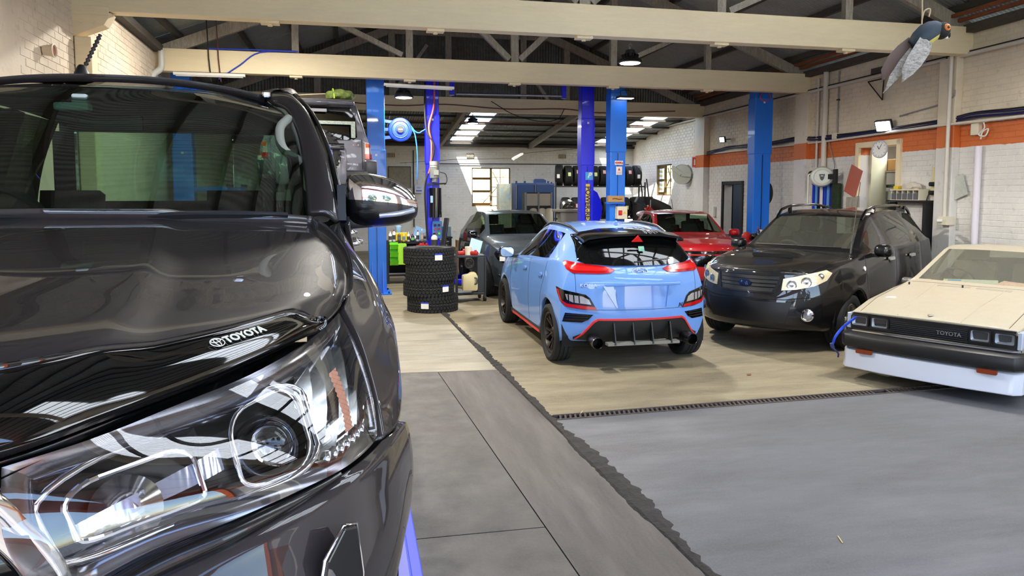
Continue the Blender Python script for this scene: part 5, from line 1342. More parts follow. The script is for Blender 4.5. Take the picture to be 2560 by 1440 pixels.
def pickup():
 class C_: pass
 c = C_(); c.root = empty('pickup_truck', label='dark grey pickup truck raised on a lift in the left foreground', cat='pickup truck')
 PT = mat('graphite_paint', (44,39,39), .5, .0, coat=1.0, croughn=.0, spec=.15)
 M_dk = mat('pickup_black', (10,10,12), .25, coat=.5); M_cr = M_chrome
 def put(name, bms, m, parent=None, smooth=R(50), lab=None):
  out = []
  for bm in bms:
   for f in bm.faces: f.smooth = True
   me = bpy.data.meshes.new(name); bm.to_mesh(me); bm.free(); me.materials.append(m); out.append(link(name, me, parent or c.root, lab))
  return out
 def rim_skirt(bm, depth, d=None):
  """fold the free edge under so a panel shows thickness"""
  be = [e for e in bm.edges if len(e.link_faces) == 1]; bm.normal_update(); nrm = {v: v.normal.copy() for e in be for v in e.verts}
  r = bmesh.ops.extrude_edge_only(bm, edges=be)
  for v in [q for q in r['geom'] if isinstance(q, bmesh.types.BMVert)]:
   k = min(nrm, key=lambda w: (w.co-v.co).length_squared) if False else None
  for e in be:
   pass
  mp = {}
  for v in [q for q in r['geom'] if isinstance(q, bmesh.types.BMVert)]:
   mp[v] = v
  lut = {tuple(round(x,6) for x in v.co): n for v, n in nrm.items()}
  for v in mp:
   n = lut.get(tuple(round(x,6) for x in v.co))
   if n is not None: v.co -= n*depth
 # ---- bonnet
 HF = spl([(-.14,0,.955),(-.125,.22,.957),(-.07,.41,.962),(.08,.535,.97),(.26,.66,.98),(.46,.775,.995),(.62,.832,1.005),(.74,.864,1.02)])
 HR = spl([(1.40,0,1.215),(1.41,.2,1.213),(1.43,.38,1.211),(1.46,.54,1.206),(1.50,.68,1.199),(1.55,.775,1.19)])
 HC = spl([(-.14,0,.955),(-.125,0,.982),(-.06,0,1.015),(.3,0,1.095),(.8,0,1.155),(1.40,0,1.215)])
 HS = spl([(.74,.864,1.02),(.9,.882,1.045),(1.08,.886,1.078),(1.25,.87,1.12),(1.40,.835,1.155),(1.55,.775,1.19)])
 def hb(u, t):
  lip = smoothstep(0,.13,u)
  dome = .020*(1-smoothstep(.40,.50,t))*lip*(1-.6*smoothstep(.75,1,u))
  crown = .030*math.sin(math.pi*min(1,t))*lip*(1-u)
  edge = .018*smoothstep(.6,.9,t)*(1-smoothstep(.93,1,t))*lip*(1-u)
  return (0,0, dome + crown + edge)
 hood = coons(HF, HR, HC, HS, hb)
 def ease(n, a=1.6): return [ (i/n)**a for i in range(n+1)]
 us = [0,.008,.02,.035,.055,.08]+[.08+.92*i/44 for i in range(1,45)]
 bm = NB(); ts = [i/56 for i in range(57)]; G = {}
 for i,u in enumerate(us):
  for j,t in enumerate(ts):
   q = hood(u,t)
   for sd in (-1,1):
    G[i,j,sd] = G[i,j,-1] if (sd > 0 and j == 0) else bm.verts.new((q.x, sd*q.y, q.z))
 for i in range(len(us)-1):
  for j in range(56):
   for sd in (-1,1):
    vs = (G[i,j,sd],G[i,j+1,sd],G[i+1,j+1,sd],G[i+1,j,sd]); bm.faces.new(vs if sd > 0 else vs[::-1]).smooth = True
 bm.normal_update(); rim_skirt(bm, .03); bm.normal_update()
 bo = put('bonnet', [bm], PT)[0]
 def hoodn(u,t):
  e = 1e-3; a = hood(min(1,u+e),t)-hood(max(0,u-e),t); b = hood(u,min(1,t+e))-hood(u,max(0,t-e)); n = a.cross(b); n.normalize(); return n if n.z > 0 else -n
 def prot(u,t):
  tt = t*.86; uu = .003+u*(.085)*(1-smoothstep(.86,1,t)*.75); return hood(uu,tt) + hoodn(uu,tt)*(.010+.010*math.sin(math.pi*u))
 bm = NB(); G = {}
 for i in range(13):
  for j in range(49):
   q = prot(i/12, j/48)
   for sd in (-1,1): G[i,j,sd] = G[i,j,-1] if (sd > 0 and j == 0) else bm.verts.new((q.x, sd*q.y, q.z))
 for i in range(12):
  for j in range(48):
   for sd in (-1,1):
    vs = (G[i,j,sd],G[i,j+1,sd],G[i+1,j+1,sd],G[i+1,j,sd]); bm.faces.new(vs if sd > 0 else vs[::-1]).smooth = True
 rim_skirt(bm, .010); pr = put('bonnet_protector', [bm], mat('protector_black',(5,5,6),.04,coat=1.0))[0]
 def on_prot(tc, uc, s_, size, name, bmsrc=None):
  q0 = prot(uc,tc); q1 = prot(uc,tc+.02); q2 = prot(max(0,uc-.03),tc)
  for q in (q0,q1,q2): q.y *= -1
  ux = (q1-q0).normalized(); up = (q0-q2); up = (up-ux*up.dot(ux)).normalized(); n = ux.cross(up)
  if n.z < 0: n = -n
  M = axes(q0+n*.004, ux, up, n)
  bm = bmsrc or text_bm(s_, size, .0015, bold=.0006, sx=1.1); bm.transform(M); return obj(name, bm, mat('decal_white',(225,222,205),.5), pr)
 on_prot(.745, .62, 'TOYOTA', .0235, 'lettering')
 bm = NB()
 for (a,b,cx_,cy_) in ((.0155,.0105,0,0),(.005,.010,0,0),(.0115,.0042,0,.0048)):
  tube(bm, [(cx_+a*math.cos(2*math.pi*k/24), cy_+b*math.sin(2*math.pi*k/24), 0) for k in range(24)], .0009, 5, closed=True)
 on_prot(.682, .62, '', .04, 'logo', bm)
 # ---- fender
 FT = spl([(.735,.872,1.016),(.9,.888,1.04),(1.08,.893,1.073),(1.25,.884,1.112),(1.42,.868,1.155),(1.60,.872,1.195)])
 FB = spl([(.455,.945,.775),(.55,.982,.772),(.66,1.0,.80),(.77,1.004,.848),(.90,1.005,.885),(1.04,1.006,.893),(1.2,1.004,.88),(1.36,.995,.82),(1.47,.975,.72),(1.53,.95,.60)])
 FF = spl([(.735,.872,1.016),(.66,.905,.955),(.57,.928,.88),(.50,.94,.82),(.455,.945,.775)])
 FR_ = spl([(1.60,.872,1.195),(1.62,.915,1.10),(1.64,.935,.95),(1.62,.94,.78),(1.53,.95,.60)])
 fen = coons(FT, FB, FF, FR_, lambda u,t: (0, .022*math.sin(math.pi*u)*math.sin(math.pi*min(1,t*1.05)) + .012*smoothstep(.55,.85,u)*math.sin(math.pi*t), 0))
 bms = surf(fen, 40, 50, both=True)
 for b in bms: rim_skirt(b, .035)
 put('fender', bms, PT)
 # ---- bumper
 BT = spl([(-.10,0,.60),(-.09,.30,.61),(-.06,.42,.66),(-.01,.475,.725),(.06,.565,.745),(.13,.68,.757),(.22,.785,.765),(.32,.875,.768),(.40,.92,.77),(.455,.945,.772)])
 BE = spl([(.455,.945,.771),(.55,.982,.767),(.615,.996,.755),(.632,1.006,.70),(.60,1.006,.60),(.57,.99,.50),(.55,.96,.42)])
 BB = spl([(-.14,0,.40),(-.12,.35,.40),(-.03,.62,.405),(.14,.82,.41),(.34,.925,.415),(.55,.96,.42)])
 BC = spl([(-.10,0,.60),(-.16,0,.56),(-.18,0,.50),(-.14,0,.40)])
 bum = coons(BT, BB, BC, BE, lambda u,t: (-.055*math.sin(math.pi*min(1,u*1.0))*(1-smoothstep(.75,1,t)), .02*math.sin(math.pi*u)*smoothstep(.3,.8,t), 0))
 bms = surf(bum, 36, 70, both=True)
 for b in bms: rim_skirt(b, .02)
 put('bumper', bms, PT)
 ML = spl([(-.012,.49,.733),(.06,.575,.752),(.13,.69,.764),(.22,.795,.772),(.29,.855,.774)])
 bm2 = []
 for sd in (-1,1):
  bm = NB(); n = 30; ring = []
  for i in range(n+1):
   p = ML(i/n); p.y *= sd; k = math.sin(math.pi*min(1,max(.06,(i/n)))**.5)+.15
   ring.append([bm.verts.new(p+Vector(q)) for q in ((.03,0,.006),(-.012,sd*.004,.010*k),(-.026*k,sd*.012,-.002),(-.018*k,sd*.010,-.020*k),(.02,0,-.022*k))])
  for A,B in zip(ring, ring[1:]):
   for k in range(4): bm.faces.new((A[k],A[k+1],B[k+1],B[k]))
  bm2.append(bm)
 put('lamp_moulding', bm2, M_dk)
 for sd in (-1,1):
  q0 = bum(.52,.70); nn = Vector((-.62,.72,.05)).normalized(); q0.y *= sd; nn.y *= sd
  M = axes(q0+nn*.004, Vector((nn.y,-nn.x,0))*(-1 if sd<0 else 1), (0,0,1), nn)
  sh = [(-.055,-.16),(.045,-.16),(.06,-.02),(.045,.075),(.01,.085),(-.035,.045),(-.055,-.03)]
  bm = NB(); prism(bm, sh, .012, M); fo = obj('fog_pocket', bm, M_dk, c.root, bevel=.004)
  bm = NB(); ln = [(x,y) for x,y in sh]; tube(bm, [M @ Vector((x*1.06,y*1.04,.006)) for x,y in ln], .0032, 6, closed=True); obj('pocket_trim', bm, M_cr, fo, smooth=R(60))
  bm = NB(); prism(bm, [(-.045,-.15),(-.02,-.15),(-.012,.0),(-.03,.03),(-.045,-.02)], .016, M); obj('pocket_fin', bm, M_cr, fo)
 # ---- grille with chrome frame
 bm = NB()
 for sd in (-1,1):
  pts = [(-.12,0,.935),(-.11,.25,.935),(-.065,.385,.925),(-.035,.435,.86),(-.015,.472,.775),(-.04,.46,.715),(-.07,.41,.665),(-.11,.28,.615),(-.12,0,.605)]
  ring = []
  sm = smoothpath([(x,sd*y,z) for x,y,z in pts], 8)
  for i,p in enumerate(sm):
   a = sm[min(i+1,len(sm)-1)]-sm[max(i-1,0)]; a.normalize(); out = Vector((-1,-.15*sd,0)); w = a.cross(out).normalized()
   hgt = .030
   ring.append([bm.verts.new(p+w*hgt), bm.verts.new(p+w*hgt*.6+out*.02), bm.verts.new(p+out*.028), bm.verts.new(p-w*hgt*.6+out*.015), bm.verts.new(p-w*hgt), bm.verts.new(p-out*.05)])
  for A,B in zip(ring, ring[1:]):
   for k in range(6): bm.faces.new((A[k],A[(k+1)%6],B[(k+1)%6],B[k])).smooth = True
 gr = put('grille_frame', [bm], M_cr)[0]
 bm = NB()
 for z in (.66,.71,.76,.81,.86,.905):
  tube(bm, smoothpath([(-.01,-.44,z),(-.06,-.3,z),(-.085,0,z),(-.06,.3,z),(-.01,.44,z)],5), .012, 6)
 for y in range(-8,9): tube(bm, [(-.06+.0007*y*y,y*.05,.62),(-.06+.0007*y*y,y*.05,.93)], .006, 6)
 obj('grille_mesh', bm, M_dk, c.root, smooth=R(60))
 bm = NB(); bx(bm, (.06,-.42,.45),(.10,.42,.94)); obj('radiator_panel', bm, M_under, c.root)
 # ---- headlight
 LT = spl([(-.03,.43,.945),(.05,.505,.947),(.18,.60,.955),(.32,.70,.965),(.46,.772,.978),(.60,.826,.992),(.72,.862,1.008)])
 LB = spl([(-.005,.495,.742),(.06,.58,.762),(.13,.695,.775),(.21,.795,.782),(.29,.865,.782),(.37,.908,.782),(.445,.938,.785)])
 LI = spl([(-.03,.43,.945),(-.035,.442,.86),(-.03,.47,.79),(-.005,.495,.742)])
 LO = spl([(.72,.862,1.008),(.645,.90,.945),(.56,.925,.875),(.49,.935,.82),(.445,.938,.785)])
 lens = coons(LT, LB, LI, LO, lambda u,t: (-.030*math.sin(math.pi*u)*(1-.5*t), .016*math.sin(math.pi*u)*math.sin(math.pi*t), 0))
 def ln(u,t):
  e = 2e-3; a = lens(min(1,u+e),t)-lens(max(0,u-e),t); b = lens(u,min(1,t+e))-lens(u,max(0,t-e)); n = a.cross(b).normalized()
  return n if n.x < 0 else -n
 for sd in (-1,1):
  hl = empty('headlight'); hl.parent = c.root
  def pt(u,t,d):
   q = lens(u,t)-ln(u,t)*d; return Vector((q.x,sd*q.y,q.z))
  def sheet(name, f, nu, nt, m, par=None):
   bm = NB(); G = [[bm.verts.new(f(i/nu,j/nt)) for j in range(nt+1)] for i in range(nu+1)]
   for i in range(nu):
    for j in range(nt):
     vs = (G[i][j],G[i][j+1],G[i+1][j+1],G[i+1][j]); bm.faces.new(vs if sd>0 else vs[::-1]).smooth = True
   return put(name, [bm], m, hl)[0]
  sheet('lens', lambda u,t: pt(u,t,0), 24, 48, M_lens)
  sheet('housing', lambda u,t: pt(.06+.88*u,.03+.94*t,.085), 10, 24, mat('housing_dark',(16,15,17),.3,.3))
  def rimf(a, d):
   a = a % 4
   if a < 1: return (0,a,d)
   if a < 2: return (a-1,1,d)
   if a < 3: return (1,3-a,d)
   return (4-a,0,d)
  bm = NB(); rows = []
  for k in range(97):
   a = 4*k/96; r_ = []
   for ins, d in ((0,.001),(.07,.004),(.13,.022),(.15,.05),(.15,.085)):
    u,t,_ = rimf(a, 0); u = .5+(u-.5)*(1-ins*2); t = .5+(t-.5)*(1-ins*.9); r_.append(bm.verts.new(pt(u,t,d)))
   rows.append(r_)
  for A,B in zip(rows, rows[1:]):
   for k in range(4): bm.faces.new((A[k],A[k+1],B[k+1],B[k])).smooth = True
  put('lamp_bezel', [bm], mat('smoked_chrome',(124,122,128),.14,.95), hl)
  def frame(name, u0,u1,t0,t1,d, r_, m, cr=.25):
   bm = NB(); pts = []
   for (uu,tt) in rrect(1,1,cr,6): pts.append(pt((u0+u1)/2+(u1-u0)*tt, (t0+t1)/2+(t1-t0)*uu, d))
   tube(bm, pts, r_, 8, closed=True); return put(name, [bm], m, hl)[0]
  frame('light_frame', .10,.90,.05,.66,.022,.006, M_cr); frame('reflector_frame', .22,.78,.10,.34,.04,.005, M_cr);
  frame('projector_frame', .14,.84,.42,.64,.030,.005, M_cr, .3)
  q = pt(.47,.53,.055); n0 = ln(.47,.53); n0 = Vector((n0.x,sd*n0.y,n0.z)); n0 = (n0+Vector((-.5,0,0))).normalized()
  M = MDIR(q, n0); bm = NB(); lathe(bm, [(.058,-.03),(.060,.0),(.054,.008),(.046,.006),(.046,-.03)], n=36); bm.transform(M); put('projector_ring', [bm], mat('projector_ring',(60,58,60),.15,.9), hl)
  bm = NB(); lathe(bm, [(.0475,-.004),(.046,.012),(.040,.026),(.030,.036),(.016,.042),(.001,.044)], n=36); bm.transform(M); put('projector_lens', [bm], mat('projector_glass',(235,240,245),.0,0,trans=1.0,ior=1.45), hl)
  bm = NB(); lathe(bm, [(.046,-.028),(.030,-.05),(.01,-.055),(.001,-.055)], n=24); bm.transform(M); put('projector_bowl', [bm], M_refl, hl)
  bm = NB(); rows = []
  for i in range(41):
   t = .10+.30*i/40
   a = pt(.66-.16*(i/40),t,.046+.003*(i%2)); b = pt(.50-.18*(i/40),t,.046+.003*(i%2)); rows.append((bm.verts.new(a),bm.verts.new(b)))
  for A,B in zip(rows, rows[1:]): bm.faces.new((A[0],A[1],B[1],B[0]))
  put('light_guide', [bm], mat('light_guide',(200,200,214),.15,.7), hl)
  q = pt(.55,.20,.06); M = MDIR(q, n0); bm = NB(); lathe(bm, [(.052,.01),(.048,.0),(.034,-.018),(.012,-.026),(.001,-.027)], n=28); bm.transform(M); put('main_beam_bowl', [bm], M_refl, hl)
  bm = NB(); lathe(bm, [(.012,-.026),(.011,.002),(.001,.008)], n=12); bm.transform(M); put('main_beam_bulb', [bm], M_cr, hl)
  bm = NB(); rows = []
  for i in range(9):
   t = .66+.30*i/8; r_ = [bm.verts.new(pt(u,t,.02+.035*((i+k)%2)+.01*k*0)) for k,u in enumerate((.12,.30,.48,.66,.84))]; rows.append(r_)
  for A,B in zip(rows, rows[1:]):
   for k in range(4): bm.faces.new((A[k],A[k+1],B[k+1],B[k]))
  put('facet_reflector', [bm], M_refl, hl)
  for f in hl.children[-1].data.polygons: f.use_smooth = False
  bm = NB(); rows = []
  for i in range(25):
   u = .28+.48*i/24; rows.append([bm.verts.new(pt(u,.79+.012*k,.012+.003*((i+k)%2))) for k in range(5)])
  for A,B in zip(rows, rows[1:]):
   for k in range(4): bm.faces.new((A[k],A[k+1],B[k+1],B[k]))
  put('side_reflector', [bm], mat('orange_prism',(214,150,120),.25,.2), hl)
  for f in hl.children[-1].data.polygons: f.use_smooth = False
  bm = NB()
  for k in range(7):
   t = .70+.04*k; beam(bm, pt(.80,t,.02), pt(.95,t+.012,.03), .012, .02)
  put('corner_ribs', [bm], M_refl, hl)
 def gap(u,t):
  a = HF(.42+.58*t); a = a + Vector((.02,-.012,-.012)); b = LT(t)+Vector((.03,-.012,.0)); return a*(1-u)+b*u
 bms = surf(gap, 3, 30, both=True); put('bonnet_channel', bms, M_dk)
 def gap2(u,t):
  a = HF(.5*t)+Vector((.03,0,-.01)); b = Vector((-.06,.42*t,.93)); return a*(1-u)+b*u
 bms = surf(gap2, 3, 16, both=True); put('grille_header', bms, M_dk)
 bm = NB(); bx(bm, (.2,-.62,.35),(1.5,.62,.92)); obj('engine_bay', bm, M_under, c.root)
 for sd in (-1,1):
  bm = NB(); A=[];B=[]
  for k in range(15):
   a = math.pi*(k/14*1.2-.1); p = (1.03+.48*math.cos(a), .39+.48*math.sin(a)); A.append(bm.verts.new((p[0],sd*.985,p[1]))); B.append(bm.verts.new((p[0],sd*.60,p[1])))
  for k in range(14): bm.faces.new((A[k],A[k+1],B[k+1],B[k]))
  obj('wheel_well', bm, M_under, c.root)
 # ---- cowl, screen, pillars, roof
 SB = spl([(1.46,0,1.215),(1.47,.3,1.215),(1.51,.55,1.214),(1.57,.70,1.214),(1.62,.752,1.222)])
 ST = spl([(2.10,0,1.722),(2.105,.25,1.718),(2.125,.45,1.702),(2.16,.575,1.675)])
 SS = spl([(1.62,.752,1.222),(1.76,.735,1.375),(1.93,.705,1.54),(2.06,.655,1.635),(2.16,.575,1.675)])
 SC_ = spl([(1.46,0,1.215),(1.78,0,1.505),(2.10,0,1.722)])
 scr = coons(SB, ST, SC_, SS, lambda u,t: (0,0,0))
 bm = NB(); G = {}
 for i in range(25):
  for j in range(25):
   q = scr(i/24,j/24)
   for sd in (-1,1): G[i,j,sd] = G[i,j,-1] if (sd>0 and j==0) else bm.verts.new((q.x,sd*q.y,q.z))
 for i in range(24):
  for j in range(24):
   for sd in (-1,1):
    vs = (G[i,j,sd],G[i,j+1,sd],G[i+1,j+1,sd],G[i+1,j,sd]); bm.faces.new(vs if sd>0 else vs[::-1]).smooth = True
 put('windscreen', [bm], glass('screen_glass',(136,168,150),f0=.17))
 def frit(u,t):
  q = scr(u,t); return q+Vector((.012,0,-.006))
 for nm, f in (('frit_side', lambda u,t: frit(t, .93+.07*u)), ('frit_bottom', lambda u,t: frit(.0+.075*u, t)), ('frit_top', lambda u,t: frit(.955+.045*u, t))):
  put(nm, surf(f, 3, 30, both=True), M_dk)
 band = glass('sun_band',(40,140,130),.2)
 put('sun_band', surf(lambda u,t: scr(.84+.115*u, t*.93)+Vector((.008,0,-.004)), 3, 20, both=True), band)
 PO = spl([(1.60,.872,1.200),(1.70,.853,1.335),(1.86,.812,1.50),(2.02,.752,1.64),(2.14,.70,1.705),(2.30,.672,1.738)])
 PI_ = spl([(1.605,.765,1.225),(1.75,.748,1.37),(1.92,.718,1.538),(2.055,.668,1.640),(2.165,.59,1.69),(2.25,.56,1.735)])
 pil = lambda u,t: PI_(t)*(1-u)+PO(t)*u + Vector((-.012,.008,.016))*math.sin(math.pi*u)
 bms = surf(pil, 10, 40, both=True); [rim_skirt(b,.02) for b in bms]; put('windscreen_pillar', bms, PT)
 def roof(u,t):
  x = 2.115+1.75*u; crownz = 1.748+.055*math.sin(min(1,u*1.15+.0)*math.pi*.62)-.03*smoothstep(.8,1,u); ye = .575+.085*smoothstep(0,.12,u) - .01*u
  x += (.06*t*t)*(1-smoothstep(0,.2,u))
  return Vector((x, ye*t, crownz-.055*(t**2.4)-.012*(1-smoothstep(0,.06,u))))
 bm = NB(); G = {}; US = [0,.01,.03,.06]+[.06+.94*i/20 for i in range(1,21)]
 for i,u in enumerate(US):
  for j in range(21):
   q = roof(u,j/20)
   for sd in (-1,1): G[i,j,sd] = G[i,j,-1] if (sd>0 and j==0) else bm.verts.new((q.x,sd*q.y,q.z))
 for i in range(len(US)-1):
  for j in range(20):
   for sd in (-1,1):
    vs = (G[i,j,sd],G[i,j+1,sd],G[i+1,j+1,sd],G[i+1,j,sd]); bm.faces.new(vs if sd>0 else vs[::-1]).smooth = True
 rim_skirt(bm,.03); put('roof', [bm], PT)
 RI = spl([(2.20,.575,1.70),(2.32,.632,1.728),(2.7,.652,1.752),(3.3,.652,1.752),(3.84,.64,1.72)]); RO = spl([(2.20,.69,1.722),(2.32,.70,1.742),(2.7,.725,1.73),(3.3,.725,1.73),(3.84,.70,1.70)])
 bms = surf(lambda u,t: RI(t)*(1-u)+RO(t)*u+Vector((0,0,.03))*math.sin(math.pi*u), 8, 30, both=True); put('roof_rail', bms, PT)
 for sd in (-1,1):
  bm = NB(); box(bm, (2.165,sd*.590,1.712),(.05,.035,.03)); obj('joint_clip', bm, M_cr, c.root, bevel=.008)
  bm = NB(); tube(bm, [p*1.0+Vector((.03,.02 if True else 0,-.005)) if False else Vector((p.x+.03, sd*(p.y+.016), p.z-.006)) for p in [PO(i/20) for i in range(21)]], .012, 6); obj('door_frame', bm, M_dk, c.root, smooth=R(60))
  bm = NB(); tube(bm, [Vector((p.x+.075, sd*(p.y+.012), p.z-.006)) for p in [PO(i/20) for i in range(1,20)]], .010, 6); obj('weathershield', bm, M_dk, c.root, smooth=R(60))
 # ---- doors and cab side
 def side(u,t):   # u: sill to belt, t: front to rear
  x = 1.66+2.26*t; z = .50+.71*u; return Vector((x, .935-.045*smoothstep(.5,1,u)-.02*(1-smoothstep(0,.35,u)) - .01*math.sin(math.pi*u*2)*.5, z))
 for a,b,nm in ((0,.495,'front_door'),(.503,.90,'rear_door'),(.905,1,'cab_corner')):
  bms = surf(lambda u,t,a=a,b=b: side(u,a+(b-a)*t), 20, 16, both=True); [rim_skirt(q,.02) for q in bms]; put(nm, bms, PT)
 WB = lambda t: Vector((1.72+2.1*t,.875,1.215)); WT = lambda t: Vector((2.24+1.5*t,.712,1.715))
 for a,b in ((.0,.47),(.52,.90)):
  bms = surf(lambda u,t,a=a,b=b: WB(a+(b-a)*t)*(1-u)+WT(a+(b-a)*t)*u+Vector((0,.02,0))*math.sin(math.pi*u), 6, 8, both=True); put('side_window', bms, glass('side_glass',(52,58,54)))
 for a,b in ((.47,.52),(.90,1.0)):
  bms = surf(lambda u,t,a=a,b=b: WB(a+(b-a)*t)*(1-u)+WT(a+(b-a)*t)*u+Vector((0,.022,0))*math.sin(math.pi*u), 6, 4, both=True); put('door_pillar', bms, M_dk if a < .6 else PT)
 for sd in (-1,1):
  for x in (2.56,3.45):
   bm = NB(); tube(bm, smoothpath([(x-.11,sd*.925,1.055),(x-.09,sd*.965,1.06),(x,sd*.978,1.06),(x+.09,sd*.965,1.06),(x+.11,sd*.925,1.055)],5), .017, 8); hd = obj('door_handle', bm, M_cr, c.root, smooth=R(60))
   bm = NB(); prism(bm, rrect(.14,.07,.03,4), .006, axes((x,sd*.922,1.05),(1,0,0),(0,0,1),(0,sd,0))); obj('handle_cup', bm, M_cr, hd)
  bm = NB(); tube(bm, [(1.74,sd*.888,1.212),(3.85,sd*.888,1.215)], .012, 6); obj('belt_trim', bm, M_cr, c.root)
  bm = NB(); bx(bm, (1.7,sd*.86,.34),(3.85,sd*1.0,.42)); obj('side_step', bm, M_black, c.root, bevel=.02)
 # ---- mirror
 for sd in (-1,1):
  def mir(a, b):
   pass
  bm = NB(); rings = []
  for (s_, hz, dx, zc) in ((0,.085,.035,1.275),(.03,.102,.06,1.275),(.08,.107,.075,1.272),(.15,.098,.078,1.266),(.21,.082,.07,1.258),(.255,.058,.05,1.248),(.278,.028,.024,1.242)):
   ring = []
   for k in range(24):
    a = 2*math.pi*k/24; ca, sa = math.cos(a), math.sin(a)
    x = 1.74 - dx*(1.15 if ca > 0 else .35)*abs(ca)**.8*(1 if ca>0 else -1); z = zc + hz*(abs(sa)**.75)*(1 if sa>0 else -1)
    ring.append(bm.verts.new((x, sd*(.895+s_), z)))
   rings.append(ring)
  for A,B in zip(rings, rings[1:]):
   for k in range(24):
    f = bm.faces.new((A[k],A[(k+1)%24],B[(k+1)%24],B[k])); f.smooth = True
    if (A[k].co.z+B[k].co.z)/2 < 1.262-.10*(abs(A[k].co.y)-.895)*0.9 + .03*0: f.material_index = 1
  bm.faces.new(rings[0]); bm.faces.new(rings[-1])
  bmesh.ops.recalc_face_normals(bm, faces=bm.faces)
  me = bpy.data.meshes.new('door_mirror'); bm.to_mesh(me); bm.free(); me.materials.append(M_cr); me.materials.append(M_dk); mo = link('door_mirror', me, c.root)
  md = mo.modifiers.new('s','SUBSURF'); md.levels = 1; md.render_levels = 1
  bm = NB(); prism(bm, [(0,-.03),(.13,-.02),(.24,.005),(.235,.028),(.12,.02),(0,.02)], .10, axes((1.70,sd*.87,1.19),(0,sd,0),(0,0,1),(1,0,0))); obj('mirror_arm', bm, M_black, mo, bevel=.014, smooth=R(40))
  bm = NB(); tube(bm, smoothpath([(1.665,sd*1.02,1.215),(1.66,sd*1.09,1.222),(1.675,sd*1.15,1.235)],5), .010, 8); obj('indicator', bm, mat('indicator_clear',(200,205,215),.1,.5), mo, smooth=R(60))
  bm = NB(); prism(bm, [(0,0),(.14,.0),(.05,.13)], .03, axes((1.62,sd*.868,1.20),(1,0,0),(0,0,1),(0,sd,0))); obj('mirror_sail', bm, M_black, mo)
 # ---- wipers, cowl
 def cow(u,t):
  a = HR(t)+Vector((-.01,0,-.015)); b = SB(t)+Vector((.03,0,-.012)); return a*(1-u)+b*u+Vector((0,0,-.02))*math.sin(math.pi*u)
 put('cowl', surf(cow, 4, 24, both=True), M_black)
 bm = NB()
 for pts in ([(1.45,-.28,1.238),(1.44,-.36,1.252),(1.45,-.50,1.252),(1.49,-.70,1.246)],[(1.43,.55,1.245),(1.42,.35,1.256),(1.415,.10,1.26),(1.42,-.18,1.256)]):
  pass
 for nm, pts, w in (('wiper',[(1.44,-.20,1.215),(1.43,-.30,1.226),(1.44,-.40,1.230),(1.47,-.56,1.228),(1.51,-.70,1.224)],.014),('wiper',[(1.42,.60,1.212),(1.41,.45,1.222),(1.405,.2,1.226),(1.415,-.10,1.222)],.010)):
  bm = NB(); sm = smoothpath(pts,6); tube(bm, sm, w, 6, rr=[w*(.5+.6*math.sin(math.pi*min(1,.15+.75*i/len(sm)))) for i in range(len(sm))]); obj(nm, bm, M_black, c.root, smooth=R(50))
 # ---- roof aerial
 bm = NB(); prof = [(0,0),(.09,0),(.055,.045),(.02,.05)]
 rings = []
 for (t,sx,sy) in ((0,1,1),(.03,.8,.75),(.055,.42,.45),(.062,.3,.3)):
  rings.append([bm.verts.new((2.36+.055*math.cos(2*math.pi*k/16)*sx+.01*t, .165+.036*math.sin(2*math.pi*k/16)*sy, 1.775+t)) for k in range(16)])
 for A,B in zip(rings, rings[1:]):
  for k in range(16): bm.faces.new((A[k],A[(k+1)%16],B[(k+1)%16],B[k]))
 bm.faces.new(rings[-1]); ab = obj('aerial_base', bm, M_black, c.root, smooth=R(40))
 a0 = Vector((2.37,.16,1.825)); a1 = Vector((2.47,.12,1.985)); bm = NB(); n = 60
 tube(bm, [a0+(a1-a0)*i/n for i in range(n+1)], .008, 8, rr=[.0078+.0022*(math.sin(i*.95)) for i in range(n+1)]); obj('aerial', bm, mat('aerial_rubber',(44,34,34),.6), ab, smooth=R(60))
 # ---- interior
 M_tr = mat('cab_trim', (150,150,136), .8); M_st = mat('cab_seat', (20,20,22), .9)
 bm = NB(); bx(bm, (1.55,-.78,.95),(1.95,.78,1.19)); obj('dashboard', bm, mat('cab_black',(16,17,18),.6), c.root, bevel=.05, smooth=R(50))
 for y in (-.37,.37):
  seat(c, 2.45, y, .42, M_st, .52, .52)
 bm = NB(); bx(bm, (3.28,-.68,.5),(3.44,.68,1.08)); obj('rear_seat', bm, M_st, c.root, bevel=.06, smooth=R(50))
 for y in (-.38,.38):
  bm = NB(); box(bm, (3.42,y,1.14),(.10,.24,.14)); obj('headrest', bm, M_st, c.root, bevel=.04, smooth=R(50))
 steering(c, 2.0, .37, 1.15, .19)
 for sd in (-1,1):
  bm = NB(); tube(bm, [Vector((p.x+.05, sd*(p.y-.055), p.z-.03)) for p in [PO(.05+.8*i/16) for i in range(17)]], .034, 8); obj('pillar_trim', bm, M_tr, c.root, smooth=R(60))
  bm = NB(); tube(bm, smoothpath([(1.86,sd*.735,1.42),(1.84,sd*.67,1.47),(1.92,sd*.655,1.55),(2.0,sd*.685,1.60)],6), .018, 8); obj('grab_handle', bm, M_tr, c.root, smooth=R(60))
  bm = NB(); beam(bm, (2.82,sd*.86,.9),(3.0,sd*.68,1.70), .16,.06); obj('door_post_trim', bm, mat('post_trim',(70,66,60),.8), c.root)
 bm = NB(); bx(bm, (2.2,-.62,1.70),(3.8,.62,1.715)); obj('head_lining', bm, mat('lining',(120,118,108),.9), c.root)
 bm = NB(); bx(bm, (3.83,-.78,.6),(3.87,.78,1.25)); bx(bm,(3.83,-.74,1.67),(3.87,.74,1.72)); bx(bm,(3.83,-.78,1.25),(3.87,-.66,1.67)); bx(bm,(3.83,.66,1.25),(3.87,.78,1.67)); obj('cab_back', bm, PT, c.root)
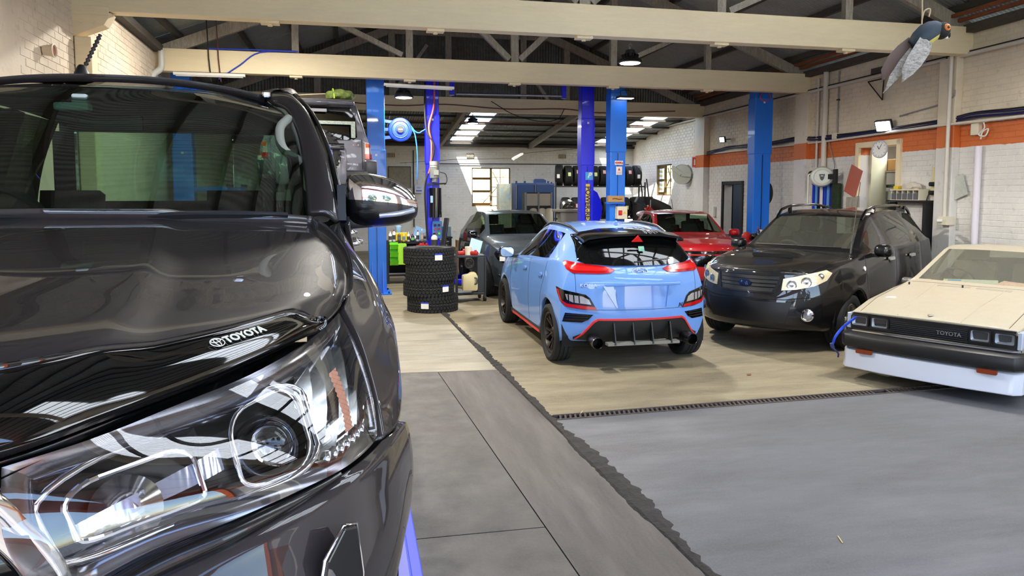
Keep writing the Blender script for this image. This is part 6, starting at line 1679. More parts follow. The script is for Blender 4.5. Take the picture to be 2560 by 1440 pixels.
 bm = NB(); bx(bm, (3.845,-.66,1.25),(3.855,.66,1.67)); obj('rear_window', bm, glass('back_glass',(226,240,232)), c.root)
 bm = NB(); box(bm, (2.02,.10,1.625),(.06,.12,.03)); box(bm, (2.03,.075,1.655),(.05,.055,.04)); obj('camera_pod', bm, mat('pod_white',(196,206,200),.6), c.root, bevel=.008)
 bm = NB(); box(bm, (2.12,.0,1.575),(.02,.24,.07)); obj('rear_view_mirror', bm, M_black, c.root, bevel=.01)
 bm = NB(); prism(bm, rrect(.07,.20,.03,5), .03, axes((2.86,-.74,1.40),(0,1,0),(0,0,1),(-1,0,0))); obj('belt_guide', bm, mat('belt_cream',(188,190,130),.7), c.root)
 # ---- tray
 bm = NB(); bx(bm, (3.92,-.90,.55),(5.25,.90,.60))
 for sd in (-1,1): bx(bm, (3.92,sd*.86,.55),(5.25,sd*.92,1.16))
 bx(bm, (5.2,-.90,.55),(5.25,.90,1.16)); bx(bm,(3.92,-.9,.55),(3.96,.9,1.16)); obj('tray', bm, PT, c.root, bevel=.015)
 bm = NB(); bx(bm, (.6,-.55,.42),(5.1,.55,.56)); obj('chassis', bm, M_under, c.root)
 class D_: pass
 wc = D_(); wc.root = c.root
 wheels(wc, [(1.03,-.80),(1.03,.80),(4.10,-.80),(4.10,.80)], .385, .265, .235, M_alloy, 6, 'twin')
 c.root.location = (-.88,1.05,.66); c.root.rotation_euler = (0,0,R(91.4))
 return c
pickup()
# ================================================================ LIFTS, LAMPS, WALL FITTINGS
M_lb = mat('lift_light_blue', (18,116,232), .4, coat=.3); M_rb = mat('lift_royal_blue', (14,22,230), .35, coat=.4)
M_steel = mat('steel', (150,150,152), .35, .9); M_dkmetal = mat('dark_metal', (48,48,50), .5, .5)
M_white = mat('white_plastic', (226,226,220), .45); M_grey = mat('grey_plastic', (140,142,144), .5); M_pvc = mat('pvc_pipe', (214,208,196), .45)
M_cream2 = mat('cream_plastic', (222,214,190), .5); M_blk = mat('matt_black', (20,20,21), .7); M_lbl = mat('white_label', (232,232,228), .6); M_redl = mat('red_label', (206,40,38), .5)
M_yellow = mat('yellow_plastic', (226,196,40), .5); M_redp = mat('red_plastic', (178,34,30), .45); M_green = mat('green_plastic', (110,214,30), .45); M_bluep = mat('blue_plastic', (14,50,205), .45)
M_paper = mat('paper', (214,220,214), .7); M_orangeh = mat('orange_hose', (226,90,60), .5); M_card = mat('cardboard', (186,146,96), .85, var=.12, scale=9)
def lift(name, label, xa, xb, y, m, H=4.3, w=(.30,.30), arms=.16, carr=(1.0,1.9), sidew=.28):
 t = empty(name, ((xa+xb)/2, y, 0), 0, label, 'car lift')
 cx_ = (xa+xb)/2
 for k, x in enumerate((xa, xb)):
  s_ = 1 if k == 0 else -1; ww = w[k]
  bm = NB()   # open C channel towards the bay
  bx(bm, (x-cx_-ww/2, -sidew/2, 0), (x-cx_+ww/2, sidew/2-.02, H)); o = obj('post', bm, m, t, bevel=.012)
  bm = NB(); bx(bm, (x-cx_-ww/2-.012, -sidew/2-.014, carr[0]), (x-cx_+ww/2+.012, sidew/2-.01, carr[1])); obj('carriage', bm, m, t, bevel=.008)
  bm = NB(); bx(bm, (x-cx_-.012, -sidew/2-.018, .1), (x-cx_-.004, -sidew/2-.0, carr[0]-.02)); obj('seam', bm, M_dkmetal, t)
  bm = NB(); bx(bm, (x-cx_-ww*.75, -.32, 0), (x-cx_+ww*.75, .30, .025)); bp = obj('base_plate', bm, m, t)
  bm = NB()
  for dx in (-.6,.6):
   for dy in (-.27,.25): cyl(bm, (x-cx_+ww*dx,dy,.02),(x-cx_+ww*dx,dy,.06),.016,8)
  obj('anchor_bolt', bm, M_dkmetal, bp, kind='stuff')
  bm = NB()
  for s2 in (-1,1): prism(bm, [(0,.02),(.14,.02),(0,.62)], .012, axes((x-cx_-.006+s2*ww*.3,-sidew/2-.0,0),(0,-1,0),(0,0,1),(1,0,0)))
  obj('gusset', bm, m, t)
  for s2 in (-1,1):
   a = Vector((x-cx_+s_*.18, s2*.08, arms+carr[0]*0)); b = a + Vector((s_*.72, s2*.75, 0))
   bm = NB(); beam(bm, a, b, .11, .09); am = obj('arm', bm, m, t, bevel=.006)
   bm = NB(); cyl(bm, b+Vector((0,0,.03)), b+Vector((0,0,.10)), .06, 14); obj('pad', bm, M_blk, am)
  bm = NB(); bx(bm, (x-cx_-.02, -sidew/2-.022, carr[1]-.12), (x-cx_+.02, -sidew/2-.012, carr[1]-.08)); obj('bolt_head', bm, M_white, t)
 return t
def onpost(t, dx, z, y, s, size, m, vert=False, **k):
 M = axes((dx, y, z), (0,0,-1) if vert else (1,0,0), (1,0,0) if vert else (0,0,1), (0,-1,0))
 return text(s, M, size, m, t, depth=.003, **k)
L3 = lift('two_post_lift', 'light blue two-post lift holding up the grey off-roader', -2.98, .465, 14.25, M_lb, H=4.35, w=(.32,.34), arms=2.02, carr=(1.75,2.78))
L1 = lift('two_post_lift', 'royal blue two-post lift with a motor beside the slate grey hatchback', 1.632, 4.96, 15.0, M_rb, H=4.40, w=(.26,.28), arms=.14, carr=(2.55,3.55))
bm = NB(); c1 = 3.296; tube(bm, [(2.14-c1,0,4.0),(4.42-c1,0,4.02)], .026, 10); obj('overhead_bar', bm, M_steel, L1, smooth=R(60))
bm = NB()
for x in (2.06,4.46): bx(bm, (x-c1-.05,-.05,3.97),(x-c1+.04,.05,4.30))
obj('bar_bracket', bm, M_rb, L1)
bm = NB(); bx(bm, (1.5-c1,-.12,4.28),(5.1-c1,.12,4.40)); obj('cross_beam', bm, M_rb, L1)
fx = 4.96-c1; fyq = -.16
bm = NB(); bx(bm, (fx-.055,fyq-.004,2.235),(fx+.115,fyq+.004,2.405)); a = obj('maker_plate', bm, mat('plate_cyan',(70,160,225),.4), L1)
onpost(L1, fx+.03, 2.33, fyq-.008, 'P', .15, M_lbl, bold=.006, shear=.3)
bm = NB(); bx(bm, (fx-.045,fyq-.004,1.18),(fx+.045,fyq+.004,2.15)); obj('name_strip', bm, mat('strip_yellow',(226,190,60),.5), L1)
onpost(L1, fx, 1.70, fyq-.008, 'POWER-REX', .155, mat('letter_navy',(16,16,60),.5), True, bold=.004, sx=.92)
onpost(L1, fx, 1.06, fyq-.008, 'LIFT', .09, M_lbl, True, bold=.003)
bm = NB(); prism(bm, [(0,-.42),(.14,-.36),(.22,-.2),(.24,.0),(.2,.18),(.12,.34),(0,.42)], .16, axes((fx+.13,.08,1.63),(1,0,0),(0,0,1),(0,-1,0))); obj('side_guard', bm, M_rb, L1, bevel=.02)
mx = 1.632-c1+.02
bm = NB(); cyl(bm, (mx,-.24,2.26),(mx,-.24,2.52),.095,20); cyl(bm, (mx,-.24,2.52),(mx,-.24,2.60),.10,20); bx(bm, (mx-.03,-.37,2.32),(mx+.07,-.30,2.42)); cyl(bm, (mx,-.24,2.18),(mx,-.24,2.26),.06,16); pu = obj('motor', bm, mat('motor_grey',(150,150,142),.5,.3), L1, smooth=R(40))
bm = NB()
for k in range(10): cyl(bm, (mx,-.24,2.28+k*.022),(mx,-.24,2.286+k*.022),.101,20)
obj('cooling_fin', bm, mat('motor_grey'), pu, kind='stuff')
bm = NB(); tube(bm, smoothpath([(mx+.10,-.3,2.38),(mx+.22,-.28,2.34),(mx+.25,-.27,2.20),(mx+.20,-.26,2.12)],6), .008, 6); beam(bm,(mx-.16,-.25,2.13),(mx+.24,-.25,2.15),.03,.03); obj('cable', bm, M_blk, pu)
bm = NB(); cyl(bm, (mx+.015,-.24,1.46),(mx+.015,-.24,2.06),.125,24); tk = obj('oil_tank', bm, M_blackg, L1, smooth=R(40))
bm = NB(); bx(bm, (mx-.10,-.36,1.76),(mx-.05,-.355,1.90)); obj('tank_label', bm, mat('label_blue',(150,190,225),.5), tk)
bm = NB(); bx(bm, (mx-.06,-.28,1.02),(mx+.14,-.20,1.38)); cb = obj('control_box', bm, mat('box_blue',(60,120,190),.45), L1, bevel=.015)
bm = NB()
for (dx,dz,k) in ((0,.07,0),(.08,.07,0),(0,.15,1),(.08,.15,2)): pass
for dx,z,m_ in ((.0,1.30,M_dkmetal),(.08,1.30,M_dkmetal),(.0,1.22,M_redp),(.08,1.22,M_redp),(.0,1.13,M_redp),(.08,1.13,M_green)):
 bm2 = NB(); cyl(bm2, (mx+dx,-.28,z),(mx+dx,-.30,z),.026,12); obj('button', bm2, m_, cb)
bm.free()
hs = empty('air_hose', (1.632,14.83,0), 0, 'orange and black hoses running down the royal blue post', 'hose')
bm = NB(); tube(bm, smoothpath([(.04,0,4.2),(.02,-.02,3.7),(-.08,-.03,3.3),(-.03,-.03,2.95),(-.05,-.03,2.55),(-.10,-.03,2.35)],8), .02, 8); obj('orange_hose', bm, M_orangeh, hs, smooth=R(60))
bm = NB(); tube(bm, smoothpath([(-.15,0,4.2),(-.16,-.02,3.6),(-.12,-.03,3.2),(.02,-.04,2.9),(-.06,-.03,2.5),(-.17,-.03,2.1),(-.16,-.03,1.5),(-.13,-.03,1.0)],8), .018, 8); obj('black_hose', bm, M_blk, hs, smooth=R(60))
L2 = lift('two_post_lift', 'light blue two-post lift by the right wall around the red hatchback', 5.385, 8.70, 14.3, M_lb, H=4.35, w=(.33,.40), arms=.14, carr=(2.80,4.0))
c2 = (5.385+8.70)/2; px = 5.385-c2; py = -.163
bm = NB(); bx(bm, (px-.08,py-.004,2.535),(px+.10,py,2.62)); obj('load_label', bm, M_lbl, L2); onpost(L2, px+.01, 2.577, py-.007, '4200Kg', .055, M_redl, bold=.003)
bm = NB(); bx(bm, (px-.05,py-.004,2.33),(px+.08,py,2.50)); wl_ = obj('warning_label', bm, M_lbl, L2)
bm = NB(); prism(bm, [(-.03,0),(.03,0),(0,.055)], .002, axes((px+.015,py-.006,2.42),(1,0,0),(0,0,1),(0,-1,0))); obj('warning_mark', bm, M_redl, wl_)
bm = NB()
for k in range(3): bx(bm, (px-.035,py-.008,2.35+k*.018),(px+.065,py-.004,2.358+k*.018))
obj('warning_text', bm, mat('label_pink',(206,150,150),.6), wl_)
bm = NB(); bx(bm, (px-.06,-.30,1.42),(px+.16,-.15,1.68)); sb = obj('switch_box', bm, M_cream2, L2, bevel=.01)
bm = NB(); bx(bm, (px-.04,-.31,1.50),(px+.04,-.30,1.60)); obj('isolator_plate', bm, M_redp, sb)
bm = NB(); cyl(bm, (px+.0,-.30,1.55),(px+.0,-.33,1.55),.03,14); obj('switch_knob', bm, M_redl, sb)
bm = NB(); prism(bm, [(-.035,0),(.035,0),(0,.06)], .004, axes((px+.10,-.30,1.53),(1,0,0),(0,0,1),(0,-1,0))); obj('hazard_mark', bm, M_yellow, sb)
bm = NB(); cyl(bm, (8.70-c2+.20,.05,1.95),(8.70-c2+.27,.05,1.95),.20,28); bmesh.ops.scale(bm, vec=(1,1,1.2), verts=bm.verts, space=Matrix.Translation((0,0,-1.95))); obj('door_pad', bm, M_blk, L2, smooth=R(40))
bm = NB(); tube(bm, [(8.70-c2+.01+.12*math.cos(2*math.pi*k/20),-.16,4.02+.10*math.sin(2*math.pi*k/20)) for k in range(20)], .01, 6, closed=True); obj('red_loop', bm, M_redl, L2)
bm = NB(); bx(bm, (5.13,14.02,1.77),(5.48,14.12,1.90));
ct = obj('carton', bm, M_card, None, 'small brown cardboard carton resting on the switch box of the lift post', 'box', bevel=.004)
bm = NB(); tube(bm, smoothpath([(5.22,14.015,1.835),(5.28,14.013,1.845),(5.36,14.013,1.828),(5.42,14.013,1.835)],5), .008, 6); obj('carton_print', bm, mat('print_brown',(120,66,40),.7), ct)
bm = NB(); bx(bm, (px-.28,-.26,1.735),(px+.12,-.14,1.77)); obj('bracket', bm, M_lb, L2)
hr = empty('hose_reel', (.98,14.95,3.24), 0, 'round blue hose reel hanging between the left blue posts', 'hose reel')
bm = NB(); lathe(bm, [(.002,-.10),(.09,-.10),(.10,-.085),(.19,-.085),(.235,-.06),(.245,0),(.235,.06),(.19,.085),(.002,.09)], axis='Y', n=40); obj('drum', bm, M_bluep, hr, smooth=R(30))
bm = NB(); lathe(bm, [(.002,-.125),(.07,-.125),(.075,-.10),(.002,-.10)], axis='Y', n=28); hb = obj('hub', bm, M_blk, hr);
bm = NB(); bx(bm, (-.04,-.13,-.008),(.04,-.124,.008)); obj('maker_mark', bm, M_lbl, hr)
bm = NB(); tube(bm, [(.17*math.cos(2*math.pi*k/36),-.09,.17*math.sin(2*math.pi*k/36)) for k in range(36)], .008, 6, closed=True); obj('ring', bm, mat('blue_dark',(10,30,110),.5), hr)
for z in (.17,.0,-.17):
 bm = NB(); beam(bm, (-.32,0,z*1.0),(-.12,0,z*.85),.07,.06); cyl(bm,(-.33,-.01,z),(-.33,-.06,z),.018,8); obj('mount_lug', bm, M_bluep, hr)
bm = NB(); bx(bm, (-.40,-.03,-.3),(-.345,.03,.3)); bx(bm, (-.40,-.03,.26),(-.36,.03,.95)); obj('mount_bracket', bm, M_dkmetal, hr)
bm = NB(); tube(bm, smoothpath([(.21,-.05,.08),(.30,-.04,-.03),(.38,-.03,-.06),(.45,-.02,-.02),(.52,-.01,.02)],8), .014, 8); tube(bm, smoothpath([(.23,-.05,.03),(.30,-.05,-.12),(.34,-.05,-.5),(.335,-.05,-1.0)],8), .013, 8); obj('hose', bm, mat('hose_blue',(40,110,205),.5), hr, smooth=R(60))
bm = NB(); cyl(bm, (.335,-.05,-1.0),(.325,-.05,-1.1),.014,8); obj('coupling', bm, M_steel, hr)
# lamps -------------------------------------------------------------------
M_glow = emis('lamp_glow', (255,250,240), 14.0)
def high_bay(x, y, z, label, chain, power=110, r=.17):
 t = empty('high_bay_lamp', (x,y,z), 0, label, 'lamp', 'round high bay lamps')
 bm = NB(); lathe(bm, [(.05,.20),(.07,.19),(.09,.10),(r*.72,.085),(r,.045),(r+.012,.02),(r+.012,.0),(r-.01,-.004)], n=36); obj('housing', bm, M_dkmetal, t, smooth=R(35))
 bm = NB()
 for k in range(16):
  a = 2*math.pi*k/16; beam(bm, (.06*math.cos(a),.06*math.sin(a),.12),(.13*math.cos(a),.13*math.sin(a),.095),.008,.05)
 obj('fin', bm, M_dkmetal, t, kind='stuff')
 bm = NB(); lathe(bm, [(r-.008,.0),(r-.02,-.010),(r*.5,-.020),(.002,-.022)], n=36); obj('diffuser', bm, M_glow, t, smooth=R(60))
 bm = NB(); tube(bm, [(0,0,.2),(0,0,.24)], .015, 8); tube(bm, [(.022*math.cos(2*math.pi*k/16),0,.262+.022*math.sin(2*math.pi*k/16)) for k in range(16)], .006, 6, closed=True); tube(bm, [(0,0,.28),(0,0,.28+chain)], .006, 6); obj('hook', bm, M_steel, t)
 ld = bpy.data.lights.new('lamp_light','AREA'); ld.shape = 'DISK'; ld.size = r*1.8; ld.energy = power; ld.color = (1,.95,.86); lo = bpy.data.objects.new('lamp_light', ld); COL.objects.link(lo); lo.parent = t; lo.location = (0,0,-.03)
 return t
HBP = 165
high_bay(4.208, 10.6, 3.95, 'round high bay lamp hanging in front of the second beam', 1.9, HBP)
high_bay(1.013, 14.25, 3.80, 'round high bay lamp above the blue hose reel', 1.6, HBP*.8)
high_bay(3.234, 19.5, 3.84, 'small round lamp below the clear roof sheets at the back', .12, HBP*.5, .15)
high_bay(6.35, 19.5, 3.80, 'small round lamp half hidden behind the light blue lift post', .12, HBP*.5, .15)
high_bay(.6, 7.2, 4.05, 'added unseen high bay lamp above the open floor beside the pickup', 1.6, HBP)  # added lamp, out of view, lights the near floor
high_bay(-1.3, 11.2, 4.78, 'added high bay lamp hidden behind the front beam to brighten the left wall', .2, HBP)  # made-up lamp hidden by the beam, brightens left wall and pickup cab
high_bay(6.2, 6.2, 4.05, 'added unseen high bay lamp above the white coupe', 1.2, HBP*.6)  # extra lamp added above the view to light the coupe corner
t = empty('flood_light', (5.45,13.95,3.86), 0, 'flat LED flood light under the second beam by the light blue post', 'lamp')
bm = NB(); box(bm, (0,0,.03),(.34,.20,.04)); obj('housing', bm, M_blk, t, bevel=.008)
bm = NB(); box(bm, (0,0,.006),(.30,.16,.008)); obj('panel', bm, emis('panel_glow',(235,245,255),6.0), t)
bm = NB(); tube(bm, smoothpath([(-.1,0,.05),(-.1,0,.16),(.1,0,.16),(.1,0,.05)],3), .008, 6); tube(bm,[(0,0,.15),(0,-.02,.25)],.01,6); obj('yoke', bm, M_blk, t)
def wall_flood(y, z, w, h, label, off=.18, power=60, tilt=25, est=16):
 p = onR(y, z, off); n = (nR*math.cos(R(tilt)) + Vector((0,-.35,0)) + Vector((0,0,-math.sin(R(tilt))))).normalized()
 M = MDIR(p, n); t = empty('wall_flood_light', p, 0, label, 'lamp'); inv = Matrix.Translation(-p)
 bm = NB(); prism(bm, rrect(w+.04,h+.04,.015,3), .05, M @ Matrix.Translation((0,0,-.055))); bm.transform(inv); obj('housing', bm, M_dkmetal, t)
 bm = NB(); prism(bm, rrect(w,h,.01,3), .006, M @ Matrix.Translation((0,0,-.004))); bm.transform(inv); obj('panel', bm, emis('flood_glow',(255,252,245),est), t)
 bm = NB(); tube(bm, [p-n*.05, onR(y,z+.02,0)], .014, 6); bm.transform(inv); obj('bracket', bm, M_dkmetal, t)
 ld = bpy.data.lights.new('flood_light','AREA'); ld.shape = 'RECTANGLE'; ld.size = w; ld.size_y = h; ld.energy = power; ld.color = (1,.97,.92); lo = bpy.data.objects.new('flood_light', ld); COL.objects.link(lo); lo.parent = t
 lo.matrix_parent_inverse = Matrix.Translation(-p) ; lo.matrix_world = Matrix.Translation(n*.02) @ M
wall_flood(11.12, 3.13, .26, .17, 'bright square LED flood light on the wall above the doorway', power=70)
wall_flood(17.2, 3.33, .14, .12, 'small bright spot light on the wall near the dark doorway', .25, 40, 15)
def batten(name, a, b, label, glow=False, w=.07, group=None):
 a = Vector(a); b = Vector(b); t = empty(name, (a+b)/2, 0, label, 'lamp', group); c0 = (a+b)/2
 bm = NB(); beam(bm, a-c0+Vector((0,0,.03)), b-c0+Vector((0,0,.03)), w, .05); obj('body', bm, M_white, t, bevel=.006)
 bm = NB(); d = (b-a).normalized(); tube(bm, [a-c0+d*.04, b-c0-d*.04], .014, 8); obj('tube', bm, emis('tube_glow',(250,250,250),2.2) if glow else M_lbl, t)
batten('batten_light', (-2.98,13.62,3.99),(-1.80,13.62,3.99), 'white fluorescent batten under the left end of the second beam')
batten('batten_light', (.62,13.92,3.96),(1.95,13.92,3.93), 'white fluorescent batten behind the second beam above the hose reel')
batten('batten_light', (4.40,19.7,2.87),(4.84,20.5,3.06), 'tilted white fluorescent batten hanging on a wire before the back wall', True, .09)
bm = NB(); tube(bm, [(4.84,20.5,3.10),(6.4,21.5,3.28),(8.3,22.2,3.52)], .006, 5); tube(bm, [(4.40,19.7,2.92),(3.0,21.5,2.95),(1.6,24.6,2.96)], .006, 5); obj('light_wire', bm, M_blk, None, 'thin black wire carrying the tilted batten light', 'wire')
# right wall fittings -------------------------------------------------------
def pipe_run(name, label, pts, r, m, cat='pipe', clips=()):
 t = empty(name, pts[0], 0, label, cat); o = Vector(pts[0])
 bm = NB(); tube(bm, [Vector(p)-o for p in pts], r, 10); obj('run', bm, m, t, smooth=R(60))
 for q in clips:
  bm = NB(); box(bm, Vector(q)-o, (.05,.05,.025)); obj('clip', bm, M_dkmetal, t)
 return t
pipe_run('wall_pipe', 'long cream pipe along the top of the right wall', [onR(6.0,4.075,.06),onR(23.5,4.06,.06)], .03, M_pvc)
pipe_run('wall_pipe', 'thin dark conduit lying on the long cream pipe', [onR(6.0,4.115,.05),onR(23.5,4.10,.05)], .012, M_blk)
pipe_run('down_pipe', 'wide cream downpipe on the right wall left of the flood light', [onR(13.02,4.4,.07),onR(13.02,.3,.07)], .055, mat('pipe_band',(214,208,196),.5))
pipe_run('down_pipe', 'narrow cream conduit beside the wide downpipe', [onR(13.30,4.3,.05),onR(13.30,.5,.05)], .025, M_pvc)
pipe_run('down_pipe', 'thin grey conduit dropping to a small junction box', [onR(12.66,4.35,.03),onR(12.66,3.12,.03)], .014, M_grey, clips=[onR(12.66,3.79,.03)])
pipe_run('down_pipe', 'white conduit with box at its foot on the front pier', [onR(9.62,4.2,.17),onR(9.62,1.56,.17)], .028, M_pvc)
pipe_run('down_pipe', 'thin dark cable beside the white conduit on the front pier', [onR(9.80,4.35,.10),onR(9.82,3.4,.09),onR(9.86,1.9,.09)], .012, M_blk, clips=[onR(9.80,3.62,.09),onR(9.80,4.2,.09)])
pipe_run('down_pipe', 'white plastic downpipe near the right edge of the wall', [onR(9.12,2.66,.07),onR(9.12,.3,.07)], .05, mat('pipe_lilac',(222,216,226),.45))
bm = NB(); p = onR(9.62,1.52,.13); bx(bm, p-Vector((.08,.09,.07)), p+Vector((.08,.09,.07))); o = obj('outlet_box', bm, M_cream2, None, 'cream outlet box at the foot of the white conduit', 'switch box', bevel=.01)
bm = NB(); cyl(bm, p+nR*.07, p+nR*.12+Vector((0,.05,0)), .03, 12); obj('socket', bm, M_white, o)
cbp = [(7.2,3.11),(8.4,3.08),(9.2,3.10),(9.7,3.07),(10.4,3.05),(11.2,3.04),(12.1,3.05),(12.9,3.05),(13.4,3.06),(14.0,3.10),(15.0,3.07),(16.2,3.09),(17.2,3.11),(18.2,3.03),(19.0,2.98)]
t = empty('cable_bundle', onR(7.2,3.1,.1), 0, 'bundle of dark blue cables running along the orange band', 'cable'); o = onR(7.2,3.1,.1)
r4 = random.Random(3)
for k,(dz,m_) in enumerate(((.0,mat('cable_navy',(30,32,84),.5)),(.028,mat('cable_navy')),(.05,M_blk),(-.015,mat('cable_navy')))):
 pts = [onR(y,z+dz*(.6+.8*r4.random())+.012*r4.random(),.06+.03*r4.random())-o for y,z in cbp]; bm = NB(); tube(bm, smoothpath(pts,5), .014, 6); obj('cable', bm, m_, t, smooth=R(60))
pipe_run('wall_conduit', 'cream conduit under the cable bundle on the orange band', [onR(7.2,3.02,.05),onR(9.9,3.03,.14),onR(13.0,3.0,.05),onR(18.4,3.03,.05)], .022, M_pvc)
pipe_run('sagging_cable', 'short looped grey cable by the front pier', smoothpath([onR(9.55,3.55,.14),onR(9.6,3.45,.13),onR(10.0,3.38,.03),onR(10.6,3.32,.03),onR(10.9,3.29,.03)],5), .012, M_grey, 'cable')
bm = NB(); p = onR(9.20,2.93,.05); bx(bm, p-Vector((.04,.07,.10)), p+Vector((.04,.07,.10))); so_ = obj('power_socket', bm, M_cream2, None, 'cream power socket on the orange band near the right edge', 'socket', bevel=.008)
pipe_run('plug_lead', 'knotted white lead with a plug hanging by the power socket', smoothpath([onR(9.05,3.05,.09),onR(9.0,2.92,.10),onR(9.10,2.83,.10),onR(8.98,2.80,.10),onR(8.94,2.90,.09),onR(9.04,2.86,.09),onR(9.08,2.76,.08)],6), .010, M_white, 'cable')
def jamb(nm, ys, zt, m, th=.09, dp=.30, label=''):
 t = tag(bpy.data.objects.new(nm, None), label, None, None, 'structure'); COL.objects.link(t)
 for a,b,z0,z1 in ((ys[0]-th,ys[0]+.0,0,zt+th),(ys[1],ys[1]+th,0,zt+th)):
  bm = NB(); mid = onR((a+b)/2,0,-.11); beam(bm, mid+Vector((0,0,z0)), mid+Vector((0,0,z1)), b-a, dp, up=nR); obj('jamb', bm, m, t, bevel=.004)
 bm = NB(); beam(bm, onR(ys[0]-th,zt+th/2,-.11), onR(ys[1]+th,zt+th/2,-.11), dp, th); obj('head', bm, m, t, bevel=.004)
 return t
d2 = jamb('door_2', DOOR_Y, 2.80, M_cream, .10, .32, 'open doorway with a cream frame into the store room')
d3 = jamb('door_3', DK_Y, 2.17, mat('black_frame',(16,16,20),.5), .09, .30, 'doorway with a black frame in the right wall')
bm = NB(); a = onR(DOOR_Y[1]-.02,0,-.2); b = a + Vector((.42,.10,0)); beam(bm, (a+b)/2+Vector((0,0,.02)), (a+b)/2+Vector((0,0,2.78)), .04, (b-a).length, up=(b-a)); obj('leaf', bm, mat('door_paint',(196,196,170),.5), d2)
def room(nm, y0, y1, depth, zt, m, label):
 t = tag(bpy.data.objects.new(nm, None), label, None, None, 'structure'); COL.objects.link(t)
 x0 = xr(y0)+.25; x1 = x0+depth; bm = NB()
 bx(bm, (x1,y0,0),(x1+.1,y1,zt)); bx(bm, (x0,y0-.1,0),(x1,y0,zt)); bx(bm, (x0,y1,0),(x1,y1+.1,zt)); bx(bm, (x0,y0,zt),(x1,y1,zt+.1)); bx(bm, (x0-.2,y0,-.1),(x1,y1,0.0)); obj('shell', bm, m, t)
 return t
room('wall_store', 10.3, 12.9, 1.6, 3.2, mat('store_wall',(176,172,160),.8), 'pale store room behind the doorway')
room('wall_office', 15.9, 18.3, 2.2, 2.9, mat('office_wall',(60,70,84),.8), 'dim room behind the black doorway')
for (p,e) in ((Vector((xr(11.5)+.9,11.5,3.05)),22),(Vector((xr(17)+1.3,17.2,2.75)),14)):
 ld = bpy.data.lights.new('room_lamp','AREA'); ld.size = .5; ld.energy = e; lo = bpy.data.objects.new('room_lamp', ld); COL.objects.link(lo); lo.location = p
 bm = NB(); cyl(bm, p+Vector((0,0,.03)), p+Vector((0,0,.09)), .16, 20);
 obj('ceiling_lamp', bm, M_white, None, 'round ceiling lamp in the store room' if e > 20 else 'round ceiling lamp in the dim room', 'lamp')
# ================================================================ PROPS
def wob(bm, M): bm.transform(M); return bm
def thing1(name, bm, m, label, cat, group=None, **k): return obj(name, bm, m, None, label, cat, group, **k)
# ---- four new tyres stacked
TM = tyre_mesh(.415, .262, .235, n=64, grooves=4, blocks=44)
base = (1.262, 12.02)
offs = [(0.035,.0,.3),(-.028,.01,1.2),(.012,-.01,2.1),(-.022,.0,.7)]
labs = ['new off-road tyre at the bottom of the stack, sticker on its left', 'new off-road tyre second from the bottom of the stack, sticker on its right', 'new off-road tyre second from the top of the stack, no sticker facing', 'new off-road tyre on top of the stack of four']
st = {0:-1.98, 1:-.98, 3:-1.30}
for k in range(4):
 o = empty('stacked_tyre', (base[0]+offs[k][0], base[1]+offs[k][1], .131+k*.264), 0, labs[k], 'tyre', 'stack of four new tyres')
 t = link('tyre', TM, o); t.rotation_euler = (math.pi/2, 0, offs[k][2])
 bm = NB(); tube(bm, [(.418*math.cos(2*math.pi*q/72),.418*math.sin(2*math.pi*q/72),.006*math.sin(q*.9)) for q in range(72)], .004, 5, closed=True); obj('tread_line', bm, mat('tread_chalk',(150,150,146),.8), o)
 if k in st:
  bm = NB(); a0 = st[k]; rows = []
  for i in range(7):
   a = a0+(i-3)*.05; rows.append([bm.verts.new((.434*math.cos(a),.434*math.sin(a),z)) for z in (-.055,.03,.055)])
  for A,B in zip(rows, rows[1:]):
   for q in range(2):
    f = bm.faces.new((A[q],A[q+1],B[q+1],B[q])); f.material_index = q
  obj('sticker', bm, [M_lbl, mat('sticker_blue',(40,60,190),.5)], o)
# ---- tool trolley
tr = empty('tool_trolley', (2.05,12.95,0), R(4), 'dark grey tool trolley between the tyre stack and the slate hatchback', 'trolley')
M_tr = mat('trolley_grey', (44,48,52), .5)
bm = NB(); bx(bm, (-.28,-.22,.80),(.28,.22,.84)); obj('top_tray', bm, M_tr, tr, bevel=.01)
bm = NB(); bx(bm, (-.28,-.22,.12),(.28,.22,.17)); obj('lower_tray', bm, M_tr, tr, bevel=.01)
bm = NB(); bx(bm, (.12,-.22,.17),(.27,.22,.80)); obj('drawer_unit', bm, M_tr, tr, bevel=.01)
for x in (-.26,.26):
 for y in (-.2,.2):
  bm = NB(); bx(bm, (x-.02,y-.02,.1),(x+.02,y+.02,.95 if x<0 else .84)); obj('post', bm, M_tr, tr)
  bm = NB(); cyl(bm, (x-.02,y,.055),(x+.02,y,.055),.055,14); obj('castor', bm, M_blk, tr)
bm = NB(); prism(bm, [(-.13,0),(.13,0),(.14,.04),(.14,.26),(.10,.33),(.02,.33),(-.02,.30),(-.13,.28)], .16, axes((2.02,12.70,.22),(1,0,0),(0,0,1),(0,-1,0))); jc = thing1('jerry_can', bm, mat('can_cream',(206,192,146),.5), 'cream plastic fluid can hanging on the trolley side', 'can', bevel=.02, smooth=R(40))
bm = NB(); tube(bm, smoothpath([(2.10,12.55,.34),(2.135,12.52,.36),(2.135,12.52,.44),(2.10,12.55,.46)],5), .014, 6); obj('handle', bm, mat('can_slot',(60,70,70),.5), jc)
bm = NB(); tube(bm, [(2.03+.075*math.cos(2*math.pi*k/24),12.68,.70+.085*math.sin(2*math.pi*k/24)) for k in range(24)], .018, 8, closed=True); cyl(bm,(2.03,12.70,.70),(2.03,12.78,.70),.05,16); thing1('drain_funnel', bm, M_blk, 'round black funnel hooked on the trolley', 'funnel', smooth=R(50))
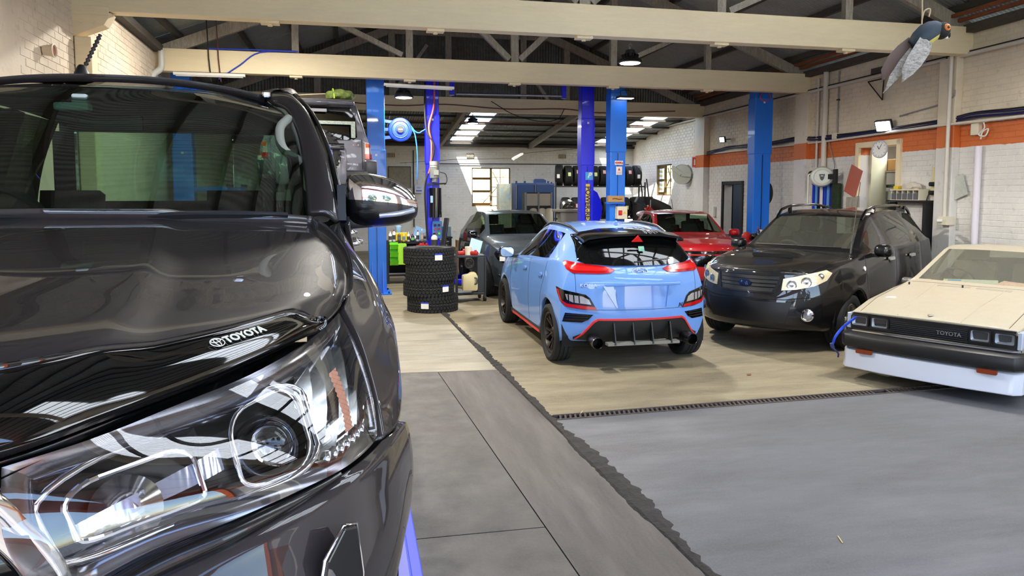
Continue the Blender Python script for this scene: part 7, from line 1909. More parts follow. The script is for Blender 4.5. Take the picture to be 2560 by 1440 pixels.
bm = NB(); box(bm, (2.18,12.9,1.0),(.22,.02,.24), Matrix.Rotation(R(18),3,'Y') @ Matrix.Rotation(R(-20),3,'X')); thing1('paper_packet', bm, mat('pale_blue',(170,206,226),.6), 'pale blue paper packet leaning on the trolley top', 'packet', bevel=.006)
bm = NB(); cyl(bm,(2.04,12.85,.84),(2.04,12.85,.96),.06,16); cyl(bm,(2.04,12.85,.96),(2.04,12.85,.99),.063,16); thing1('white_tub', bm, M_cream2, 'small white tub on the trolley', 'tub', smooth=R(40))
for k,(x,y,a) in enumerate(((1.92,12.86,20),(2.12,12.80,-30),(1.98,13.0,70))):
 bm = NB(); M = Matrix.Translation((x,y,.875)) @ Matrix.Rotation(R(a),4,'Z')
 bx(bm, (-.09,-.035,-.035),(.09,.035,.035)); bx(bm,(.02,-.03,-.035),(.07,.03,.06)); bm.transform(M)
 thing1('red_air_tool', bm, M_redp, ['red air tool at the left of the trolley top','red air tool under the blue packet on the trolley','red air tool at the back of the trolley top'][k], 'tool', bevel=.02, smooth=R(40))
# ---- work bench behind the left post
wb = empty('work_bench', (1.15,15.9,0), 0, 'black work bench with shelves behind the left blue post', 'bench')
bm = NB(); bx(bm, (-.45,-.28,.86),(.45,.30,.91)); obj('top', bm, M_blk, wb)
for x in (-.42,.42):
 for y in (-.25,.27): bm = NB(); bx(bm, (x-.03,y-.03,0),(x+.03,y+.03,.86)); obj('leg', bm, M_dkmetal, wb)
bm = NB(); bx(bm, (-.43,-.26,.16),(.43,.28,.20)); obj('shelf', bm, M_dkmetal, wb)
bm = NB(); bx(bm, (-.42,.26,.20),(.42,.28,.86)); obj('back_panel', bm, M_blk, wb)
bm = NB(); beam(bm, (-.4,-.27,.22),(.4,-.27,.22),.03,.03); obj('rail', bm, M_steel, wb)
wb2 = empty('work_bench', (1.75,17.9,0), 0, 'low bench with machine parts behind the trolley', 'bench')
bm = NB(); bx(bm, (-.65,-.3,.84),(.65,.3,.88)); obj('top', bm, M_dkmetal, wb2)
for x in (-.6,.6):
 for y in (-.26,.26): bm = NB(); bx(bm, (x-.03,y-.03,0),(x+.03,y+.03,.84)); obj('leg', bm, M_dkmetal, wb2)
for k in range(2):
 t = empty('parts_bin', (.86+.17*k,15.54,.40), 0, 'lime green bin rack with open trays under the bench' if k == 0 else 'plain lime green bin lid hanging beside the bin rack', 'bin')
 if k == 0:
  bm = NB(); bx(bm, (-.09,.06,0),(.09,.08,.50)); obj('back', bm, M_green, t)
  for z in (0,.17,.34):
   bm = NB(); prism(bm, [(0,0),(.10,0),(.14,.10),(.12,.10),(.09,.02),(0,.02)], .18, axes((-.09,.06,z+.02),(0,-1,0),(0,0,1),(1,0,0))); bx(bm,(-.09,-.06,z+.02),(-.08,.06,z+.11)); bx(bm,(.08,-.06,z+.02),(.09,.06,z+.11)); obj('tray', bm, M_green, t)
 else:
  bm = NB(); prism(bm, rrect(.19,.46,.03,4), .03, axes((0,.0,.25),(1,0,0),(0,0,1),(0,-1,0))); obj('panel', bm, mat('lime_pale',(160,222,50),.45), t, bevel=.008)
  bm = NB(); tube(bm, smoothpath([(-.02,0,.48),(-.02,-.01,.54),(.0,0,.56)],4), .006, 6); obj('hook', bm, M_steel, t)
def bottle(x, y, z, h, r, m, label, cap=None, neck=True, name='bottle', cat='bottle'):
 t = empty(name, (x,y,z), 0, label, cat)
 bm = NB(); lathe(bm, [(r*.9,0),(r,.01),(r,h*.68),(r*.82,h*.76),(r*.35,h*.86),(r*.32,h*.9)] if neck else [(r*.95,0),(r,.008),(r,h*.88),(r*.85,h*.93),(r*.4,h*.95)], n=16); obj('body', bm, m, t, smooth=R(40))
 bm = NB(); lathe(bm, [(r*.38,h*.88),(r*.38,h*.98),(r*.2,h)], n=12); obj('cap', bm, cap or M_white, t, smooth=R(40))
 bm = NB(); lathe(bm, [(r*1.01,h*.18),(r*1.01,h*.55)], n=16);
 obj('label_band', bm, mat('band_'+m.name, tuple(int(60+150*((hash_(label)*k)%7)/7) for k in (1,2,3)), .6), t, smooth=R(60))
 return t
def hash_(s): return sum(ord(ch)*(i+1) for i,ch in enumerate(s)) % 97
M_brown = mat('brown_bottle',(92,70,30),.35); M_clear = mat('milky_plastic',(206,210,214),.4); M_navy = mat('navy_can',(24,30,90),.4); M_pinkp = mat('pink_pack',(206,150,140),.6)
BL = [(.79,.22,.036,M_white,'white squeeze bottle at the left end of the bench'),(.87,.26,.036,M_clear,'tall milky bottle on the bench beside the white one'),(.98,.19,.034,M_brown,'brown oil bottle on the bench'),
 (1.08,.20,.030,M_yellow,'yellow bottle on the bench top'),(1.18,.20,.032,M_cream2,'cream bottle in the middle of the bench'),(1.27,.16,.04,M_navy,'navy blue can on the bench'),(1.38,.24,.034,M_clear,'clear bottle near the right end of the bench'),(1.47,.26,.034,M_grey,'grey spray can at the right end of the bench')]
for x,h,r_,m_,lb in BL: bottle(x, 15.68, .91, h, r_, m_, lb, M_redp if m_ in (M_navy,M_clear) else M_white)
bm = NB(); box(bm, (1.02,15.95,1.00),(.30,.2,.18)); thing1('parts_box', bm, M_yellow, 'yellow parts box at the back of the bench', 'box', bevel=.01)
bm = NB(); lathe(bm, [(.05,0),(.07,.10),(.065,.14),(.03,.16)], c=(.98,15.92,1.09), n=16); thing1('rag_jug', bm, mat('jug_blue',(150,190,222),.4), 'pale blue jug on the yellow parts box', 'jug', smooth=R(50))
bm = NB(); box(bm, (1.42,15.98,1.05),(.22,.03,.30), Matrix.Rotation(R(25),3,'Y')); thing1('blue_folder', bm, mat('folder_blue',(120,166,210),.6), 'pale blue folder leaning at the back of the bench', 'folder', bevel=.005)
for k,(x,y) in enumerate(((1.13,15.92),(1.22,15.98),(1.30,15.88))):
 bm = NB(); bmesh.ops.create_icosphere(bm, subdivisions=2, radius=.07, matrix=Matrix.Translation((x,y,.975)) @ Matrix.Diagonal((1.2,.9,.85,1)))
 for v in bm.verts: v.co += Vector((rnd.uniform(-.012,.012),rnd.uniform(-.012,.012),rnd.uniform(-.012,.012)))
 thing1('shop_rag', bm, [M_pinkp,mat('rag_orange',(206,110,80),.8),M_white][k], ['pink crumpled rag on the bench','orange crumpled rag on the bench','white crumpled rag on the bench'][k], 'rag', smooth=R(60))
bm = NB(); tube(bm, smoothpath([(1.18,12.9,1.075),(1.30,12.95,1.08),(1.42,12.9,1.08)],5), .03, 8); bm.free()
for k,(x,y,z) in enumerate(((1.35,14.6,.96),(1.45,14.55,.95),(1.55,14.6,.97))):
 pass
wc_ = empty('parts_cart', (1.40,14.45,0), 0, 'small black cart beside the royal blue post', 'cart')
bm = NB(); bx(bm, (-.28,-.2,.82),(.36,.2,.86)); obj('top', bm, M_blk, wc_, bevel=.006)
for x in (-.25,.33):
 for y in (-.17,.17): bm = NB(); bx(bm,(x-.02,y-.02,0),(x+.02,y+.02,.82)); obj('leg', bm, M_dkmetal, wc_)
bm = NB(); bx(bm, (-.26,.16,.1),(-.22,.18,.82)); bx(bm,(-.27,-.19,.25),(.35,.19,.28)); obj('shelf', bm, M_redp, wc_)
for k,(x,y,a) in enumerate(((1.30,14.40,10),(1.42,14.36,40),(1.36,14.52,-30))):
 bm = NB(); bx(bm, (-.07,-.03,-.03),(.07,.03,.03)); bx(bm,(.0,-.02,-.03),(.05,.02,.07)); bm.transform(Matrix.Translation((x,y,.89)) @ Matrix.Rotation(R(a),4,'Z'))
 thing1('red_clamp', bm, M_redp, ['red clamp at the left on the small cart','red clamp at the front of the small cart','red clamp at the back of the small cart'][k], 'clamp', bevel=.012, smooth=R(40))
bottle(1.60, 14.42, .86, .30, .065, M_cream2, 'cream pump bottle on the small cart by the royal post', M_blk)
bm = NB(); cyl(bm,(2.02,17.8,.88),(2.02,17.8,1.14),.10,20); cyl(bm,(2.02,17.8,1.14),(2.02,17.8,1.18),.06,16); thing1('red_drum', bm, mat('red_gas',(190,40,34),.4), 'small red gas bottle on the low bench', 'gas bottle', smooth=R(40))
bm = NB(); bx(bm, (2.16,17.7,.88),(2.38,17.95,1.13)); thing1('clear_crate', bm, mat('crate_blue',(110,140,160),.4), 'blue grey plastic crate on the low bench', 'crate', bevel=.012)
bm = NB(); bx(bm, (2.50,17.5,.62),(2.80,17.8,.80)); bx(bm,(2.46,17.45,0),(2.84,17.85,.62)); thing1('carton', bm, M_card, 'open brown carton on the floor beside the low bench', 'box')
bm = NB(); beam(bm, (1.75,15.2,.02),(1.98,15.4,1.42),.11,.05); thing1('steel_channel', bm, M_steel, 'grey steel channel leaning beside the royal blue post', 'channel', bevel=.006)
eng = empty('engine_block', (1.95,16.6,0), 0, 'dark engine block on a stand beside the low bench', 'engine')
bm = NB(); bx(bm, (-.22,-.2,.55),(.22,.2,.85)); obj('block', bm, M_dkmetal, eng, bevel=.02)
bm = NB()
for k in range(4): cyl(bm,(-.16+.105*k,-.06,.85),(-.16+.105*k,-.06,.88),.042,14)
obj('bore_ring', bm, M_steel, eng)
bm = NB(); bx(bm,(-.22,-.22,0),(.22,.22,.05)); bx(bm,(-.05,-.05,.05),(.05,.05,.55)); obj('stand', bm, M_bluep, eng)
bm = NB(); cyl(bm,(-.15,-.21,.68),(-.15,-.26,.68),.09,20); cyl(bm,(.12,-.21,.74),(.12,-.25,.74),.05,16); obj('pulley', bm, M_steel, eng, smooth=R(40))
# ---- back wall: window, hatch, vents, conduit
def window(nm, P, U, w, h, n_lou, label, cols=2, depth=.10):
 """louvre window: P lower left, U direction along the wall"""
 t = tag(bpy.data.objects.new(nm, None), label, None, None, 'structure'); COL.objects.link(t); P = Vector(P); U = Vector(U).normalized(); N_ = U.cross(Vector((0,0,1)))
 Mw = mat('window_wood',(120,98,62),.7,col2=(86,66,40),scale=8); Z = Vector((0,0,1))
 for a,b in ((P,P+U*w),(P+Z*h,P+U*w+Z*h),(P,P+Z*h),(P+U*w,P+U*w+Z*h),(P+U*w*.5,P+U*w*.5+Z*h)):
  bm = NB(); beam(bm, a, b, .07, .07); obj('frame', bm, Mw, t)
 for k in range(n_lou):
  z = h*(k+.5)/n_lou; bm = NB(); c0 = P+U*w*.25+Z*z-N_*.02; rot = Matrix((U, (N_*.6+Z*.8).normalized(), U.cross((N_*.6+Z*.8).normalized()))).transposed(); box(bm, c0, (w*.46,.10,.006), rot); obj('louvre', bm, glass('louvre_glass',(250,240,205)) if k % 3 else mat('louvre_wood',(150,120,66),.7), t)
 for k in range(1,4):
  bm = NB(); beam(bm, P+U*w*.5+Z*h*k/4-N_*.03, P+U*w+Z*h*k/4-N_*.03, .02,.02); obj('glazing_bar', bm, Mw, t)
 bm = NB(); beam(bm, P+U*w*.75-N_*.03, P+U*w*.75+Z*h-N_*.03, .02,.02); obj('glazing_bar', bm, Mw, t)
 bm = NB(); beam(bm, P+U*w*.5-N_*.03, P+U*w*.5+U*w*.5+Z*h-N_*.03, .004, w*.0+.004); bm.free()
 bm = NB(); c0 = P+U*w*.75+Z*h*.5; rot = Matrix((U, N_, Z)).transposed(); box(bm, c0, (w*.48,.006,h*.96), rot); obj('pane', bm, glass('old_pane',(252,244,215)), t)
 for s2 in (0,1):
  bm = NB(); a = P+U*w*(.25 if s2 else .55)+N_*.05+Z*.1; beam(bm, P+U*w*(.28)+Z*.08-N_*.05 if s2 else P+U*w*.55+Z*h*.9-N_*.05, P+U*w*.72+Z*h*.55-N_*.05 if s2 else P+U*w*.97+Z*.12-N_*.05, .03,.02); obj('brace', bm, Mw, t)
 for k in range(1,6):
  bm = NB(); tube(bm, [P+U*w*k/6-N_*.09, P+U*w*k/6+Z*h-N_*.09], .006, 5); obj('security_bar', bm, M_dkmetal, t)
window('window_1', (4.06,YB+.06,1.496),(1,0,0),1.36,1.33,9,'louvre window in the back wall')
window('window_2', onR(WIN_Y[1],1.874,-.06),-tR,1.30,.99,7,'small barred window in the right wall')
hb_ = empty('wall_hatch', (1.58,24.68,2.12), 0, 'grey boarded hatch on the back wall at the left', 'hatch')
bm = NB(); bx(bm, (-.36,-.03,0),(.36,.0,.70)); obj('panel', bm, mat('hatch_grey',(150,146,132),.8,col2=(120,112,98),scale=3), hb_)
bm = NB()
for a,b in (((-.38,-.04,0),(-.36,.0,.72)),((.36,-.04,0),(.38,.0,.72)),((-.38,-.04,.70),(.38,.0,.73))): bx(bm,a,b)
obj('frame', bm, M_roofwood, hb_)
for k,(x,z,lb) in enumerate(((1.3,3.22,'dark air brick at the left of the back wall'),(4.0,3.24,'dark air brick above the louvre window'),(7.3,3.24,'dark air brick behind the light blue post'))):
 t = empty('air_brick', (x,24.70,z), 0, lb, 'vent'); bm = NB(); bx(bm, (-.13,-.008,-.075),(.13,0,.075)); obj('plate', bm, M_blk, t)
 bm = NB()
 for i in range(5): bx(bm, (-.12+i*.05,-.02,-.07),(-.105+i*.05,-.005,.07))
 for i in range(3): bx(bm, (-.13,-.02,-.06+i*.05),(.13,-.005,-.048+i*.05))
 obj('grid', bm, M_cream, t)
pipe_run('wall_conduit', 'thin dark conduit along the back wall below the sun patch', [(2.6,24.68,2.95),(9.8,24.68,2.98)], .014, M_dkmetal)
pipe_run('wall_conduit', 'thin vertical conduit on the back wall beside the royal post', [(2.85,24.68,2.9),(2.85,24.68,1.4)], .012, M_grey)
pipe_run('wall_conduit', 'dark vertical pipe on the back wall behind the hose end', [(2.05,24.66,3.4),(2.05,24.66,.8)], .02, M_dkmetal)
bm = NB(); bx(bm, (2.08,24.62,1.95),(2.36,24.66,2.22)); sg = thing1('notice_board', bm, mat('notice_white',(206,214,226),.6), 'small white notice on the back wall', 'sign')
text('NO', axes((2.22,24.615,2.13),(1,0,0),(0,0,1),(0,-1,0)), .08, M_bluep, sg); bm = NB(); bx(bm, (2.12,24.612,2.01),(2.32,24.618,2.045)); obj('print_line', bm, M_bluep, sg)
# ---- blue machine cabinet and neighbours
cb_ = empty('blue_cabinet', (5.14,20.15,0), 0, 'tall dark blue steel cabinet below the louvre window', 'cabinet')
M_db = mat('cabinet_blue',(20,50,96),.5)
bm = NB(); bx(bm, (-.58,-.02,.1),(.58,.5,2.24)); obj('body', bm, M_db, cb_, bevel=.012)
for s2 in (-1,1): bm = NB(); bx(bm, (s2*.29-.27,-.045,.5),(s2*.29+.27,-.02,2.2)); obj('door', bm, M_db, cb_, bevel=.008)
for x in (-.56,.0): bm = NB(); cyl(bm,(x,-.05,1.5),(x,-.05,2.2),.014,8); obj('hinge_rod', bm, M_steel, cb_)
bm = NB(); prism(bm,[(0,0),(.36,0),(.36,.08),(.28,.12),(.04,.12),(0,.08)],.1,axes((.0,.2,2.24),(1,0,0),(0,0,1),(0,-1,0))); obj('top_bracket', bm, M_db, cb_)
for x in (-.5,-.25,.45): bm = NB(); cyl(bm,(x,.2,2.24),(x,.2,2.30),.03,10); obj('top_bolt', bm, M_db, cb_)
bm = NB(); bx(bm, (-.6,-.02,0),(.6,.5,.1)); obj('plinth', bm, M_dkmetal, cb_)
bm = NB(); bx(bm, (4.13,20.3,.0),(4.45,20.7,2.22)); thing1('yellow_cabinet', bm, mat('faded_yellow',(214,206,150),.6,col2=(130,170,206),scale=1.2), 'narrow faded yellow and blue cabinet beside the dark blue one', 'cabinet', bevel=.01)
db = empty('drawer_cabinet', (4.82,18.7,0), 0, 'pale two-door metal cabinet in front of the blue one', 'cabinet')
bm = NB(); bx(bm, (-.36,-.2,0),(.36,.2,1.97)); obj('body', bm, M_dkmetal, db)
for s2 in (-1,1): bm = NB(); bx(bm, (s2*.175-.15,-.22,1.62),(s2*.175+.15,-.2,1.94)); obj('panel', bm, mat('panel_beige',(188,182,166),.5), db)
for x in (-.35,0,.35): bm = NB(); bx(bm, (x-.02,-.235,1.0),(x+.02,-.2,1.97)); obj('upright', bm, M_grey, db)
for k,(x,lb) in enumerate(((4.62,'left white drum under the pale cabinet doors'),(4.86,'middle white drum under the pale cabinet doors'),(5.05,'right white drum under the pale cabinet doors'))):
 bm = NB(); cyl(bm,(x,18.25,1.12),(x+.06,18.50,1.50),.10,20); thing1('white_drum', bm, M_cream2, lb, 'drum', 'white drums in front of the pale cabinet', smooth=R(40))
bm = NB(); bx(bm,(4.46,18.05,1.04),(5.25,18.5,1.10));
for x in (4.5,5.2): bx(bm,(x-.02,18.1,0),(x+.02,18.45,1.04))
thing1('drum_stand', bm, M_dkmetal, 'low metal stand carrying the white drums', 'stand')
def loose_tyre(x, y, z, R_, w, rim, rot, label, group=None, lab=None):
 o = empty('tyre', (x,y,z), 0, label, 'tyre', group); t = link('casing', tyre_mesh(R_,w,rim,n=40,grooves=3), o); t.rotation_euler = rot
 if lab is not None:
  ang, m_ = lab
  bm = NB(); rows = []
  for i in range(5):
   a = ang+(i-2)*.09; rows.append([bm.verts.new((w_, -(R_+.004)*math.cos(a), (R_+.004)*math.sin(a))) for w_ in (-.045,.045)])
  for A,B in zip(rows, rows[1:]): bm.faces.new((A[0],A[1],B[1],B[0]))
  s_ = obj('tyre_label', bm, m_, o); s_.rotation_euler = (0,0,rot[2]-math.pi/2)
 return o
loose_tyre(5.30, 17.7, 1.40, .36, .24, .22, (0,0,R(72)), 'used tyre standing behind the slate hatchback roof')
bm = NB(); bx(bm,(4.95,17.5,.0),(5.68,17.9,1.03)); thing1('steel_bin', bm, M_dkmetal, 'dark steel bin under the used tyre', 'bin')
wrm = empty('alloy_wheel', (5.22,17.15,1.62), 0, 'bare silver wheel rim lying above the grey tray', 'wheel'); bm = rim_bm(.20,.18,5,'solid'); q_ = obj('rim', bm, M_alloy, wrm, smooth=R(35)); q_.rotation_euler = (R(35),R(20),R(25))
ty_ = empty('drain_tray', (5.24,16.95,0), 0, 'grey drain tray on a stand by the royal blue post', 'tray')
bm = NB(); rings = []
for (w_,z) in ((.42,1.56),(.42,1.50),(.33,1.49),(.27,1.18),(.05,1.17)):
 rings.append([bm.verts.new((a*w_,b*.24*w_/.42,z)) for a,b in ((-1,-1),(1,-1),(1,1),(-1,1))])
for A,B in zip(rings, rings[1:]):
 for k in range(4): bm.faces.new((A[k],A[(k+1)%4],B[(k+1)%4],B[k]))
bm.faces.new(rings[0]); bm.faces.new(rings[-1]); obj('basin', bm, mat('tray_grey',(150,148,138),.6), ty_, bevel=.01)
bm = NB(); cyl(bm,(0,0,.04),(0,0,1.18),.035,12); bx(bm,(-.25,-.2,0),(.25,.2,.04)); obj('stand', bm, M_dkmetal, ty_)
# ---- tyre rack
rk = empty('tyre_rack', (7.7,22.0,0), 0, 'black steel rack holding two rows of tyres at the back', 'rack')
for z in (1.14,2.16):
 for dy in (-.2,.2):
  bm = NB(); beam(bm, (-1.5,dy,z),(1.52,dy,z),.05,.04); obj('rail', bm, M_dkmetal, rk)
for x in (-1.48,-.45,.55,1.5):
 for dy in (-.25,.25): bm = NB(); bx(bm, (x-.02,dy-.02,0),(x+.02,dy+.02,2.3)); obj('upright', bm, M_dkmetal, rk)
lm = [M_lbl, mat('label_green',(196,214,150),.6), mat('label_red2',(226,170,165),.6)]
for k in range(10):
 x = 6.40+k*.288; nm = 'tyre number %d'
 ord_ = ['leftmost tyre','second tyre from the left','third tyre from the left','fourth tyre from the left','fifth tyre from the left','sixth tyre from the left','seventh tyre from the left','eighth tyre from the left','second tyre from the right','rightmost tyre'][k]
 loose_tyre(x, 22.0, 2.18+.31+.02*(k%3==0), .325 if k%3 else .335, .235, .20, (0,0,R(90-(20 if k==0 else 7))), ord_+' on the upper row of the rack', 'tyres on the upper rack row', (.15+.25*(k%3-1),lm[k%3]))
for k in range(8):
 x = 6.60+k*.33
 ord_ = ['leftmost tyre','second tyre from the left','third tyre from the left','fourth tyre from the left','fourth tyre from the right','third tyre from the right','second tyre from the right','rightmost tyre'][k]
 loose_tyre(x, 21.95, 1.16+.33, .33, .24, .20, (0,0,R(90-5)), ord_+' on the lower row of the rack', 'tyres on the lower rack row', (.2+.2*(k%3-1),lm[(k+1)%3]))
loose_tyre(8.95, 21.35, 1.72, .33, .24, .20, (math.pi/2,0,0), 'tyre lying flat at the right end of the rack', None, None)
bm = NB(); cyl(bm,(8.95,21.35,0),(8.95,21.35,1.60),.30,24); thing1('oil_drum', bm, M_blk, 'tall black drum carrying the flat tyre', 'drum', smooth=R(40))
bm = NB(); beam(bm,(9.28,21.6,0),(9.0,21.75,2.75),.03,.03); thing1('timber_pole', bm, M_dkmetal, 'dark pole leaning in the back right corner', 'pole')
bm = NB(); beam(bm,(9.42,21.3,0),(9.14,21.5,2.4),.03,.03); thing1('timber_pole', bm, M_blk, 'second thinner pole leaning in the back right corner', 'pole')
# ---- raised black bonnet and parts behind the red car
rb_ = empty('car_bonnet', (8.62,19.3,0), 0, 'black car bonnet standing up behind the red hatchback', 'bonnet')
bm = NB(); rows = []
for i in range(9):
 u = i/8; rows.append([bm.verts.new((-.42+.85*t + .10*u*(1 if False else 0), -.15+.35*u-.10*math.sin(math.pi*u)+.02*math.sin(math.pi*t), 1.06+.80*u*(1-.35*t**1.6))) for t in [j/10 for j in range(11)]])
for A,B in zip(rows, rows[1:]):
 for k in range(10): bm.faces.new((A[k],A[k+1],B[k+1],B[k]))
bmesh.ops.solidify(bm, geom=bm.faces[:], thickness=.03); obj('skin', bm, mat('bonnet_black',(26,28,30),.25,coat=.6), rb_, smooth=R(50))
bm = NB(); tube(bm, [(-.36,-.16,1.1),(-.30,-.05,1.76)], .012, 6); tube(bm, [(-.36,-.17,1.1),(.40,-.16,1.30)], .010, 6); obj('rib', bm, M_grey, rb_)
bm = NB(); bx(bm, (-.5,-.25,0),(.5,.35,1.05)); obj('crate', bm, M_dkmetal, rb_)
xt = empty('exhaust_nozzle', (7.62,18.0,0), 0, 'dark exhaust nozzle on a red ribbed hose by the tyre rack', 'hose')
bm = NB(); beam(bm, (-.26,0,1.78),(-.10,0,1.70),.16,.15); beam(bm, (-.14,0,1.71),(.12,0,1.52),.08,.07); obj('nozzle', bm, mat('nozzle_grey',(44,56,66),.5), xt, bevel=.02)
bm = NB()
for k in range(6): a = Vector((.04+.04*k,-.01,1.58-.035*k)); cyl(bm, a, a+Vector((.022,0,-.018)), .075, 14)
obj('ribbed_hose', bm, mat('rib_red',(222,66,52),.5), xt, smooth=R(40))
bm = NB(); tube(bm, smoothpath([(.26,0,1.40),(.34,0,1.2),(.30,0,.8),(.28,0,.0)],6), .06, 10); obj('hose', bm, mat('hose_pale',(206,180,176),.4), xt, smooth=R(60))
bm = NB(); bmesh.ops.create_uvsphere(bm, u_segments=20, v_segments=12, radius=.16, matrix=Matrix.Translation((-.02,-.05,1.40)) @ Matrix.Diagonal((1.5,1,.55,1))); obj('reel_bag', bm, mat('bag_pink',(214,196,206),.3,.3), xt, smooth=R(60))
# ---- red tool chest with bottles right of the red car
tc = empty('tool_chest', (8.16,13.66,0), R(-4), 'red tool chest between the red hatchback and the black wagon', 'tool chest')
bm = NB(); bx(bm, (-.27,-.22,.10),(.27,.22,.94)); obj('body', bm, M_redp, tc, bevel=.015)
for k in range(5):
 bm = NB(); bx(bm, (-.25,-.235,.16+k*.155),(.25,-.22,.29+k*.155)); d_ = obj('drawer', bm, M_redp, tc, bevel=.005); bm = NB(); bx(bm, (-.2,-.255,.25+k*.155),(.2,-.235,.27+k*.155)); obj('handle', bm, M_chrome, d_)
for x in (-.22,.22):
 for y in (-.17,.17): bm = NB(); cyl(bm,(x-.02,y,.05),(x+.02,y,.05),.05,14); obj('castor', bm, M_blk, tc)
bottle(8.27, 13.56, .945, .30, .042, M_navy, 'blue and yellow spray can on the red chest', M_redp)
text('WD-40', axes((8.27,13.515,1.05),(1,0,0),(0,0,1),(0,-1,0)), .032, M_blk, [o for o in bpy.data.objects if o.get('label') == 'blue and yellow spray can on the red chest'][0]).matrix_parent_inverse = Matrix.Translation((-8.27,-13.56,-.945))
bottle(8.36, 13.62, .945, .26, .05, M_cream2, 'cream can on the red chest behind the spray can', M_redp, neck=False, name='can', cat='can')
for k,(x,r_) in enumerate(((8.02,.10),(8.13,.09))):
 bm = NB(); lathe(bm, [(.002,-.05),(r_*.4,-.05),(r_,-.03),(r_,.03),(r_*.4,.05),(.002,.05)], axis='Y', n=24, c=(x,13.58-.12*k,.945+r_)); thing1('cord_reel', bm, [M_redp,M_blackg][k], ['round red cord reel on the red chest','round black polisher head on the red chest'][k], 'reel', smooth=R(40))
for k in range(3):
 bm = NB(); cyl(bm,(7.96+.08*k,13.74,.945),(7.96+.08*k,13.74,1.0),.035,14); thing1('socket_tool', bm, [M_chrome,M_steel,M_dkmetal][k], ['shiny socket on the red chest, nearest the red car','plain steel socket in the middle on the red chest','dark socket on the red chest'][k], 'socket', smooth=R(40))
# ---- right wall: reels, clock, sheet, board, drawers, sign
wr = empty('hose_reel', onR(12.80,2.28,.24), 0, 'white covered hose reel on the right wall above the black wagon', 'hose reel'); W0 = wr.location.copy(); ax_ = Vector((-.55,-.83,0)).normalized()
M = MDIR((0,0,0), ax_); bm = NB(); lathe(bm, [(.002,-.13),(.14,-.13),(.19,-.11),(.215,-.06),(.215,.06),(.19,.12),(.15,.14),(.14,.125),(.002,.125)], n=36); bm.transform(M @ Matrix.Diagonal((1.05,.95,1,1))); obj('cover', bm, mat('reel_white',(212,216,208),.4), wr, smooth=R(35))
bm = NB(); prism(bm, [(-.055,.05),(.055,.05),(.03,-.05),(0,-.08),(-.03,-.05)], .006, M @ Matrix.Translation((.0,.0,.128))); bd = obj('badge', bm, mat('badge_grey',(70,74,80),.5), wr)
bm = NB(); prism(bm, rrect(.05,.014,.004,2), .003, M @ Matrix.Translation((0,.015,.134))); obj('maker_mark', bm, M_lbl, wr)
bm = NB(); cyl(bm, M @ Vector((-.18,.06,.02)), M @ Vector((-.20,.06,.07)), .06, 18); obj('outlet', bm, M_blk, wr)
bm = NB(); tube(bm, smoothpath([M @ Vector((-.20,.06,.06)), M @ Vector((-.25,.02,.10)), M @ Vector((-.25,-.2,.08)), M @ Vector((-.25,-.6,.06))],6), .014, 8); obj('hose', bm, M_white, wr, smooth=R(60))
bm = NB(); bx(bm, (-.0,-.42,-.13),(.06,-.34,.14)); bx(bm, (.02,-.34,-.05),(.12,.0,.05)); obj('swivel_bracket', bm, M_blk, wr, bevel=.006)
bm = NB(); tube(bm, smoothpath([onR(12.9,2.98,.04)-W0, onR(12.82,2.75,.03)-W0, onR(12.70,2.55,.04)-W0, onR(12.60,2.44,.10)-W0],6), .010, 6); obj('feed_hose', bm, M_grey, wr, smooth=R(60))
gr_ = empty('hose_reel', onR(19.75,2.50,.22), 0, 'bare pale grey hose reel disc on the sunlit part of the right wall', 'hose reel'); ax2 = Vector((-.75,-.66,0)).normalized(); M = MDIR((0,0,0), ax2)
M_rg = mat('reel_grey',(176,180,168),.45)
bm = NB(); lathe(bm, [(.14,.05),(.285,.04),(.295,.05),(.295,.03),(.14,.03)], n=40, close=True); lathe(bm, [(.14,-.05),(.285,-.06),(.295,-.05),(.295,-.03),(.14,-.03)], n=40, close=True); bm.transform(M); obj('flange', bm, M_rg, gr_, smooth=R(30))
bm = NB(); lathe(bm, [(.17,-.05),(.17,.05)], n=30); lathe(bm, [(.05,.07),(.05,-.07),(.002,-.07)], n=16); bm.transform(M); obj('hub', bm, M_rg, gr_)
bm = NB(); beam(bm, M @ Vector((0,0,.08)), M @ Vector((-.30,.22,.08)), .13, .03, up=ax2); beam(bm, M @ Vector((0,0,.08)), M @ Vector((.30,-.02,.08)), .13,.03, up=ax2); obj('arm', bm, M_rg, gr_, bevel=.01)
bm = NB(); bx(bm, (-.02,.0,-.2),(.20,.06,.28)); obj('wall_plate', bm, M_rg, gr_)
ck = empty('wall_clock', onR(11.30,2.74,.09), 0, 'round white wall clock over the cream door frame', 'clock'); n_ = (nR+Vector((0,-.25,0))).normalized(); M = MDIR((0,0,0), n_)
bm = NB(); lathe(bm, [(.002,-.02),(.15,-.02),(.16,0),(.155,.025),(.142,.03),(.138,.018),(.002,.018)], n=40); bm.transform(M); obj('case', bm, mat('clock_case',(196,200,214),.35), ck, smooth=R(35))
bm = NB(); lathe(bm, [(.136,.02),(.002,.0205)], n=36); bm.transform(M); obj('face', bm, M_lbl, ck)
for ang, L_, w_ in ((120,.07,.010),(60,.10,.007)):
 bm = NB(); a = R(ang); beam(bm, M @ Vector((0,0,.024)), M @ Vector((L_*math.cos(a),L_*math.sin(a),.024)), w_, .003, up=n_); obj('hand', bm, M_blk, ck)
bm = NB()
for k in range(12): a = 2*math.pi*k/12; beam(bm, M @ Vector((.115*math.cos(a),.115*math.sin(a),.022)), M @ Vector((.128*math.cos(a),.128*math.sin(a),.022)), .008,.003, up=n_)
obj('hour_mark', bm, M_blk, ck, kind='stuff')
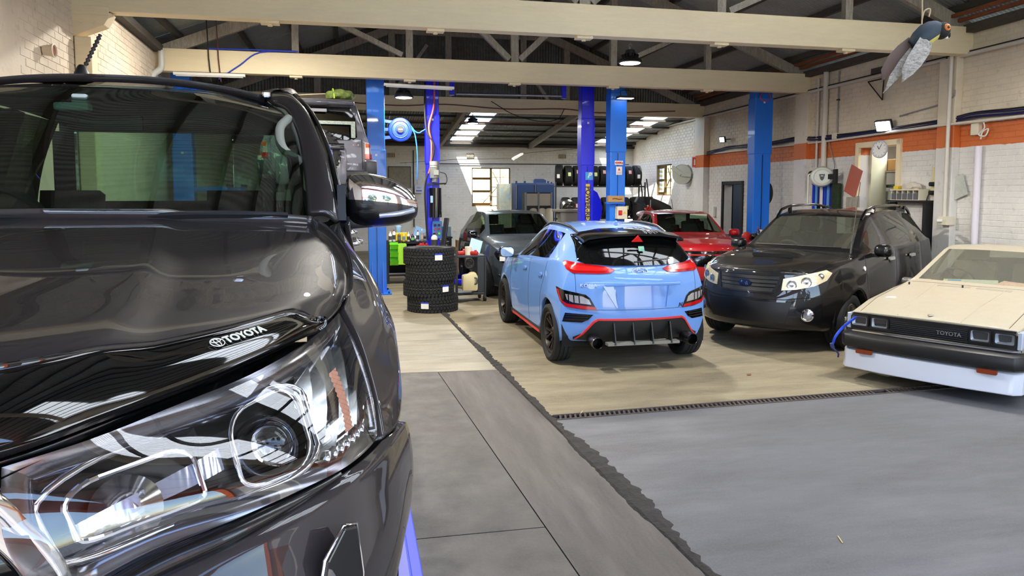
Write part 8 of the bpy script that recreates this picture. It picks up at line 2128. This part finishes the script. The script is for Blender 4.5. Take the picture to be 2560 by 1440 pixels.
bm = NB(); c0 = onR(12.06,2.18,.06); rot = Matrix((tR, Vector((0,0,1)).cross(tR).cross(tR)*0+nR, Vector((0,0,1)))).transposed() @ Matrix.Rotation(R(-22),3,'Y'); box(bm, c0, (.36,.012,.55), rot); thing1('sheet_metal', bm, mat('worn_red',(190,84,62),.6,col2=(160,110,96),scale=9), 'worn red metal sheet leaning beside the doorway', 'sheet', bevel=.003)
bm = NB(); box(bm, onR(12.0,.95,.10), (.06,.30,1.86)); bx(bm, onR(11.9,.0,.06)-Vector((.02,.02,0)), onR(11.9,1.9,.06)+Vector((.02,.02,0))); thing1('timber_offcut', bm, M_rawwood, 'timber offcuts standing under the red sheet', 'timber')
sr = empty('strap_rack', onR(12.98,2.14,.08), 0, 'row of blue straps hanging below the white hose reel', 'straps')
for k in range(7):
 bm = NB(); o0 = onR(13.30-.10*k,0,.08)-Vector((sr.location.x,sr.location.y,0)); bx(bm, (o0.x-.015,o0.y-.035,-.75-.04*(k%3)),(o0.x+.015,o0.y+.035,.0)); obj('strap', bm, [mat('strap_blue',(20,60,190),.6),mat('strap_sky',(96,160,230),.6),mat('strap_navy',(16,24,110),.6),mat('strap_blue')][k%4], sr)
bm = NB(); beam(bm, onR(12.55,0,.06)-Vector((sr.location.x,sr.location.y,0)), onR(13.4,0,.06)-Vector((sr.location.x,sr.location.y,0)), .02,.03); obj('rail', bm, M_steel, sr)
bm = NB(); box(bm, onR(12.50,1.85,.10), (.10,.20,.60)); thing1('dark_jacket', bm, mat('jacket',(18,28,22),.9,col2=(44,66,24),scale=14), 'dark green jacket hanging beside the blue straps', 'jacket', bevel=.03)
dw = empty('drawer_organiser', onR(10.48,1.84,.14), 0, 'row of five small clear drawers on the wall behind the wagon', 'drawers'); O = dw.location.copy()
for k in range(6):
 bm = NB(); y = 10.80-.13*k; p = onR(y,1.92,.12)-O; bx(bm, p-Vector((.09,.008,.08)), p+Vector((.09,.008,.08))); obj('divider', bm, M_cream2, dw)
bm = NB(); a = onR(10.82,2.01,.12)-O; b = onR(10.13,2.01,.12)-O; beam(bm, a, b, .20,.02); a = onR(10.82,1.835,.12)-O; b = onR(10.13,1.835,.12)-O; beam(bm, a, b, .20,.02); obj('carcass', bm, M_cream2, dw)
for k in range(5):
 p = onR(10.735-.13*k,1.915,.14)-O; bm = NB(); bx(bm, p-Vector((.075,.052,.07)), p+Vector((.055,.052,.035))); obj('drawer', bm, mat('smoky_drawer',(96,98,104),.3), dw)
bm = NB(); a = onR(10.9,1.5,.10); b = onR(10.0,1.5,.10); beam(bm, a+Vector((0,0,.32)), b+Vector((0,0,.32)), .25, .03); bx(bm, onR(10.03,.0,.1)-Vector((.1,.03,0)), onR(10.03,1.8,.1)+Vector((.1,.03,0))); bx(bm, onR(10.87,.0,.1)-Vector((.1,.03,0)), onR(10.87,1.8,.1)+Vector((.1,.03,0))); thing1('wall_shelf', bm, M_blk, 'black shelf frame carrying the small drawers', 'shelf')
bm = NB(); box(bm, onR(10.76,2.05,.12),(.10,.10,.06)); thing1('yellow_pad', bm, M_yellow, 'yellow sponge on top of the small drawers', 'sponge', bevel=.012)
bm = NB(); bmesh.ops.create_icosphere(bm, subdivisions=3, radius=.1, matrix=Matrix.Translation(onR(10.42,2.06,.12)) @ Matrix.Diagonal((.9,2.0,.75,1)))
for v in bm.verts: v.co += v.normal*rnd.uniform(-.02,.02)
thing1('rag_pile', bm, mat('rag_white',(206,196,184),.9), 'heap of white rags on the small drawers', 'rags', smooth=R(70))
bm = NB(); c0 = onR(9.55,2.03,.05); rot = Matrix((tR, nR, Vector((0,0,1)))).transposed() @ Matrix.Rotation(R(20),3,'Y'); box(bm, c0, (.40,.012,.34), rot); thing1('white_board', bm, mat('scribbled_board',(204,206,198),.6,col2=(170,174,168),scale=7), 'tilted square white board on the wall right of the conduit', 'board', bevel=.003)
sw_ = empty('switch_panel', onR(9.98,2.08,.05), 0, 'yellowed switch strip with black plugs on the right wall', 'switch'); O = sw_.location
bm = NB(); bx(bm, (-.02,-.06,-.18),(.02,.06,.30)); obj('plate', bm, mat('old_cream',(214,200,150),.6), sw_)
for z in (.02,-.12): bm = NB(); cyl(bm, (-.02,0,z),(-.09,.02,z),.035,14); obj('plug', bm, M_blk, sw_)
bm = NB(); tube(bm, smoothpath([(-.09,.02,-.12),(-.12,.04,-.3),(-.06,.05,-.7),(-.03,.06,-1.0)],6), .009, 6); obj('lead', bm, M_blk, sw_, smooth=R(60))
fs = empty('fire_sign', onR(18.98,2.83,.19), 0, 'small red fire extinguisher sign on the orange pier', 'sign'); M = MDIR((0,0,0), (nR+Vector((0,-1.2,0)))); bm = NB(); prism(bm, rrect(.15,.30,.01,2), .006, M); obj('plate', bm, mat('sign_red',(214,50,40),.5), fs)
bm = NB();
for a,b in (((-.065,-.14),(.065,-.132)),((-.065,.132),(.065,.14)),((-.065,-.14),(-.058,.14)),((.058,-.14),(.065,.14))): prism(bm, [(a[0],a[1]),(b[0],a[1]),(b[0],b[1]),(a[0],b[1])], .002, M @ Matrix.Translation((0,0,.007)))
prism(bm, [(-.02,-.09),(.02,-.09),(.02,.05),(.008,.09),(-.008,.09),(-.02,.05)], .002, M @ Matrix.Translation((0,0,.007))); obj('pictogram', bm, M_lbl, fs)
bk = empty('wall_bracket', onR(11.5,4.02,.0), 0, 'small black triangular bracket under the long pipe', 'bracket'); O = bk.location
bm = NB(); p0 = onR(11.75,4.0,.05)-O; p1 = onR(11.32,4.0,.05)-O; p2 = onR(11.34,3.62,.05)-O; tube(bm, [p0,p1], .012, 6); tube(bm, [p1,p2], .012, 6); tube(bm, [p2,p0], .010, 6); obj('frame', bm, M_blk, bk)
bm = NB(); p = onR(11.5,4.17,.05); bx(bm, p-Vector((.01,.16,.05)), p+Vector((.01,.16,.05))); thing1('wall_vent', bm, mat('vent_dark',(70,64,58),.7), 'small dark wall vent above the bracket', 'vent')
bm = NB(); p = onR(12.66,3.08,.05); bx(bm, p-Vector((.05,.07,.06)), p+Vector((.05,.07,.06))); thing1('junction_box', bm, M_cream2, 'small white junction box above the cable bundle', 'junction box', bevel=.01)
bm = NB(); p = onR(18.0,1.45,.05); bx(bm, p-Vector((.04,.06,.14)), p+Vector((.04,.06,.14))); thing1('door_controller', bm, M_white, 'small white box beside the black doorway', 'switch box', bevel=.01)
X0 = xr(11.6)+.35
sh_ = empty('store_shelf', (X0+.55,11.75,0), 0, 'shelf full of odds and ends inside the store room', 'shelf')
for z in (.9,1.72,2.35): bm = NB(); bx(bm, (-.3,-.7,z),(.5,.6,z+.03)); obj('board', bm, M_rawwood, sh_)
for x in (-.28,.48):
 for y in (-.68,.58): bm = NB(); bx(bm,(x-.02,y-.02,0),(x+.02,y+.02,2.7)); obj('post', bm, M_rawwood, sh_)
its = [((-.1,-.35,1.75),(.3,.3,.30),M_bluep,'blue plastic tub in the store room','tub'),((-.05,.25,1.75),(.3,.25,.24),M_paper,'white cardboard pack in the store room','pack'),((0,-.1,2.38),(.5,.8,.22),M_card,'flat brown carton on the top store shelf','box'),((.05,.1,2.06),(.4,.7,.06),mat('green_bag',(40,70,50),.5,col2=(150,170,150),scale=12),'dark green plastic bag in the store room','bag'),((0,.3,.93),(.4,.4,.4),M_dkmetal,'dark crate on the lowest store shelf','crate')]
for p,s_,m_,lb,ct_ in its:
 bm = NB(); box(bm, (X0+.55+p[0],11.75+p[1],p[2]+s_[2]/2), s_); thing1(lb.split(' in ')[0].split(' on ')[0].replace(' ','_'), bm, m_, lb, ct_, bevel=.015)
bottle(X0+.30, 11.35, 1.75, .36, .055, M_white, 'white spray bottle in the store doorway')
bm = NB(); box(bm, (X0+.5,11.7,2.28),(.10,1.2,.03), Matrix.Rotation(R(24),3,'X')); thing1('white_plank', bm, M_white, 'pale plank slanting across the store shelf', 'plank')
bm = NB(); bx(bm, (xr(17)+1.0,16.5,0.01),(xr(17)+1.5,17.8,1.0)); thing1('office_desk', bm, M_blk, 'dark desk inside the dim room', 'desk')
bm = NB(); bx(bm, (xr(17)+1.05,17.25,1.01),(xr(17)+1.35,17.5,1.30)); thing1('folder_box', bm, mat('grid_pale',(150,180,190),.5,col2=(60,80,100),scale=22), 'pale blue rack on the desk in the dim room', 'rack')
bm = NB(); bx(bm, (xr(17)+1.05,16.95,1.01),(xr(17)+1.3,17.15,1.40)); thing1('yellow_carton', bm, M_yellow, 'yellow carton on the desk in the dim room', 'box')
bm = NB(); bx(bm, (xr(17)+2.0,16.6,.9),(xr(17)+2.14,17.9,1.75)); thing1('blue_board', bm, M_navy, 'dark blue board on the wall of the dim room', 'board')
# ---- hanging bird of prey decoy
def bird():
 t = empty('decoy_bird', (4.047,4.6,3.02), 0, 'plastic bird decoy with a yellow breast hanging from a cord', 'decoy')
 r_, u_, f_ = Vector((math.cos(YAW),-math.sin(YAW),0)), Vector((0,0,1)), Vector((math.sin(YAW),math.cos(YAW),0))
 def L(x,z,d=0): return r_*x + u_*z + f_*d
 Mh = mat('bird_teal', (48,66,84), .6, var=.35, scale=90); My = mat('bird_yellow', (214,208,110), .6)
 Mw_ = mat('bird_barred', (60,56,54), .6, col2=(225,222,216), scale=22, stretch=(1,1,3.2))
 bm = NB(); pts = [(-.02,.02,.052),(.02,.055,.072),(.07,.095,.082),(.12,.125,.078),(.16,.138,.066),(.185,.135,.05)]
 rings = []
 for (x,z,r) in pts:
  ring = []
  ax = L(.80,.55).normalized(); n1 = L(-.55,.80).normalized()
  for k in range(20):
   a = 2*math.pi*k/20; ring.append(bm.verts.new(L(x,z)+(n1*math.cos(a)*.95+f_*math.sin(a))*r))
  rings.append(ring)
 for A,B in zip(rings, rings[1:]):
  for k in range(20):
   f = bm.faces.new((A[k],A[(k+1)%20],B[(k+1)%20],B[k]))
   if 6 <= k <= 13 : f.material_index = 1 if k in (7,8,9,10,11,12) else 0
 tip = bm.verts.new(L(.205,.118))
 for k in range(20): bm.faces.new((rings[-1][k],rings[-1][(k+1)%20],tip))
 bm.faces.new(rings[0]); obj('body', bm, [Mh,My], t, smooth=R(70))
 hd = NB(); bmesh.ops.create_uvsphere(hd, u_segments=20, v_segments=14, radius=.062, matrix=Matrix.Translation(L(.165,.115,-.02))); obj('face_mask', hd, M_blk, t, smooth=R(70))
 e = NB(); c0 = L(.180,.128,-.075); Me = MDIR(c0, -f_+r_*.25); lathe(e, [(.002,.012),(.010,.010),(.024,.004),(.026,-.01)], n=20); e.transform(Me); eo = obj('eye', e, mat('eye_orange',(236,140,60),.25), t, smooth=R(60))
 e = NB(); lathe(e, [(.002,.016),(.011,.012),(.012,.008)], n=16); e.transform(Me); obj('pupil', e, mat('pupil',(60,34,20),.2), eo)
 b = NB(); rr = []
 for (x,z,r) in ((.205,.115,.022),(.225,.098,.016),(.234,.078,.008),(.232,.066,.002)):
  rr.append([b.verts.new(L(x,z,-.01)+(r_*math.cos(2*math.pi*k/10)+f_*math.sin(2*math.pi*k/10))*r) for k in range(10)])
 for A,B in zip(rr, rr[1:]):
  for k in range(10): b.faces.new((A[k],A[(k+1)%10],B[(k+1)%10],B[k]))
 obj('beak', b, M_blk, t, smooth=R(60))
 bm = NB(); bx(bm, (-.012,-.012,-.012),(.012,.012,.012)); bm.transform(Matrix.Translation(L(.195,.07,-.02)) @ Matrix.Diagonal((1.4,1,.9,1))); obj('chin', bm, M_white, t)
 def blade(name, path, w, m, d0, th=.012):
  bm = NB(); rows = []
  for i,(x,z) in enumerate(path):
   k = i/(len(path)-1); a = Vector((path[min(i+1,len(path)-1)][0]-path[max(i-1,0)][0],0,path[min(i+1,len(path)-1)][1]-path[max(i-1,0)][1])); a.normalize(); n = Vector((-a.z,0,a.x)); ww = w*math.sin(math.pi*min(1,.25+.75*k))**.6*(1 if k < .98 else .3)
   c = L(x,z,d0-.03*math.sin(math.pi*k)); nn = r_*n.x+u_*n.z
   rows.append([bm.verts.new(c-nn*ww/2), bm.verts.new(c-f_*th), bm.verts.new(c+nn*ww/2), bm.verts.new(c+f_*th)])
  for A,B in zip(rows, rows[1:]):
   for k in range(4): bm.faces.new((A[k],A[(k+1)%4],B[(k+1)%4],B[k]))
  bm.faces.new(rows[0]); bm.faces.new(rows[-1]); return obj(name, bm, m, t, smooth=R(30))
 blade('wing', [(.04,.04),(-.0,-.03),(-.06,-.12),(-.10,-.19),(-.125,-.26)], .125, Mw_, -.06)
 blade('tail_feather', [(-.02,-.02),(-.10,-.12),(-.17,-.22),(-.225,-.33)], .075, Mw_, .0)
 blade('back_wing', [(.0,.05),(-.08,-.02),(-.15,-.09),(-.20,-.17),(-.215,-.24)], .11, mat('bird_brown',(112,96,90),.8), .05)
 bm = NB(); cyl(bm, L(.045,-.035), L(.06,-.115), .016, 12); obj('leg', bm, M_blk, t, smooth=R(50))
 bm = NB(); tube(bm, smoothpath([L(.0,.075),L(.03,.10),L(.035,.2),L(.03,.35)],5)+[L(.02,1.2), L(.02,3.2)], .005, 6); tube(bm, smoothpath([L(.035,.2),L(.05,.26),L(.09,.275),L(.085,.22)],5), .005, 6); obj('cord', bm, mat('twine',(206,190,156),.8), t, smooth=R(60))
bird()
# ---- bag on the raised off-roader's roof
bg = empty('camouflage_bag', (-.18,13.3,3.60), R(8), 'green camouflage bag strapped on the roof of the raised off-roader', 'bag')
bm = NB(); bmesh.ops.create_icosphere(bm, subdivisions=4, radius=1, matrix=Matrix.Diagonal((.26,.22,.11,1)))
for v in bm.verts: v.co += v.normal*.02*math.sin(v.co.x*30+v.co.y*17)*math.cos(v.co.z*40); v.co.z = max(v.co.z,-.07)
obj('sack', bm, mat('camo',(120,150,70),.85,col2=(70,50,32),scale=9), bg, smooth=R(70), loc=(0,0,.07))
bm = NB(); tube(bm, smoothpath([(-.12,-.2,.0),(-.12,-.16,.10),(-.12,0,.19),(-.12,.16,.10)],5), .014, 6); obj('strap', bm, mat('strap_lime',(170,206,60),.6), bg)
bm = NB(); tube(bm, [(-.25,.0,.1),(-1.5,.3,.02)], .008, 6); obj('tie_cord', bm, mat('twine'), bg)
# ---- blue strap on the coupe bumper
def wc2(x,y,z):
 c_,s_ = math.cos(R(29)),math.sin(R(29)); return Vector((5.5+.95*(x*c_-y*s_), 5.95+.95*(x*s_+y*c_), .95*z))
t = empty('blue_bumper_cord', wc2(-.05,.86,.5), 0, 'blue cord tied round the corner of the coupe bumper', 'cord'); O = t.location
bm = NB(); P_ = [wc2(.02,.72,.70),wc2(-.02,.80,.62),wc2(-.04,.86,.55),wc2(-.10,.90,.46),wc2(-.09,.93,.38)]; tube(bm, smoothpath([p-O for p in P_],6), .010, 6); tube(bm, smoothpath([p-O+Vector((.015,.01,-.012)) for p in P_],6), .009, 6); obj('strand', bm, mat('cord_blue',(30,70,200),.6), t, smooth=R(60))
bm = NB(); tube(bm, smoothpath([P_[-1]-O, P_[-1]-O+Vector((-.04,-.03,-.03)), P_[-1]-O+Vector((.03,-.05,-.10)), P_[-1]-O+Vector((.05,-.03,-.15))],6), .010, 6); cyl(bm, P_[-1]-O+Vector((-.03,-.02,.0)), P_[-1]-O+Vector((-.01,-.02,-.05)), .02, 8); obj('hook', bm, mat('hook_navy',(26,40,90),.5), t, smooth=R(60))
# ---- left wall fittings and the cables on the second beam
vb = empty('wall_vent_pipe', (xl(8.4)+.02,8.4,3.42), 0, 'broken clay pipe stub sticking out of the left wall', 'pipe')
bm = NB(); lathe(bm, [(.05,0),(.06,.07),(.075,.10),(.06,.105),(.045,.04)], axis='X', n=20); obj('stub', bm, M_wl, vb, smooth=R(40)); bm = NB(); lathe(bm, [(.055,.09),(.03,.06),(.002,.06)], axis='X', n=16); obj('bore', bm, mat('terracotta',(150,80,56),.8), vb)
pipe_run('elbow_pipe', 'white plastic elbow pipe in the corner of the second beam', smoothpath([(-3.16,13.60,4.40),(-3.16,13.60,4.18),(-3.18,13.58,4.08),(-3.27,13.50,3.98),(-3.30,13.46,3.90)],5), .055, mat('pvc_grey',(206,206,200),.4))
for k,(x,lb) in enumerate(((-2.42,'dark wire hanging down over the second beam, left one'),(-2.26,'reddish wire hanging down over the second beam, right one'))):
 pipe_run('hanging_wire', lb, [(x,13.63,5.0),(x+.02,13.63,4.3),(x+.05,13.64,3.9)], .010, [M_blk,mat('wire_red',(90,40,40),.6)][k], 'wire')
pipe_run('blue_lead', 'blue lead lying on top of the second beam at the left', smoothpath([(-2.42,13.64,4.47),(-1.6,13.62,4.475),(-.9,13.62,4.475),(-1.55,13.65,4.44),(-1.9,13.65,4.2),(-2.25,13.65,3.95)],5), .012, mat('lead_blue',(30,60,190),.5), 'cable')
pipe_run('looped_cable', 'red-brown cable sagging along the rear beam', smoothpath([(-.5,18.77,4.25),(1.2,18.77,4.18),(2.4,18.77,4.24),(4.0,18.77,4.16),(5.6,18.77,4.20),(6.6,18.77,4.12),(8.8,18.77,4.22)],5), .014, mat('cable_brown',(110,60,44),.6), 'cable')
pipe_run('looped_cable', 'thin black cable looping below the rear beam', smoothpath([(3.6,18.76,4.35),(4.2,18.76,4.02),(4.9,18.76,3.86),(5.4,18.76,3.92),(5.6,18.76,4.2)],5), .010, M_blk, 'cable')
pipe_run('roof_conduit', 'orange-brown conduit under the lean-to roof', [(.0,20.3,3.95),(8.5,20.3,3.95)], .016, mat('copper',(150,84,56),.5))
# ---- drive-on lift below the pickup
pl_ = empty('scissor_lift', (-.92,3.4,0), 0, 'blue scissor lift under the raised pickup truck', 'car lift')
M_sb = mat('scissor_blue',(40,66,214),.45)
for s2 in (-1,1):
 bm = NB(); bx(bm, (s2*.80-.30,-2.0,.585),(s2*.80+.30,2.9,.66)); obj('platform', bm, M_sb, pl_, bevel=.01)
 bm = NB(); beam(bm, (s2*.80-.1,-1.2,.08),(s2*.80-.1,1.6,.55),.06,.10); beam(bm,(s2*.80+.1,1.6,.08),(s2*.80+.1,-1.2,.55),.06,.10); obj('scissor_arm', bm, M_sb, pl_)
bm = NB(); bx(bm, (-1.12,-1.9,0),(1.235,2.6,.06)); obj('base', bm, M_sb, pl_, bevel=.008)
# ---- litter on the floor
for k,(x,y,a,lb) in enumerate(((4.15,6.9,30,'brown leaf on the tan concrete before the blue car'),(2.65,3.4,70,'yellow straw on the grey slab by the crack'),(4.9,4.3,15,'pale straw in the middle of the grey slab'),(1.95,5.98,60,'yellow straw lying on the drain grate'),(2.2,2.75,-40,'short straw near the bottom of the grey slab'))):
 bm = NB(); L_ = .05 if k else .09
 if k == 0: prism(bm, [(-.045,0),(-.01,.022),(.045,.004),(.0,-.02)], .006, Matrix.Translation((x,y,.004)) @ Matrix.Rotation(R(a),4,'Z') @ Matrix.Rotation(R(8),4,'X'))
 else: beam(bm, Vector((x,y,.006)), Vector((x+.08*math.cos(R(a)),y+.08*math.sin(R(a)),.006)), .005,.003)
 thing1('leaf' if k == 0 else 'straw', bm, mat('leaf_brown',(120,76,40),.8) if k == 0 else mat('straw',(206,190,120),.8), lb, 'leaf' if k == 0 else 'straw')
# ================================================================ OUTSIDE THE ENTRANCE (seen in reflections)
M_leaf = mat('foliage', (70,120,40), .7, col2=(36,70,22), scale=3)
def tree(x, y, h, r, label):
 t = empty('street_tree', (x,y,0), 0, label, 'tree'); bm = NB(); tube(bm, [(0,0,0),(.1,0,h*.4),(0,.1,h*.7)], .16, 8, rr=[.2,.15,.08]); obj('trunk', bm, M_roofwood, t)
 bm = NB(); q = random.Random(int(x*10)+3)
 for k in range(520):
  d = Vector((q.gauss(0,1),q.gauss(0,1),q.gauss(0,.8))).normalized()*r*(.55+.45*q.random()); c = Vector((d.x,d.y,h*.72+d.z)); a = Vector((q.gauss(0,1),q.gauss(0,1),q.gauss(0,1))).normalized(); b = a.orthogonal().normalized(); s_ = r*.13
  vs = [bm.verts.new(c+a*s_), bm.verts.new(c+b*s_*.6), bm.verts.new(c-a*s_), bm.verts.new(c-b*s_*.6)]; bm.faces.new(vs)
 obj('crown', bm, M_leaf, t, kind='stuff')
tree(-2.0,-13,5.0,2.4,'leafy green tree across the driveway, left one'); tree(4.5,-15,6.0,2.8,'leafy green tree across the driveway, right one')
hs_ = empty('neighbour_house', (-9,-22,0), 0, 'white and orange building across the street', 'building')
bm = NB(); bx(bm, (-6,-3,0),(6,3,3.4)); obj('wall', bm, M_white, hs_); bm = NB(); bx(bm, (-6.2,-3.2,3.4),(6.2,3.2,4.1)); obj('parapet', bm, M_or, hs_)
for x in (-3.6,0,3.6):
 bm = NB(); bx(bm, (x-.7,3.0,1.0),(x+.7,3.06,2.4)); obj('window', bm, M_gl_dark, hs_)
M_fw = wallpaint('painted_brick_front', None, (226,220,210), None)
bm = NB(); bx(bm, (3.2,YF-.22,0),(4.5,YF,3.9)); obj('wall_front', bm, M_fw, None, 'painted brick pier of the front wall between the entrances', kind='structure')
bm = NB()
for x in (3.12,4.5): bx(bm, (x,YF-.26,0),(x+.08,YF+.03,3.9))
obj('trim_7', bm, M_or, None, 'orange edging of the front pier', kind='structure')
